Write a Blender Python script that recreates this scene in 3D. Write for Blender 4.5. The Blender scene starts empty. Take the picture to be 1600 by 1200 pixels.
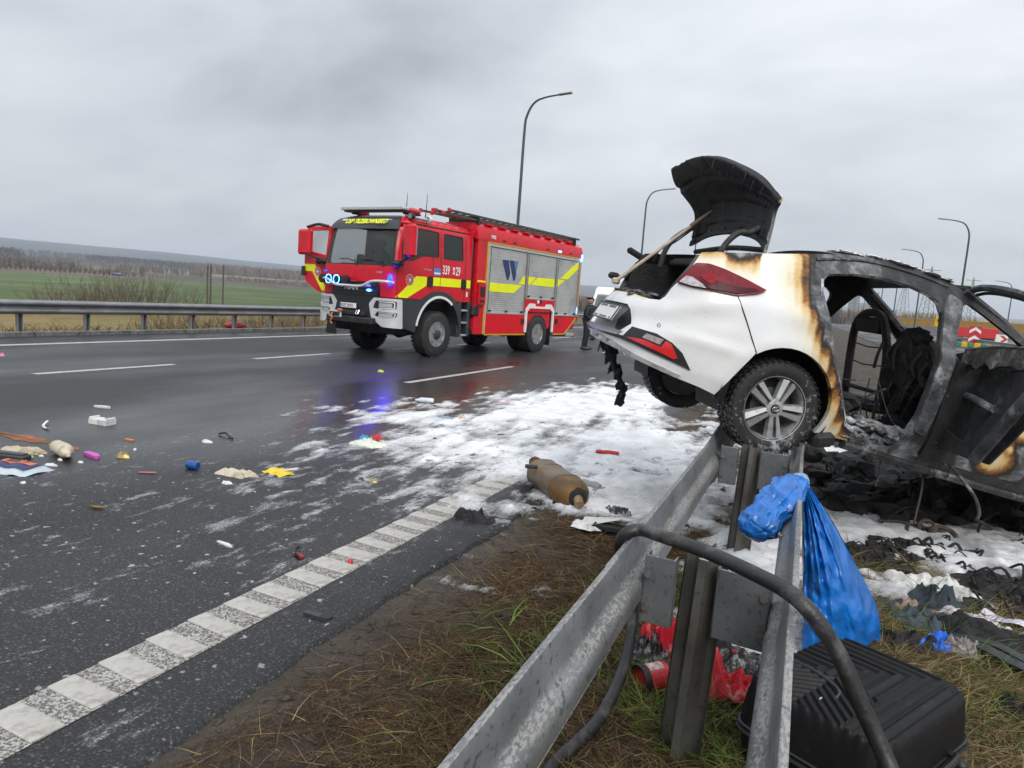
import bpy, math, random
import numpy as np
from mathutils import Vector, Matrix, geometry, noise as mnoise

# ------------------------------------------------------------------ camera, sky, sun, exposure
scene = bpy.context.scene
C = scene.collection
cam_data = bpy.data.cameras.new("camera")
cam_data.sensor_width = 36.0
cam_data.lens = 1109 / 1600 * 36
cam_data.clip_start = 0.05
cam_data.clip_end = 30000
cam = bpy.data.objects.new("camera", cam_data)
C.objects.link(cam)
scene.camera = cam
CAM_H = 1.57

def camera_axes():
    Y = np.array([(1278 - 800) / 1109, (500 - 600) / 1109, 1.0]); Y /= np.linalg.norm(Y)
    q = np.array([(278 - 800) / 1109, (500 - 1000 * math.tan(math.radians(4.2)) - 600) / 1109, 1.0])
    U = np.cross(Y, q); U /= np.linalg.norm(U)
    if U[1] > 0: U = -U
    X = np.cross(Y, U)
    if X[0] < 0: X = -X
    return np.stack([X, Y, U], 1)
CAM_M = camera_axes()
right, down, fwd_ax = CAM_M
cam.matrix_world = Matrix(((right[0], -down[0], -fwd_ax[0], 0), (right[1], -down[1], -fwd_ax[1], 0),
                           (right[2], -down[2], -fwd_ax[2], CAM_H), (0, 0, 0, 1)))

SUN_ELEV, SUN_AZ = math.radians(38), math.radians(145)
world = bpy.data.worlds.new("World")
scene.world = world
world.use_nodes = True
wn, wl = world.node_tree.nodes, world.node_tree.links
wn.clear()
def wnode(t, **k):
    n = wn.new(t)
    for a, b in k.items(): setattr(n, a, b)
    return n
w_out = wnode("ShaderNodeOutputWorld"); w_bg = wnode("ShaderNodeBackground")
w_bg.inputs["Strength"].default_value = 0.1
w_sky = wnode("ShaderNodeTexSky", sky_type="NISHITA", sun_disc=False, sun_elevation=SUN_ELEV, sun_rotation=SUN_AZ)
w_tc = wnode("ShaderNodeTexCoord")
w_sep = wnode("ShaderNodeSeparateXYZ")
wl.new(w_tc.outputs["Generated"], w_sep.inputs[0])
def wmath(op, a, b=None, c=None, clamp=False):
    n = wnode("ShaderNodeMath", operation=op, use_clamp=clamp)
    for i, v in enumerate((a, b, c)):
        if v is None: continue
        if isinstance(v, (int, float)): n.inputs[i].default_value = v
        else: wl.new(v, n.inputs[i])
    return n.outputs[0]
zz = wmath("ADD", wmath("MAXIMUM", w_sep.outputs[2], 0.0), 0.30)
comb = wnode("ShaderNodeCombineXYZ")
wl.new(wmath("DIVIDE", w_sep.outputs[0], zz), comb.inputs[0])
wl.new(wmath("DIVIDE", w_sep.outputs[1], zz), comb.inputs[1])
def wnoise(scale, detail, rough, off):
    m = wnode("ShaderNodeMapping"); m.inputs["Location"].default_value = off
    m.inputs["Rotation"].default_value = (0, 0, 0.5)
    m.inputs["Scale"].default_value = (0.85, 1.2, 1)
    wl.new(comb.outputs[0], m.inputs[0])
    n = wnode("ShaderNodeTexNoise"); n.inputs["Scale"].default_value = scale
    n.inputs["Detail"].default_value = detail; n.inputs["Roughness"].default_value = rough
    n.inputs["Distortion"].default_value = 0.35
    wl.new(m.outputs[0], n.inputs["Vector"])
    return n.outputs["Fac"]
cl = wmath("ADD", wmath("MULTIPLY", wnoise(0.62, 6, 0.5, (3.1, 1.7, 0)), 0.66), wmath("MULTIPLY", wnoise(1.7, 6, 0.55, (7.3, 0.4, 0)), 0.42))
ramp = wnode("ShaderNodeValToRGB")
wl.new(cl, ramp.inputs[0])
e = ramp.color_ramp.elements
SKY_GAIN = 10.0
e[0].position = 0.35; e[0].color = (0.215, 0.228, 0.248, 1)
e[1].position = 0.68; e[1].color = (0.49, 0.505, 0.52, 1)
e2 = e.new(0.50); e2.color = (0.355, 0.37, 0.39, 1)
# an overcast sky is brighter overhead than near the horizon
grad = wmath("MULTIPLY_ADD", wmath("MAXIMUM", w_sep.outputs[2], 0.0), 1.25, 0.92)
mul = wnode("ShaderNodeVectorMath", operation="SCALE")
wl.new(ramp.outputs[0], mul.inputs[0])
wl.new(wmath("MULTIPLY", grad, SKY_GAIN), mul.inputs["Scale"])
mix = wnode("ShaderNodeMix", data_type="RGBA")
mix.inputs[0].default_value = 0.93
wl.new(w_sky.outputs[0], mix.inputs[6]); wl.new(mul.outputs[0], mix.inputs[7])
wl.new(mix.outputs[2], w_bg.inputs["Color"])
wl.new(w_bg.outputs[0], w_out.inputs["Surface"])

sun_data = bpy.data.lights.new("sun", "SUN")
sun_data.energy = 1.5
sun_data.angle = math.radians(35)
sun_data.color = (1.0, 0.97, 0.93)
sun = bpy.data.objects.new("sun", sun_data); C.objects.link(sun)
sun.rotation_euler = (math.radians(90) - SUN_ELEV, 0, math.pi - SUN_AZ)

vs = scene.view_settings
scene.display_settings.display_device = "sRGB"
vs.view_transform = "Standard"; vs.look = "None"; vs.gamma = 1.0; vs.use_curve_mapping = False
vs.exposure = 0.72
scene.render.engine = "CYCLES"
cy = scene.cycles
cy.use_denoising = True
cy.max_bounces = 6; cy.diffuse_bounces = 3; cy.glossy_bounces = 3; cy.transmission_bounces = 4; cy.transparent_max_bounces = 8
cy.caustics_reflective = False; cy.caustics_refractive = False
cy.sample_clamp_indirect = 1.5; cy.sample_clamp_direct = 8.0
cy.use_adaptive_sampling = False; cy.adaptive_threshold = 0.02

# ------------------------------------------------------------------ numbers
rng = np.random.default_rng(11)
random.seed(5)
R = math.radians

def hash2(ix, iy, seed):
    n = (ix.astype(np.int64) * 374761393 + iy.astype(np.int64) * 668265263 + seed * 974711) & 0x7fffffff
    n = ((n ^ (n >> 13)) * 1274126177) & 0x7fffffff
    return ((n ^ (n >> 16)) & 0xffff) / 65535.0
def vnoise(x, y, seed=0):
    x = np.asarray(x, float); y = np.asarray(y, float)
    ix, iy = np.floor(x), np.floor(y)
    fx, fy = x - ix, y - iy
    fx = fx * fx * (3 - 2 * fx); fy = fy * fy * (3 - 2 * fy)
    a, b = hash2(ix, iy, seed), hash2(ix + 1, iy, seed)
    c, d = hash2(ix, iy + 1, seed), hash2(ix + 1, iy + 1, seed)
    return (a * (1 - fx) + b * fx) * (1 - fy) + (c * (1 - fx) + d * fx) * fy
def fbm(x, y, oct=4, seed=0, rough=0.5):
    x = np.asarray(x, float); y = np.asarray(y, float)
    t, a, s = 0, 1.0, 0
    for i in range(oct):
        t = t + a * vnoise(x, y, seed + i * 17); s += a
        x = x * 2.03 + 3.7; y = y * 2.03 - 1.9; a *= rough
    return t / s
def sstep(a, b, x):
    t = np.clip((np.asarray(x, float) - a) / (b - a), 0, 1)
    return t * t * (3 - 2 * t)
def ray(u, v):
    return np.array([(u - 800) / 1109, (v - 600) / 1109, 1.0]) @ CAM_M
def on_ground(u, v, z=0.0):
    """the point of a level at height z that the photograph's pixel (u, v) of 1600 x 1200 shows"""
    d = ray(u, v); t = (z - CAM_H) / d[2]
    return np.array([d[0] * t, d[1] * t, z])
def at_x(u, v, x):
    d = ray(u, v); t = x / d[0]
    return np.array([x, d[1] * t, CAM_H + d[2] * t])
def at_y(u, v, y):
    d = ray(u, v); t = y / d[1]
    return np.array([d[0] * t, y, CAM_H + d[2] * t])

# ------------------------------------------------------------------ materials
def new_mat(name):
    m = bpy.data.materials.new(name); m.use_nodes = True
    return m, m.node_tree.nodes, m.node_tree.links, m.node_tree.nodes["Principled BSDF"]
def link_math(nt, op, a, b=None, clamp=False):
    n = nt.nodes.new("ShaderNodeMath"); n.operation = op; n.use_clamp = clamp
    for i, v in enumerate((a, b)):
        if v is None: continue
        if isinstance(v, (int, float)): n.inputs[i].default_value = v
        else: nt.links.new(v, n.inputs[i])
    return n.outputs[0]
def tex_noise(nt, scale, detail=4, rough=0.55, coord="Object", stretch=None, dist=0.0):
    tc = nt.nodes.new("ShaderNodeTexCoord"); n = nt.nodes.new("ShaderNodeTexNoise")
    n.inputs["Scale"].default_value = scale; n.inputs["Detail"].default_value = detail
    n.inputs["Roughness"].default_value = rough; n.inputs["Distortion"].default_value = dist
    src = tc.outputs[coord]
    if stretch:
        mp = nt.nodes.new("ShaderNodeMapping"); mp.inputs["Scale"].default_value = stretch
        nt.links.new(src, mp.inputs[0]); src = mp.outputs[0]
    nt.links.new(src, n.inputs["Vector"])
    return n.outputs["Fac"]
def ramp_node(nt, fac, stops):
    r = nt.nodes.new("ShaderNodeValToRGB"); nt.links.new(fac, r.inputs[0])
    el = r.color_ramp.elements
    while len(el) > 1: el.remove(el[-1])
    for i, (p, c) in enumerate(stops):
        k = el[0] if i == 0 else el.new(p)
        k.position = p
        if isinstance(c, (int, float)): c = (c, c, c)
        k.color = (*c[:3], 1)
    return r.outputs[0]
def mix_col(nt, fac, a, b, blend="MIX"):
    n = nt.nodes.new("ShaderNodeMix"); n.data_type = "RGBA"; n.blend_type = blend
    for i, v in ((0, fac), (6, a), (7, b)):
        if isinstance(v, (int, float)): n.inputs[i].default_value = v
        elif isinstance(v, tuple): n.inputs[i].default_value = (*v[:3], 1)
        else: nt.links.new(v, n.inputs[i])
    return n.outputs[2]
def add_bump(nt, bsdf, h, strength=0.3, dist=0.01):
    b = nt.nodes.new("ShaderNodeBump"); b.inputs["Strength"].default_value = strength; b.inputs["Distance"].default_value = dist
    nt.links.new(h, b.inputs["Height"]); nt.links.new(b.outputs[0], bsdf.inputs["Normal"])
MATS = {}
def pm(name, col, rough=0.5, metal=0.0, var=0.18, vscale=6.0, bump=0.0, bscale=40.0, dirt=None, damt=0.5, dscale=9.0, coat=0.0, emit=None, estr=0.0, alpha=None, spec=0.5, rvar=0.12):
    if name in MATS: return MATS[name]
    m, n, l, b = new_mat(name); nt = m.node_tree
    f = tex_noise(nt, vscale)
    dark = tuple(c * (1 - var) for c in col); lite = tuple(min(1, c * (1 + var)) for c in col)
    base = ramp_node(nt, f, [(0.3, dark), (0.7, lite)])
    if dirt is not None:
        d = tex_noise(nt, dscale, 6, 0.65)
        base = mix_col(nt, ramp_node(nt, d, [(max(0.02, 0.62 - damt * 0.35), 0.0), (min(0.98, 0.72 - damt * 0.1), 0.9)]), base, dirt)
    l.new(base, b.inputs["Base Color"])
    l.new(link_math(nt, "MULTIPLY_ADD", f, 2 * rvar), b.inputs["Roughness"])
    b.inputs["Roughness"].links[0].from_node.inputs[2].default_value = max(0.02, rough - rvar)
    b.inputs["Metallic"].default_value = metal
    b.inputs["Specular IOR Level"].default_value = spec
    if coat: b.inputs["Coat Weight"].default_value = coat; b.inputs["Coat Roughness"].default_value = 0.08
    if emit: b.inputs["Emission Color"].default_value = (*emit, 1); b.inputs["Emission Strength"].default_value = estr
    if alpha is not None: b.inputs["Alpha"].default_value = alpha
    if bump: add_bump(nt, b, tex_noise(nt, bscale, 5, 0.6), bump, 0.01)
    MATS[name] = m
    return m

# ------------------------------------------------------------------ meshes
class MB:
    """collects shapes for ONE mesh"""
    def __init__(s): s.v, s.f, s.n = [], [], 0
    def add(s, v, f):
        v = np.asarray(v, float).reshape(-1, 3)
        s.v.append(v); s.f.extend([tuple(int(i) + s.n for i in q) for q in f]); s.n += len(v)
        return s
    def box(s, c, d, rot=None, bev=0.0):
        hx, hy, hz = d[0] / 2, d[1] / 2, d[2] / 2
        if bev <= 0 or bev >= min(hx, hy, hz):
            v = [(x, y, z) for x in (-hx, hx) for y in (-hy, hy) for z in (-hz, hz)]
            f = [(0, 1, 3, 2), (4, 6, 7, 5), (0, 4, 5, 1), (2, 3, 7, 6), (0, 2, 6, 4), (1, 5, 7, 3)]
        else:
            v, idx = [], {}
            for x in (-1, 1):
                for y in (-1, 1):
                    for z in (-1, 1):
                        for a in range(3):
                            p = [x * (hx - bev), y * (hy - bev), z * (hz - bev)]
                            p[a] += (x, y, z)[a] * bev
                            idx[(x, y, z, a)] = len(v); v.append(p)
            f = []
            for a in range(3):
                b_, c_ = (a + 1) % 3, (a + 2) % 3
                for sg in (-1, 1):
                    q = []
                    for (i, j) in ((-1, -1), (1, -1), (1, 1), (-1, 1)):
                        k = [0, 0, 0]; k[a] = sg; k[b_] = i; k[c_] = j
                        q.append(idx[(*k, a)])
                    f.append(tuple(q if sg > 0 else q[::-1]))
                for i in (-1, 1):
                    for j in (-1, 1):
                        k0 = [0, 0, 0]; k1 = [0, 0, 0]
                        k0[a], k1[a] = -1, 1
                        k0[b_] = k1[b_] = i; k0[c_] = k1[c_] = j
                        q = (idx[(*k0, b_)], idx[(*k1, b_)], idx[(*k1, c_)], idx[(*k0, c_)])
                        f.append(q if i * j > 0 else q[::-1])
            for x in (-1, 1):
                for y in (-1, 1):
                    for z in (-1, 1):
                        q = (idx[(x, y, z, 0)], idx[(x, y, z, 1)], idx[(x, y, z, 2)])
                        f.append(q if x * y * z > 0 else q[::-1])
        v = np.array(v)
        if rot is not None: v = v @ np.array(rot).T
        return s.add(v + np.asarray(c, float), f)
    def tube(s, pts, r, n=8, cap=True, flat=1.0):
        P = np.asarray(pts, float); m = len(P)
        rr = np.full(m, r, float) if np.isscalar(r) else np.asarray(r, float)
        T = np.gradient(P, axis=0); T /= np.linalg.norm(T, axis=1)[:, None] + 1e-12
        a = np.array([0, 0, 1.0]) if abs(T[0][2]) < 0.9 else np.array([1.0, 0, 0])
        u = np.cross(T[0], a); u /= np.linalg.norm(u)
        V = []
        for i in range(m):
            u = u - T[i] * (u @ T[i]); u /= np.linalg.norm(u) + 1e-12
            w = np.cross(T[i], u)
            for k in range(n):
                t = 2 * math.pi * k / n
                V.append(P[i] + rr[i] * (u * math.cos(t) + w * math.sin(t) * flat))
        F = [(i * n + k, i * n + (k + 1) % n, (i + 1) * n + (k + 1) % n, (i + 1) * n + k) for i in range(m - 1) for k in range(n)]
        if cap: F += [tuple(range(n))[::-1], tuple((m - 1) * n + k for k in range(n))]
        return s.add(V, F)
    def lathe(s, prof, n=24, frame=None, a0=0.0, a1=2 * math.pi, cap=True):
        """prof: (radius, height) along the frame's z axis"""
        full = abs(a1 - a0 - 2 * math.pi) < 1e-6
        k = n if full else n + 1
        V = [(r * math.cos(a0 + (a1 - a0) * j / n), r * math.sin(a0 + (a1 - a0) * j / n), h) for r, h in prof for j in range(k)]
        F = []
        for i in range(len(prof) - 1):
            for j in range(n):
                j2 = (j + 1) % k
                F.append((i * k + j, i * k + j2, (i + 1) * k + j2, (i + 1) * k + j))
        if cap and full:
            if prof[0][0] > 1e-6: F.append(tuple(range(k))[::-1])
            if prof[-1][0] > 1e-6: F.append(tuple((len(prof) - 1) * k + j for j in range(k)))
        V = np.array(V)
        if frame is not None:
            fr = np.array(frame); V = V @ fr[:3, :3].T + fr[:3, 3]
        return s.add(V, F)
    def prism(s, poly, h0, h1, frame=None):
        n = len(poly)
        V = [(x, y, h0) for x, y in poly] + [(x, y, h1) for x, y in poly]
        F = [tuple(range(n))[::-1], tuple(range(n, 2 * n))] + [(i, (i + 1) % n, n + (i + 1) % n, n + i) for i in range(n)]
        V = np.array(V, float)
        if frame is not None:
            fr = np.array(frame); V = V @ fr[:3, :3].T + fr[:3, 3]
        return s.add(V, F)
    def grid(s, V, nu, nv, close_u=False):
        F = []
        for i in range(nu if close_u else nu - 1):
            i2 = (i + 1) % nu
            for j in range(nv - 1):
                F.append((i * nv + j, i2 * nv + j, i2 * nv + j + 1, i * nv + j + 1))
        return s.add(V, F)
    def ico(s, c, r, sub=2, amp=0.0, freq=2.0, seed=0.0, rot=None):
        V, F = ico_data(sub)
        k = 1.0
        if amp:
            k = np.array([1 + amp * (mnoise.noise(Vector(p * freq) + Vector((seed, seed * 2.1, 3.3))) + 0.5 * mnoise.noise(Vector(p * freq * 2.3) + Vector((seed * 3, 1, seed)))) for p in V])[:, None]
        v = V * k * np.asarray(r, float)
        if rot is not None: v = v @ np.array(rot).T
        return s.add(v + np.asarray(c, float), F)
    def panel(s, outline, holes, h, fmap, thick=0.0):
        """a plate with holes laid out in two dimensions and bent by fmap(u, v, offset)"""
        pts, edges = [], []
        def loop(L):
            b = len(pts); L = np.asarray(L, float)
            for i in range(len(L)):
                a, c = L[i], L[(i + 1) % len(L)]
                k = max(1, int(round(np.linalg.norm(c - a) / h)))
                for t in range(k): pts.append(a + (c - a) * t / k)
            e_ = len(pts)
            edges.extend([(i, i + 1 if i + 1 < e_ else b) for i in range(b, e_)])
        loop(outline)
        for hl in holes: loop(hl)
        o = np.asarray(outline, float)
        lo, hi = o.min(0), o.max(0)
        gx, gy = np.meshgrid(np.arange(lo[0] + h / 2, hi[0], h), np.arange(lo[1] + h / 2, hi[1], h))
        g = np.stack([gx.ravel(), gy.ravel()], 1)
        bp = np.array(pts)
        g = g[in_poly(g, o)]
        for hl in holes: g = g[~in_poly(g, np.asarray(hl, float))]
        if len(g):
            dm = np.min(np.linalg.norm(g[:, None] - bp[None], axis=2), axis=1) if len(g) * len(bp) < 4e7 else np.ones(len(g))
            g = g[dm > h * 0.55]
        allp = [Vector(p) for p in np.vstack([bp, g])] if len(g) else [Vector(p) for p in bp]
        r = geometry.delaunay_2d_cdt(allp, edges, [], 0, 1e-6)
        V2 = np.array([tuple(p) for p in r[0]]); F = [tuple(f) for f in r[2]]
        cen = np.array([V2[list(f)].mean(0) for f in F])
        ok = in_poly(cen, o)
        for hl in holes: ok &= ~in_poly(cen, np.asarray(hl, float))
        F = [f for f, k in zip(F, ok) if k]
        A = fmap(V2[:, 0], V2[:, 1], 0.0)
        if thick == 0: return s.add(A, F)
        B = fmap(V2[:, 0], V2[:, 1], -thick)
        n = len(V2); cnt = {}
        for f in F:
            for i in range(len(f)):
                a, b = f[i], f[(i + 1) % len(f)]
                cnt[(a, b)] = 1
        rim = [(b, a, a + n, b + n) for (a, b) in cnt if (b, a) not in cnt]
        return s.add(np.vstack([A, B]), F + [tuple(i + n for i in f[::-1]) for f in F] + rim)
    def verts(s): return np.vstack(s.v)
    def build(s, name, mat, parent=None, smooth=35, **props):
        o = bpy.data.objects.new(name, s.mesh(name, mat, smooth))
        C.objects.link(o)
        if parent is not None: o.parent = parent
        for k, v in props.items(): o[k] = v
        return o
    def mesh(s, name, mat, smooth=35):
        me = bpy.data.meshes.new(name)
        V = s.verts() if s.v else np.zeros((0, 3))
        fast_mesh(me, V, s.f)
        if mat is not None: me.materials.append(mat)
        if smooth and len(s.f):
            me.polygons.foreach_set("use_smooth", np.ones(len(me.polygons), bool))
            me.set_sharp_from_angle(angle=R(smooth))
        return me
def fast_mesh(me, V, F):
    V = np.asarray(V, np.float32)
    me.vertices.add(len(V)); me.vertices.foreach_set("co", V.ravel())
    if isinstance(F, np.ndarray):
        tot = np.full(len(F), F.shape[1], np.int32); idx = F.astype(np.int32).ravel()
    else:
        tot = np.array([len(f) for f in F], np.int32); idx = np.array([i for f in F for i in f], np.int32)
    me.loops.add(len(idx)); me.loops.foreach_set("vertex_index", idx)
    me.polygons.add(len(tot))
    me.polygons.foreach_set("loop_start", np.concatenate([[0], np.cumsum(tot)[:-1]]).astype(np.int32) if len(tot) else tot)
    me.polygons.foreach_set("loop_total", tot)
    me.update(calc_edges=True); me.validate()
def in_poly(p, poly):
    x, y = p[:, 0], p[:, 1]; r = np.zeros(len(p), bool)
    n = len(poly)
    for i in range(n):
        x0, y0 = poly[i]; x1, y1 = poly[(i + 1) % n]
        if y0 == y1: continue
        c = ((y0 > y) != (y1 > y)) & (x < (x1 - x0) * (y - y0) / (y1 - y0) + x0)
        r ^= c
    return r
_ICO = {}
def ico_data(sub):
    if sub not in _ICO:
        t = (1 + 5 ** 0.5) / 2
        V = [(-1, t, 0), (1, t, 0), (-1, -t, 0), (1, -t, 0), (0, -1, t), (0, 1, t), (0, -1, -t), (0, 1, -t), (t, 0, -1), (t, 0, 1), (-t, 0, -1), (-t, 0, 1)]
        V = [np.array(v) / np.linalg.norm(v) for v in V]
        F = [(0, 11, 5), (0, 5, 1), (0, 1, 7), (0, 7, 10), (0, 10, 11), (1, 5, 9), (5, 11, 4), (11, 10, 2), (10, 7, 6), (7, 1, 8), (3, 9, 4), (3, 4, 2), (3, 2, 6), (3, 6, 8), (3, 8, 9), (4, 9, 5), (2, 4, 11), (6, 2, 10), (8, 6, 7), (9, 8, 1)]
        for _ in range(sub):
            mid, G = {}, []
            def m(a, b):
                k = (min(a, b), max(a, b))
                if k not in mid:
                    p = V[a] + V[b]; V.append(p / np.linalg.norm(p)); mid[k] = len(V) - 1
                return mid[k]
            for a, b, c in F:
                x, y, z = m(a, b), m(b, c), m(c, a)
                G += [(a, x, z), (b, y, x), (c, z, y), (x, y, z)]
            F = G
        _ICO[sub] = (np.array(V), F)
    return _ICO[sub]
def rounded(poly, r, k=4):
    P = np.asarray(poly, float); o = []; n = len(P)
    for i in range(n):
        a, b, c = P[i - 1], P[i], P[(i + 1) % n]
        rad = r[i] if not np.isscalar(r) else r
        la, lc = np.linalg.norm(a - b), np.linalg.norm(c - b)
        q = min(rad, la * 0.45, lc * 0.45)
        s, e_ = b + (a - b) / la * q, b + (c - b) / lc * q
        if q < 1e-5: o.append(b); continue
        for t in np.linspace(0, 1, k + 1): o.append((1 - t) ** 2 * s + 2 * t * (1 - t) * b + t * t * e_)
    return np.array(o)
def catmull(P, n=8, closed=False):
    P = np.asarray(P, float)
    P = np.vstack([P[-1], P, P[:2]]) if closed else np.vstack([2 * P[0] - P[1], P, 2 * P[-1] - P[-2]])
    o = []
    for i in range(1, len(P) - 2):
        a, b, c, d = P[i - 1:i + 3]
        for k in range(n):
            t = k / n
            o.append(0.5 * (2 * b + (c - a) * t + (2 * a - 5 * b + 4 * c - d) * t * t + (3 * b - a - 3 * c + d) * t ** 3))
    if not closed: o.append(P[-2])
    return np.array(o)
def frame(o, x, y):
    x = np.asarray(x, float); x = x / np.linalg.norm(x)
    z = np.cross(x, np.asarray(y, float)); z /= np.linalg.norm(z); y = np.cross(z, x)
    M = np.eye(4); M[:3, 0], M[:3, 1], M[:3, 2], M[:3, 3] = x, y, z, o
    return M
def rotz(a): c, s = math.cos(a), math.sin(a); return np.array([[c, -s, 0], [s, c, 0], [0, 0, 1.0]])
def roty(a): c, s = math.cos(a), math.sin(a); return np.array([[c, 0, s], [0, 1.0, 0], [-s, 0, c]])
def rotx(a): c, s = math.cos(a), math.sin(a); return np.array([[1.0, 0, 0], [0, c, -s], [0, s, c]])

# ------------------------------------------------------------------ scene tree
def tag(o, label, cat, group=None, kind=None):
    o["label"] = label; o["category"] = cat
    if group: o["group"] = group
    if kind: o["kind"] = kind
    return o
def thing(name, label, cat, loc=(0, 0, 0), rz=0.0, group=None):
    o = bpy.data.objects.new(name, None); C.objects.link(o)
    o.empty_display_size = 0.2
    o.location = loc; o.rotation_euler = (0, 0, rz)
    return tag(o, label, cat, group)
def struct(o, **k):
    o["kind"] = "structure"
    return o
def dup(root, loc, rz, label, group=None, scale=None):
    r = root.copy(); C.objects.link(r); r.location = loc; r.rotation_euler = (0, 0, rz)
    if scale is not None: r.scale = (scale,) * 3 if np.isscalar(scale) else scale
    r["label"] = label
    if group: r["group"] = group
    for ch in list(root.children):
        c = ch.copy(); C.objects.link(c); c.parent = r
        for g in list(ch.children):
            d = g.copy(); C.objects.link(d); d.parent = c
    return r
def lettering(txt, size, M, mat, parent, name="lettering", shear=0.0, extrude=0.002, width=1.0, align="LEFT", bold=0.0):
    cu = bpy.data.curves.new(name, "FONT"); cu.body = txt; cu.size = size; cu.shear = shear; cu.extrude = extrude
    cu.align_x = align; cu.offset = bold; cu.resolution_u = 3
    t = bpy.data.objects.new(name, cu); C.objects.link(t)
    me = bpy.data.meshes.new_from_object(t.evaluated_get(bpy.context.evaluated_depsgraph_get()))
    bpy.data.objects.remove(t); bpy.data.curves.remove(cu)
    me.materials.clear(); me.materials.append(mat)
    o = bpy.data.objects.new(name, me); C.objects.link(o)
    o.parent = parent
    Mm = Matrix([list(r) for r in np.array(M)]) @ Matrix.Diagonal((width, 1, 1, 1))
    o.matrix_local = Mm
    return o
def float_attr(o, name, vals):
    a = o.data.attributes.new(name, "FLOAT", "POINT"); a.data.foreach_set("value", np.asarray(vals, np.float32))
def color_attr(o, name, cols):
    a = o.data.attributes.new(name, "FLOAT_COLOR", "POINT"); c = np.ones((len(cols), 4), np.float32); c[:, :3] = cols
    a.data.foreach_set("color", c.ravel())
def attr_node(nt, name, out="Fac"):
    n = nt.nodes.new("ShaderNodeAttribute"); n.attribute_name = name
    return n.outputs[out]
# ================================================================== setting
def blades(P, D, L, W, bend, nseg=3, up=(0, 0, 1), seed=1):
    """tapered curved strips: P base (n,3), D unit direction (n,3), L length, W width, bend (n,3) sideways sag"""
    n = len(P); r = np.random.default_rng(seed)
    side = np.cross(D, np.stack([r.normal(size=n), r.normal(size=n), r.normal(size=n)], 1)); side /= np.linalg.norm(side, axis=1)[:, None] + 1e-9
    rows = []
    for k in range(nseg + 1):
        t = k / nseg
        c = P + D * (L * t)[:, None] + bend * (t * t)
        w = (W * (1 - t) ** 0.8 * 0.5)[:, None]
        if k < nseg: rows += [c - side * w, c + side * w]
        else: rows += [c]
    m = 2 * nseg + 1
    V = np.stack(rows, 1).reshape(-1, 3)
    b = (np.arange(n) * m)[:, None]
    tri = []
    for k in range(nseg - 1):
        a = 2 * k
        tri += [b + np.array([[a, a + 1, a + 3]]), b + np.array([[a, a + 3, a + 2]])]
    a = 2 * (nseg - 1)
    tri += [b + np.array([[a, a + 1, a + 2]])]
    return V, np.vstack(tri), m
def raw_obj(name, V, F, mat, parent=None, smooth=False):
    me = bpy.data.meshes.new(name); fast_mesh(me, V, F)
    if mat: me.materials.append(mat)
    if smooth: me.polygons.foreach_set("use_smooth", np.ones(len(me.polygons), bool))
    o = bpy.data.objects.new(name, me); C.objects.link(o)
    if parent is not None: o.parent = parent
    return o

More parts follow.
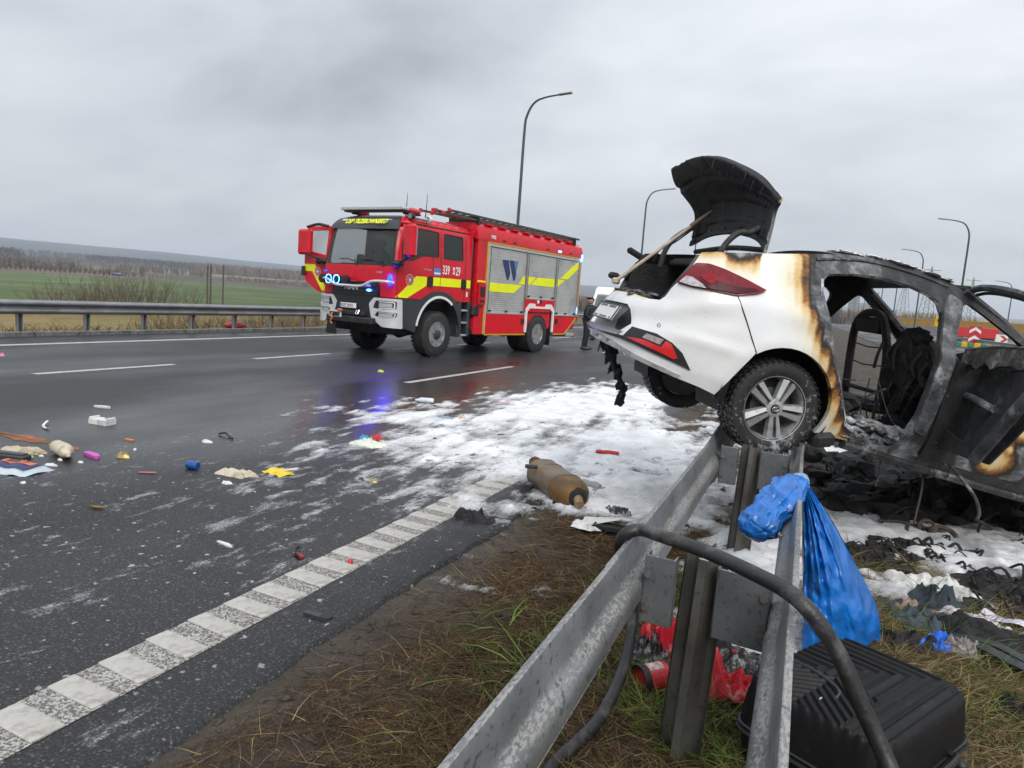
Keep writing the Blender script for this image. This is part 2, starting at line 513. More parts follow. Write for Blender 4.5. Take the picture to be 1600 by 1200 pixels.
# ---- materials of the ground
def asphalt_mat():
    m, n, l, b = new_mat("wet_asphalt"); nt = m.node_tree
    big = tex_noise(nt, 0.35, 5, 0.6)
    fine = tex_noise(nt, 80, 4, 0.75)
    tc = n.new("ShaderNodeTexCoord"); vo = n.new("ShaderNodeTexVoronoi"); vo.inputs["Scale"].default_value = 70
    l.new(tc.outputs["Object"], vo.inputs["Vector"])
    col = ramp_node(nt, fine, [(0.30, (0.005, 0.005, 0.006)), (0.50, (0.015, 0.015, 0.0165)), (0.66, (0.055, 0.055, 0.058))])
    stone = link_math(nt, "LESS_THAN", vo.outputs["Distance"], 0.34)
    pick = link_math(nt, "GREATER_THAN", vo.outputs["Color"], 0.62)
    col = mix_col(nt, link_math(nt, "MULTIPLY", link_math(nt, "MULTIPLY", stone, pick), 0.55), col, (0.13, 0.13, 0.128))
    col = mix_col(nt, 1.0, col, ramp_node(nt, big, [(0.25, 0.78), (0.75, 1.2)]), "MULTIPLY")
    # dried streaks and flecks of foam that the water carried over the lanes
    sp = n.new("ShaderNodeSeparateXYZ"); l.new(tc.outputs["Object"], sp.inputs[0])
    st = tex_noise(nt, 5.2, 9, 0.72, stretch=(1.0, 0.42, 1), dist=0.25)
    dx = link_math(nt, "MULTIPLY", link_math(nt, "ADD", sp.outputs[0], 3.4), 0.42)
    dy = link_math(nt, "MULTIPLY", link_math(nt, "ADD", sp.outputs[1], -4.2), 0.27)
    d2 = link_math(nt, "ADD", link_math(nt, "MULTIPLY", dx, dx), link_math(nt, "MULTIPLY", dy, dy))
    near = link_math(nt, "SUBTRACT", 1.0, link_math(nt, "MULTIPLY", d2, 0.55), True)
    thr = link_math(nt, "ADD", link_math(nt, "MULTIPLY", near, 0.135), st)
    fl = ramp_node(nt, thr, [(0.682, 0.0), (0.76, 0.65)])
    grain = ramp_node(nt, fine, [(0.42, 0.05), (0.58, 1.0)])
    col = mix_col(nt, mix_col(nt, 1.0, fl, grain, "MULTIPLY"), col, (0.52, 0.53, 0.56))
    fleck = tex_noise(nt, 21, 2, 0.5)
    ff = link_math(nt, "MULTIPLY", ramp_node(nt, fleck, [(0.665, 0.0), (0.72, 0.8)]), near)
    col = mix_col(nt, ff, col, (0.42, 0.43, 0.44))
    l.new(col, b.inputs["Base Color"])
    wet = tex_noise(nt, 0.22, 4, 0.55, stretch=(1.5, 0.5, 1))
    ry = link_math(nt, "MULTIPLY", link_math(nt, "SUBTRACT", sp.outputs[1], 8.8), 0.20)
    rx = link_math(nt, "MULTIPLY", link_math(nt, "ADD", sp.outputs[0], 5.6), 0.30)
    pud = link_math(nt, "SUBTRACT", 1.0, link_math(nt, "ADD", link_math(nt, "MULTIPLY", rx, rx), link_math(nt, "MULTIPLY", ry, ry)), True)
    wv = link_math(nt, "ADD", wet, link_math(nt, "MULTIPLY", pud, 0.24))
    l.new(ramp_node(nt, wv, [(0.44, 0.62), (0.56, 0.44), (0.70, 0.23)]), b.inputs["Roughness"])
    b.inputs["Specular IOR Level"].default_value = 0.42
    bs = ramp_node(nt, wv, [(0.45, 0.6), (0.66, 0.12)])
    bp = n.new("ShaderNodeBump"); bp.inputs["Distance"].default_value = 0.004
    l.new(bs, bp.inputs["Strength"]); l.new(fine, bp.inputs["Height"]); l.new(bp.outputs[0], b.inputs["Normal"])
    return m
M_ASPH = asphalt_mat()
def soil_mat():
    m, n, l, b = new_mat("verge_soil"); nt = m.node_tree
    big = tex_noise(nt, 1.6, 6, 0.65); fine = tex_noise(nt, 38, 5, 0.7)
    col = ramp_node(nt, big, [(0.3, (0.026, 0.018, 0.011)), (0.5, (0.048, 0.034, 0.022)), (0.68, (0.095, 0.075, 0.054))])
    col = mix_col(nt, 1.0, col, mix_col(nt, 1.0, ramp_node(nt, fine, [(0.3, 0.35), (0.7, 1.6)]), ramp_node(nt, tex_noise(nt, 11, 6, .68), [(0.35, 0.5), (0.65, 1.5)]), "MULTIPLY"), "MULTIPLY")
    sp = n.new("ShaderNodeSeparateXYZ"); tc = n.new("ShaderNodeTexCoord"); l.new(tc.outputs["Object"], sp.inputs[0])
    sand = ramp_node(nt, link_math(nt, "ADD", link_math(nt, "MULTIPLY", sp.outputs[0], -1.0), link_math(nt, "MULTIPLY", big, 0.9)), [(0.0, 0.0), (1.0, 0.0)])
    grit = link_math(nt, "ADD", link_math(nt, "MULTIPLY", link_math(nt, "ADD", sp.outputs[0], 1.25), -1.6), link_math(nt, "MULTIPLY", link_math(nt, "SUBTRACT", big, 0.5), 2.2), True)
    col = mix_col(nt, link_math(nt, "MULTIPLY", grit, 0.75), col, mix_col(nt, fine, (0.045, 0.037, 0.029), (0.15, 0.13, 0.105)))
    l.new(col, b.inputs["Base Color"]); b.inputs["Roughness"].default_value = 0.85
    add_bump(nt, b, link_math(nt, "ADD", fine, tex_noise(nt, 12, 6, .7)), 1.0, 0.035)
    return m
M_SOIL = soil_mat()
def paint_mat(name, worn):
    m, n, l, b = new_mat(name); nt = m.node_tree
    f = tex_noise(nt, 85, 3, 0.7); g = tex_noise(nt, 5, 4, 0.6)
    col = ramp_node(nt, g, [(0.3, (0.36, 0.347, 0.318)), (0.7, (0.50, 0.487, 0.455))])
    if worn: col = mix_col(nt, ramp_node(nt, f, [(0.40 + worn * 0.10, 0.0), (0.50 + worn * 0.10, 0.92)]), (0.085, 0.082, 0.078), col)
    dirt = tex_noise(nt, 14, 6, 0.7)
    col = mix_col(nt, ramp_node(nt, dirt, [(0.48, 0.0), (0.70, 0.6)]), col, (0.15, 0.115, 0.085))
    l.new(col, b.inputs["Base Color"]); b.inputs["Roughness"].default_value = 0.55
    add_bump(nt, b, f, 0.5, 0.004)
    return m
M_LINE = paint_mat("road_paint", 0.0); M_LINE_HALF = paint_mat("road_paint_rib", 0.0); M_LINE_WORN = paint_mat("road_paint_worn", 0.55)

# ---- heights
def h_far(d):
    return np.interp(d, [0, 60, 160, 420, 700, 1200, 2000, 3200, 9000], [-6, -6, -5.6, -4.9, -4.5, 4.0, 16, 34, 80])
def gz(x, y):
    """the verge and the median, lumpy and a little below the asphalt"""
    x = np.asarray(x, float); y = np.asarray(y, float)
    e_ = sstep(-1.95, -1.45, x)
    z = -0.035 + e_ * (0.03 + 0.080 * (fbm(x * 1.7, y * 1.7, 4, 5) - 0.45) + 0.060 * (fbm(x * 8, y * 8, 4, 9, .62) - 0.5))
    return z * (1 - sstep(3.6, 4.2, x)) + -0.03 * sstep(3.6, 4.2, x)
def gz1(x, y): return float(gz(np.array([x]), np.array([y]))[0])

# ---- road: one sheet with a broken near edge
ys = np.concatenate([np.arange(-12, 14, 0.12), np.geomspace(14, 1500, 60)])
nx = 5
V = []
for y in ys:
    e_ = -1.86 + 0.10 * (fbm(y * 1.3, 0.3, 4, 3) - 0.5) + 0.07 * (fbm(y * 9.0, 7.7, 2, 4) - 0.5)
    for k in range(nx):
        V.append((-15.5 + (e_ + 15.5) * k / (nx - 1), y, 0.0))
    V.append((e_ + 0.03, y, -0.06))
mb = MB().grid(np.array(V), len(ys), nx + 1)
road = struct(mb.build("road", M_ASPH, smooth=0)); road.data.flip_normals()
mb = MB().grid(np.array([(x, y, 0.004) for y in (-20, 60, 1500) for x in (4.6, 8.5, 15.6)]), 3, 3)
road2 = struct(mb.build("opposite_road", M_ASPH, smooth=0)); road2.data.flip_normals()

# ---- verge and median: fine near the camera
def ground_grid(name, xs, ys, mat):
    X, Y = np.meshgrid(xs, ys, indexing="ij")
    V = np.stack([X, Y, gz(X, Y)], -1).reshape(-1, 3)
    i, j = np.meshgrid(np.arange(len(xs) - 1), np.arange(len(ys) - 1), indexing="ij")
    a = (i * len(ys) + j).ravel()
    F = np.stack([a, a + len(ys), a + len(ys) + 1, a + 1], 1)
    o = raw_obj(name, V, F, mat, smooth=True); o["kind"] = "structure"
    return o
ground_grid("verge", np.concatenate([np.arange(-2.05, 2.6, 0.025), np.arange(2.6, 4.75, 0.12)]), np.concatenate([np.arange(-1.0, 9.0, 0.03), np.geomspace(9.05, 1500, 70)]), M_SOIL)

# ---- terrain out to the hills
def terrain_mat():
    m, n, l, b = new_mat("fields"); nt = m.node_tree
    tc = n.new("ShaderNodeTexCoord"); sp = n.new("ShaderNodeSeparateXYZ"); l.new(tc.outputs["Object"], sp.inputs[0])
    # distance across the dirt track (signed), in metres
    ax, ay = -445.0, 269.0; bx, by = -437.0, 534.0
    dx, dy = bx - ax, by - ay; ln = math.hypot(dx, dy); nxv, nyv = -dy / ln, dx / ln
    sd = link_math(nt, "ADD", link_math(nt, "ADD", link_math(nt, "MULTIPLY", sp.outputs[0], nxv), link_math(nt, "MULTIPLY", sp.outputs[1], nyv)), -(ax * nxv + ay * nyv))
    wob = link_math(nt, "MULTIPLY", link_math(nt, "SUBTRACT", tex_noise(nt, 0.006, 3), 0.5), 60)
    sdw = link_math(nt, "ADD", sd, wob)
    f = tex_noise(nt, 0.03, 8, 0.62); g = tex_noise(nt, 0.6, 4, 0.6); hb = tex_noise(nt, 0.0022, 5, 0.65)
    scaled = link_math(nt, "MULTIPLY_ADD", sdw, 1 / 1600.0)
    scaled.node.inputs[2].default_value = 0.3
    # fields in bands: grass by the road, green corn, brown plough, green, tan, woodland floor
    band = ramp_node(nt, scaled, [(0.0, (0.17, 0.13, 0.055)), (0.096, (0.16, 0.125, 0.055)), (0.108, (0.072, 0.098, 0.038)), (0.298, (0.070, 0.098, 0.040)), (0.302, (0.105, 0.074, 0.060)), (0.40, (0.098, 0.072, 0.056)), (0.41, (0.075, 0.088, 0.048)), (0.47, (0.082, 0.094, 0.052)), (0.49, (0.20, 0.155, 0.10)), (0.56, (0.15, 0.128, 0.086)), (0.62, (0.05, 0.048, 0.034)), (1.0, (0.036, 0.040, 0.034))])
    band.node.color_ramp.interpolation = "LINEAR"
    col = mix_col(nt, 1.0, band, mix_col(nt, 1.0, ramp_node(nt, f, [(0.3, 0.6), (0.7, 1.4)]), ramp_node(nt, hb, [(0.35, 0.65), (0.65, 1.5)]), "MULTIPLY"), "MULTIPLY")
    col = mix_col(nt, 1.0, col, ramp_node(nt, g, [(0.3, 0.8), (0.7, 1.2)]), "MULTIPLY")
    l.new(col, b.inputs["Base Color"]); b.inputs["Roughness"].default_value = 0.95; b.inputs["Specular IOR Level"].default_value = 0.1
    return m
M_FIELD = terrain_mat()
rings = np.concatenate([np.array([0, 12]), np.geomspace(22, 9500, 64)])
angs = np.radians(np.concatenate([np.arange(-70, 40, 0.75), np.arange(40, 290.1, 5)]))
def terrain_z(x, y):
    x = np.asarray(x, float); y = np.asarray(y, float)
    d = np.hypot(x, y); a = np.degrees(np.arctan2(x, y))
    z = h_far(d) + 1.2 * (fbm(x / 90, y / 90, 3, 21) - 0.5) * sstep(80, 400, d)
    # wooded hills on the skyline
    ridge = np.interp(a, [-180, -75, -62, -50, -42, -33, -26, -16, -8, 0, 10, 40, 180], [50, 100, 100, 92, 78, 58, 64, 90, 84, 60, 50, 50, 50])
    z = z + ridge * sstep(2600, 5200, d) * (0.86 + 0.28 * (fbm(a / 7.0 + 30, d / 1500, 4, 8) - 0.5)) 
    z = z + 70 * sstep(6000, 8800, d) * sstep(-50, -30, a) * (1 - sstep(-5, 20, a)) * (0.6 + 0.8 * fbm(a / 9.0, 3.3, 3, 2))
    rd = sstep(-30, -18, x) * (1 - sstep(70, 120, x))
    return z * (1 - rd) + np.where(rd > 0, np.minimum(-0.9, -0.9 + 0 * z), 0) * rd
Rg, Ag = np.meshgrid(rings, angs, indexing="ij")
X, Y = Rg * np.sin(Ag), Rg * np.cos(Ag)
V = np.stack([X, Y, terrain_z(X, Y)], -1).reshape(-1, 3)
i, j = np.meshgrid(np.arange(len(rings) - 1), np.arange(len(angs) - 1), indexing="ij")
a = (i * len(angs) + j).ravel()
terr = raw_obj("fields", V, np.stack([a, a + 1, a + len(angs) + 1, a + len(angs)], 1), M_FIELD, smooth=True); terr["kind"] = "structure"
terr.data.flip_normals()
# embankment shoulders beside the carriageways
M_BANK = pm("bank_grass", (0.20, 0.155, 0.068), 0.95, var=0.45, vscale=0.9, bump=0.8, bscale=6, dirt=(0.05, 0.06, 0.02), damt=0.45, dscale=0.5)
def bank(name, prof):
    ys = np.concatenate([np.arange(-10, 60, 0.6), np.geomspace(60, 1500, 40)])
    V = []
    for y in ys:
        for k, (x, z) in enumerate(prof):
            V.append((x, y, z + (0.22 * (float(fbm(np.array([x * 0.8]), np.array([y * 0.8]), 3, 40)[0]) - 0.5) if 0 < k < len(prof) - 1 else 0)))
    o = MB().grid(np.array(V), len(ys), len(prof)).build(name, M_BANK, smooth=0); o["kind"] = "structure"
    return o
o = bank("embankment", [(-42, -6.6), (-34, -6.0), (-30, -5.3), (-26, -3.9), (-22.5, -2.3), (-19.5, -1.0), (-17.6, -0.22), (-16.6, -0.02), (-15.45, -0.03)]); o.data.flip_normals()
o = bank("right_bank", [(15.5, -0.02), (18, -0.05), (40, -0.1), (72, -0.2), (80, -3), (90, -6.5)]); o.data.flip_normals()
# the pale track across the field
tr = []
for t in np.linspace(-0.4, 1.9, 60):
    x, y = -445 + (-437 + 445) * t, 269 + (534 - 269) * t
    for s in (-2.4, 2.4): tr.append((x + s, y, float(terrain_z(np.array([x]), np.array([y]))[0]) + 0.7))
M_TRACK = pm("track_gravel", (0.27, 0.235, 0.175), 0.95, var=0.2, vscale=0.3)
o = MB().grid(np.array(tr), 60, 2).build("dirt_track", M_TRACK, smooth=0); o["kind"] = "structure"; o.data.flip_normals()

# ---- kerb and road markings
M_KERB = pm("kerb_concrete", (0.16, 0.16, 0.155), 0.7, var=0.25, vscale=3, dirt=(0.05, 0.05, 0.045))
k = MB()
for y in np.arange(1.0, 120, 1.0): k.box((-15.42, y + 0.5, 0.03), (0.16, 0.985, 0.14), bev=0.012)
struct(k.build("kerb", M_KERB))
def strip(mb, x0, x1, y0, y1, z=0.004): mb.add([(x0, y0, z), (x1, y0, z), (x1, y1, z), (x0, y1, z)], [(0, 1, 2, 3)])
mb = MB()
for y0, y1 in zip(list(np.arange(0, 40, 4)) + [40, 100, 300], list(np.arange(4, 44, 4)) + [100, 300, 1500]): strip(mb, -13.96, -13.74, y0, y1)
struct(mb.build("far_edge_line", M_LINE, smooth=0))
lane = bpy.data.objects.new("lane_line", None); C.objects.link(lane); lane["kind"] = "structure"
def dashes(x, w, starts, ln):
    for s in starts:
        mb = MB(); strip(mb, -w / 2, w / 2, 0, ln)
        o = mb.build("dash", M_LINE, lane, smooth=0); o.location = (x, s, 0)
dashes(-10.1, 0.15, [-2.0, 2.3, 6.55, 10.85, 15.2, 19.5, 23.8, 28.1, 32.4, 36.7, 41, 45.3, 49.6, 54, 58.3, 62.6, 67], 2.4)
dashes(-6.3, 0.13, [10.35, 22.4, 34.4, 46.4, 58.4, 70.4, 82.4], 4.6)
# near edge line with a raised rib profile
mb = MB(); strip(mb, -2.475, -2.205, -3, 60)
edge = struct(mb.build("edge_line", M_LINE_WORN, smooth=0))
blk = None
for i in range(-6, 40):
    y = 1.47 + i * 0.213
    if y < 0.2 or y > 9.5: continue
    if blk is None:
        b = MB().box((0, 0, 0.0), (0.262, 0.112, 0.010), bev=0.003)
        blk = b.mesh("marking_block", M_LINE_HALF)
    o = bpy.data.objects.new("marking_block", blk); C.objects.link(o); o.parent = edge
    o.location = (-2.34 + random.uniform(-.004, .004), y + random.uniform(-.008, .008), 0.0065); o.rotation_euler = (random.uniform(-.01, .01), 0, random.uniform(-.03, .03) - 0.07); o.scale = (random.uniform(.97, 1.0), random.uniform(.86, 1.12), 1)

# ================================================================== guardrails
def steel_mat(name, drizzle, base=(0.205, 0.215, 0.225)):
    m, n, l, b = new_mat(name); nt = m.node_tree
    f = tex_noise(nt, 3.5, 5, 0.6); g = tex_noise(nt, 55, 3, 0.6)
    col = ramp_node(nt, f, [(0.3, tuple(c * 0.75 for c in base)), (0.7, tuple(c * 1.25 for c in base))])
    rg = 0.42
    if drizzle:
        tc = n.new("ShaderNodeTexCoord"); ge = n.new("ShaderNodeNewGeometry"); sp = n.new("ShaderNodeSeparateXYZ"); l.new(ge.outputs["Normal"], sp.inputs[0])
        flat = ramp_node(nt, link_math(nt, "ABSOLUTE", sp.outputs[2]), [(0.25, 0.0), (0.62, 1.0)])
        s = tex_noise(nt, 95, 3, 0.6, stretch=(1.3, 0.55, 1.0), dist=0.5)
        amt = tex_noise(nt, 2.6, 4, 0.55)
        v = link_math(nt, "ADD", s, link_math(nt, "MULTIPLY", link_math(nt, "SUBTRACT", amt, 0.5), 0.42))
        dz = link_math(nt, "MULTIPLY", ramp_node(nt, v, [(0.49, 0.0), (0.55, 0.9)]), link_math(nt, "MAXIMUM", flat, drizzle if drizzle < 1 else 0.10))
        dk = ramp_node(nt, tex_noise(nt, 44, 3, 0.6, stretch=(1.2, 0.7, 1.0), dist=0.4), [(0.58, 0.0), (0.64, 0.7)])
        col = mix_col(nt, dk, col, (0.07, 0.07, 0.07))
        col = mix_col(nt, dz, col, (0.36, 0.35, 0.325))
    l.new(col, b.inputs["Base Color"]); b.inputs["Metallic"].default_value = 0.35
    l.new(ramp_node(nt, f, [(0.3, rg - 0.1), (0.7, rg + 0.12)]), b.inputs["Roughness"])
    add_bump(nt, b, g, 0.15, 0.002)
    return m
M_STEEL = steel_mat("galvanised_steel", False); M_STEEL_WET = steel_mat("galvanised_steel_streaked", 1, (0.20, 0.208, 0.215))
M_POST_OLD = steel_mat("post_steel_stained", 0.03, (0.125, 0.120, 0.105)); M_PLATE = steel_mat("plate_steel_spotted", 0.02, (0.145, 0.152, 0.16))
M_BOLT = pm("bolt_steel", (0.2, 0.19, 0.18), 0.5, 0.7)
WB = catmull([(0.005, 0.155), (-0.012, 0.148), (-0.030, 0.132), (-0.078, 0.108), (-0.084, 0.085), (-0.078, 0.062), (-0.020, 0.030), (0.0, 0.012), (0.0, -0.012), (-0.020, -0.030), (-0.078, -0.062), (-0.084, -0.085), (-0.078, -0.108), (-0.030, -0.132), (-0.012, -0.148), (0.005, -0.155)], 3)
NB = rounded([(-0.012, 0.150), (0.004, 0.156), (0.012, 0.120), (0.020, 0.060), (0.050, 0.038), (0.060, 0.016), (0.060, -0.030), (0.046, -0.050), (-0.005, -0.075), (-0.012, -0.115), (0.0, -0.150), (0.008, -0.158)], [0, .004, .01, .02, .014, .01, .01, .02, .02, .02, .004, 0], 3)
def wbeam(mb, path, side, t=0.004, prof=None):
    """path: (x, y, z centre, twist); side +1: waves bulge towards -x, -1: towards +x"""
    pr = WB if prof is None else prof
    n = len(pr)
    tan = np.gradient(pr, axis=0); nn = np.stack([-tan[:, 1], tan[:, 0]], 1); nn /= np.linalg.norm(nn, axis=1)[:, None]
    loop = np.vstack([pr + nn * t / 2, (pr - nn * t / 2)[::-1]])
    V = []
    for (x, y, z, tw) in path:
        c, s = math.cos(tw), math.sin(tw)
        for (a, b) in loop:
            V.append((x + side * (a * c - b * s * side), y, z + a * s * side + b * c))
    m = len(loop)
    F = [(i * m + k, i * m + (k + 1) % m, (i + 1) * m + (k + 1) % m, (i + 1) * m + k) for i in range(len(path) - 1) for k in range(m)]
    if side < 0: F = [f[::-1] for f in F]
    for base in (0, (len(path) - 1) * m):
        for k in range(n - 1):
            q = (base + k, base + k + 1, base + m - 2 - k, base + m - 1 - k)
            F.append(q)
    mb.add(V, F)
# far rail along the outer edge
far_rail = thing("guardrail", "long grey steel guardrail on the far road edge before the fields", "guardrail", (-15.78, 0, 0))
SEG = 1.54 * 3
seg = MB(); wbeam(seg, [(0.075, 0.0, 0.605, 0), (0.075, SEG - 0.01, 0.605, 0)], -1); seg_me = seg.mesh("rail_beam", M_STEEL)
lap = MB(); wbeam(lap, [(0.079, -0.04, 0.605, 0), (0.079, 0.05, 0.605, 0)], -1, 0.006); lap_me = lap.mesh("beam_joint", M_STEEL)
post = MB().box((0, 0, 0.36), (0.012, 0.10, 0.78)).box((0.045, -0.046, 0.36), (0.085, 0.008, 0.78)).box((0.045, 0.046, 0.36), (0.085, 0.008, 0.78))
post_me = post.mesh("post", M_STEEL)
for i in range(-2, 26):
    y0 = 12.92 + i * SEG
    o = bpy.data.objects.new("rail_beam", seg_me); C.objects.link(o); o.parent = far_rail; o.location = (0, y0, 0)
    o = bpy.data.objects.new("beam_joint", lap_me); C.objects.link(o); o.parent = far_rail; o.location = (0, y0, 0)
    for k in range(3):
        o = bpy.data.objects.new("post", post_me); C.objects.link(o); o.parent = far_rail
        o.location = (-0.02, y0 + 1.54 * k + 0.08, 0); o.rotation_euler = (random.uniform(-.012, .012), random.uniform(-.01, .01), 0)
# near double rail on the median, the car's wheel standing on it
near_rail = thing("guardrail", "double sided steel guardrail in the foreground carrying the rear wheel of the car", "guardrail", (-0.25, 0, 0))
L = lambda y: -0.498 - 0.006 * y - 0.0012 * max(0, y - 2) ** 2 + 0.25
mb = MB(); wbeam(mb, [(L(y), y, 0.60, 0.0) for y in np.arange(-1.6, 2.31, 0.2)], 1, 0.005, NB); mb.build("rail_beam", M_STEEL_WET, near_rail)
mb = MB(); wbeam(mb, [(L(y) - 0.006, y, 0.596 - 0.02 * sstep(4.6, 5.4, y), 0.22 * float(sstep(4.5, 5.5, y))) for y in np.arange(2.13, 5.75, 0.15)], 1, 0.005, NB); mb.build("rail_beam", M_STEEL_WET, near_rail)
Rr = lambda y: 0.046 - 0.011 * y + 0.25
mb = MB(); wbeam(mb, [(Rr(y), y, 0.60, 0) for y in np.arange(-1.6, 2.26, 0.2)], -1, 0.005, NB); mb.build("rail_beam", M_STEEL_WET, near_rail)
mb = MB(); wbeam(mb, [(Rr(y) + 0.006, y, 0.597 - 0.03 * sstep(4.8, 5.5, y), -0.1 * float(sstep(4.6, 5.5, y))) for y in np.arange(2.1, 5.75, 0.15)], -1, 0.005, NB); mb.build("rail_beam", M_STEEL_WET, near_rail)
for y in (0.95, 3.2):
    for x, z in ((L(y) - 0.01, 0.66), (Rr(y) - .05, .625)): MB().lathe([(0.0, -0.006), (0.013, -0.006), (0.013, 0.004), (0.008, 0.008), (0, .008)], 6).build("bolt", M_BOLT, near_rail).location = (x, y, z + .012)
sig = [(-0.062, 0.0), (-0.062, 0.018), (-0.056, 0.024), (-0.034, 0.024), (-0.022, 0.0), (-0.012, -0.032), (0.012, -0.032), (0.022, 0.0), (0.034, 0.024), (0.056, 0.024), (0.062, 0.018), (0.062, 0.0)]
sig = np.array(sig) * 1.16; inner = sig * 0.9 + np.array([0, -0.003])
spoly = [tuple(p) for p in sig] + [tuple(p) for p in (sig + np.array([0, -0.006]))[::-1]]
for y in (-1.4, 2.42, 4.72, 7.0):
    mb = MB().prism(spoly, -0.3, 0.735); o = mb.build("post", M_POST_OLD, near_rail, 25); o.location = (-0.030 - 0.012 * (y - 2.4), y, 0)
    o.rotation_euler = (R(-2.5), R(1.5), R(-8))
    if y > 5: continue
    for s in (-1, 1):
        x0 = 0.068 * s - .030 - 0.010 * (y - 2.4); x1 = (L(y) + 0.058) if s < 0 else (Rr(y) - 0.058)
        w_ = abs(x1 - x0)
        mb = MB().box((0, 0, 0), (w_, 0.008, 0.245), bev=0.003).box((w_ / 2 * s - .004 * s, 0.028, 0), (0.008, 0.06, 0.245)).box((-w_ / 2 * s + .003 * s, 0.02, 0), (0.006, 0.04, 0.245))
        o = mb.build("spacer_plate", M_PLATE, near_rail); o.location = ((x0 + x1) / 2, y - 0.03, 0.600); o.rotation_euler = (0, 0, R(-7 if s > 0 else -3))
        for z in (0.54, 0.66):
            b = MB().lathe([(0.0, -0.012), (0.014, -0.012), (0.014, 0.0), (0.008, 0.004)], 6, frame((0, 0, 0), (0, 0, 1), (1, 0, 0)))
            b.build("bolt", M_BOLT, near_rail).location = (x1 - .018 * s, y - 0.040, z)
mb = MB(); wbeam(mb, [(-0.31, y, 0.6, 0) for y in (8.6, 14, 20, 40, 120)], 1); mb.build("rail_beam", M_STEEL, near_rail)
mb = MB(); wbeam(mb, [(0.19, y, 0.6, 0) for y in (8.9, 14, 20, 40, 120)], -1); mb.build("rail_beam", M_STEEL, near_rail)
for y in np.arange(10, 60, 2.3):
    MB().prism(spoly, -0.3, 0.735).build("post", M_STEEL, near_rail, 25).location = (-0.06, y, 0)
# ================================================================== fire engine
M_RED = pm("red_paint", (0.58, 0.010, 0.022), 0.28, var=0.06, vscale=2.0, coat=0.12, dirt=(0.36, 0.02, 0.03), damt=0.25, dscale=2.5, spec=0.3)
M_REDR = pm("red_reflective", (0.66, 0.006, 0.016), 0.45, var=0.08, vscale=3, spec=0.25, dirt=(0.34, 0.02, 0.025), damt=0.35, dscale=3)
M_YEL = pm("yellow_reflective_film", (0.80, 0.86, 0.0), 0.45, var=0.06, vscale=3, emit=(0.6, 0.7, 0.0), estr=0.0)
M_ORA = pm("orange_trim", (0.60, 0.29, 0.015), 0.45, var=0.1)
M_DK = pm("dark_grey_plastic", (0.030, 0.036, 0.042), 0.45, var=0.2, vscale=4)
M_BLK = pm("black_plastic", (0.012, 0.012, 0.013), 0.5, var=0.25)
M_CHAS = pm("chassis_black", (0.014, 0.014, 0.014), 0.7, var=0.4, dirt=(0.05, 0.045, 0.04), damt=0.3)
M_ALU = pm("shutter_aluminium", (0.52, 0.525, 0.52), 0.42, 0.3, var=0.10, vscale=1.5, dirt=(0.38, 0.37, 0.355), damt=0.3, dscale=2.2)
M_ALUT = pm("trim_aluminium", (0.55, 0.55, 0.55), 0.35, 0.6, var=0.1)
M_SILV = pm("silver_paint", (0.56, 0.56, 0.57), 0.35, 0.15, var=0.06)
M_WHT = pm("white_paint", (0.74, 0.74, 0.73), 0.4, var=0.05)
M_CHR = pm("chrome", (0.75, 0.75, 0.76), 0.14, 1.0, var=0.05)
M_TYRE = pm("tyre_rubber", (0.020, 0.020, 0.021), 0.75, var=0.3, vscale=9, bump=0.3, bscale=50, dirt=(0.06, 0.056, 0.05), damt=0.25)
M_RIM = pm("wheel_steel", (0.36, 0.36, 0.36), 0.38, 0.5, var=0.15, dirt=(0.07, 0.06, 0.05), damt=0.4)
M_NAVY = pm("navy_film", (0.016, 0.032, 0.12), 0.45, var=0.1)
M_BLUEF = pm("blue_film", (0.08, 0.20, 0.50), 0.45, var=0.1)
M_LAMP = pm("lamp_lens", (0.45, 0.46, 0.47), 0.1, 0.2, var=0.15, vscale=30)
M_BLUEL = pm("blue_beacon_lit", (0.02, 0.06, 0.7), 0.2, emit=(0.001, 0.006, 1.0), estr=120)
M_BLUEW = pm("blue_strobe_lit", (0.3, 0.6, 0.9), 0.2, emit=(0.02, 0.16, 1.0), estr=22)
M_BLUED = pm("blue_lens", (0.02, 0.06, 0.45), 0.15, emit=(0.02, 0.06, 0.7), estr=0.6)
M_REDL = pm("red_lens", (0.45, 0.01, 0.01), 0.15)
M_TXTW = pm("white_film", (0.78, 0.78, 0.78), 0.5, var=0.03)
M_TXTY = pm("yellow_film", (0.90, 0.92, 0.02), 0.5, var=0.03)
M_TXTS = pm("silver_letters", (0.55, 0.56, 0.57), 0.3, 0.5, var=0.03)
M_LADD = pm("ladder_metal", (0.055, 0.062, 0.062), 0.5, 0.3, var=0.3)
M_WOOD = pm("ladder_wood", (0.10, 0.055, 0.04), 0.6, var=0.3)
def glass_mat(name, tint, a):
    m, n, l, b = new_mat(name)
    b.inputs["Base Color"].default_value = (*tint, 1); b.inputs["Roughness"].default_value = 0.03
    b.inputs["Alpha"].default_value = a; b.inputs["Specular IOR Level"].default_value = 0.6
    return m
M_GLASS = glass_mat("cab_glass", (0.03, 0.045, 0.04), 0.42); M_GLASSD = glass_mat("side_glass", (0.02, 0.03, 0.028), 0.72)
M_INT = pm("cab_interior", (0.035, 0.038, 0.038), 0.8)

TX = np.array([-0.17492567, -0.98458164, 0]); TY = np.array([0.98458164, -0.17492567, 0])
TO = np.array([-8.52, 15.13, 0]) - TY * 1.15
truck = thing("fire_engine", "big red fire engine with yellow stripes and silver roller shutters parked on the road", "fire engine", tuple(TO), math.atan2(TX[1], TX[0]))

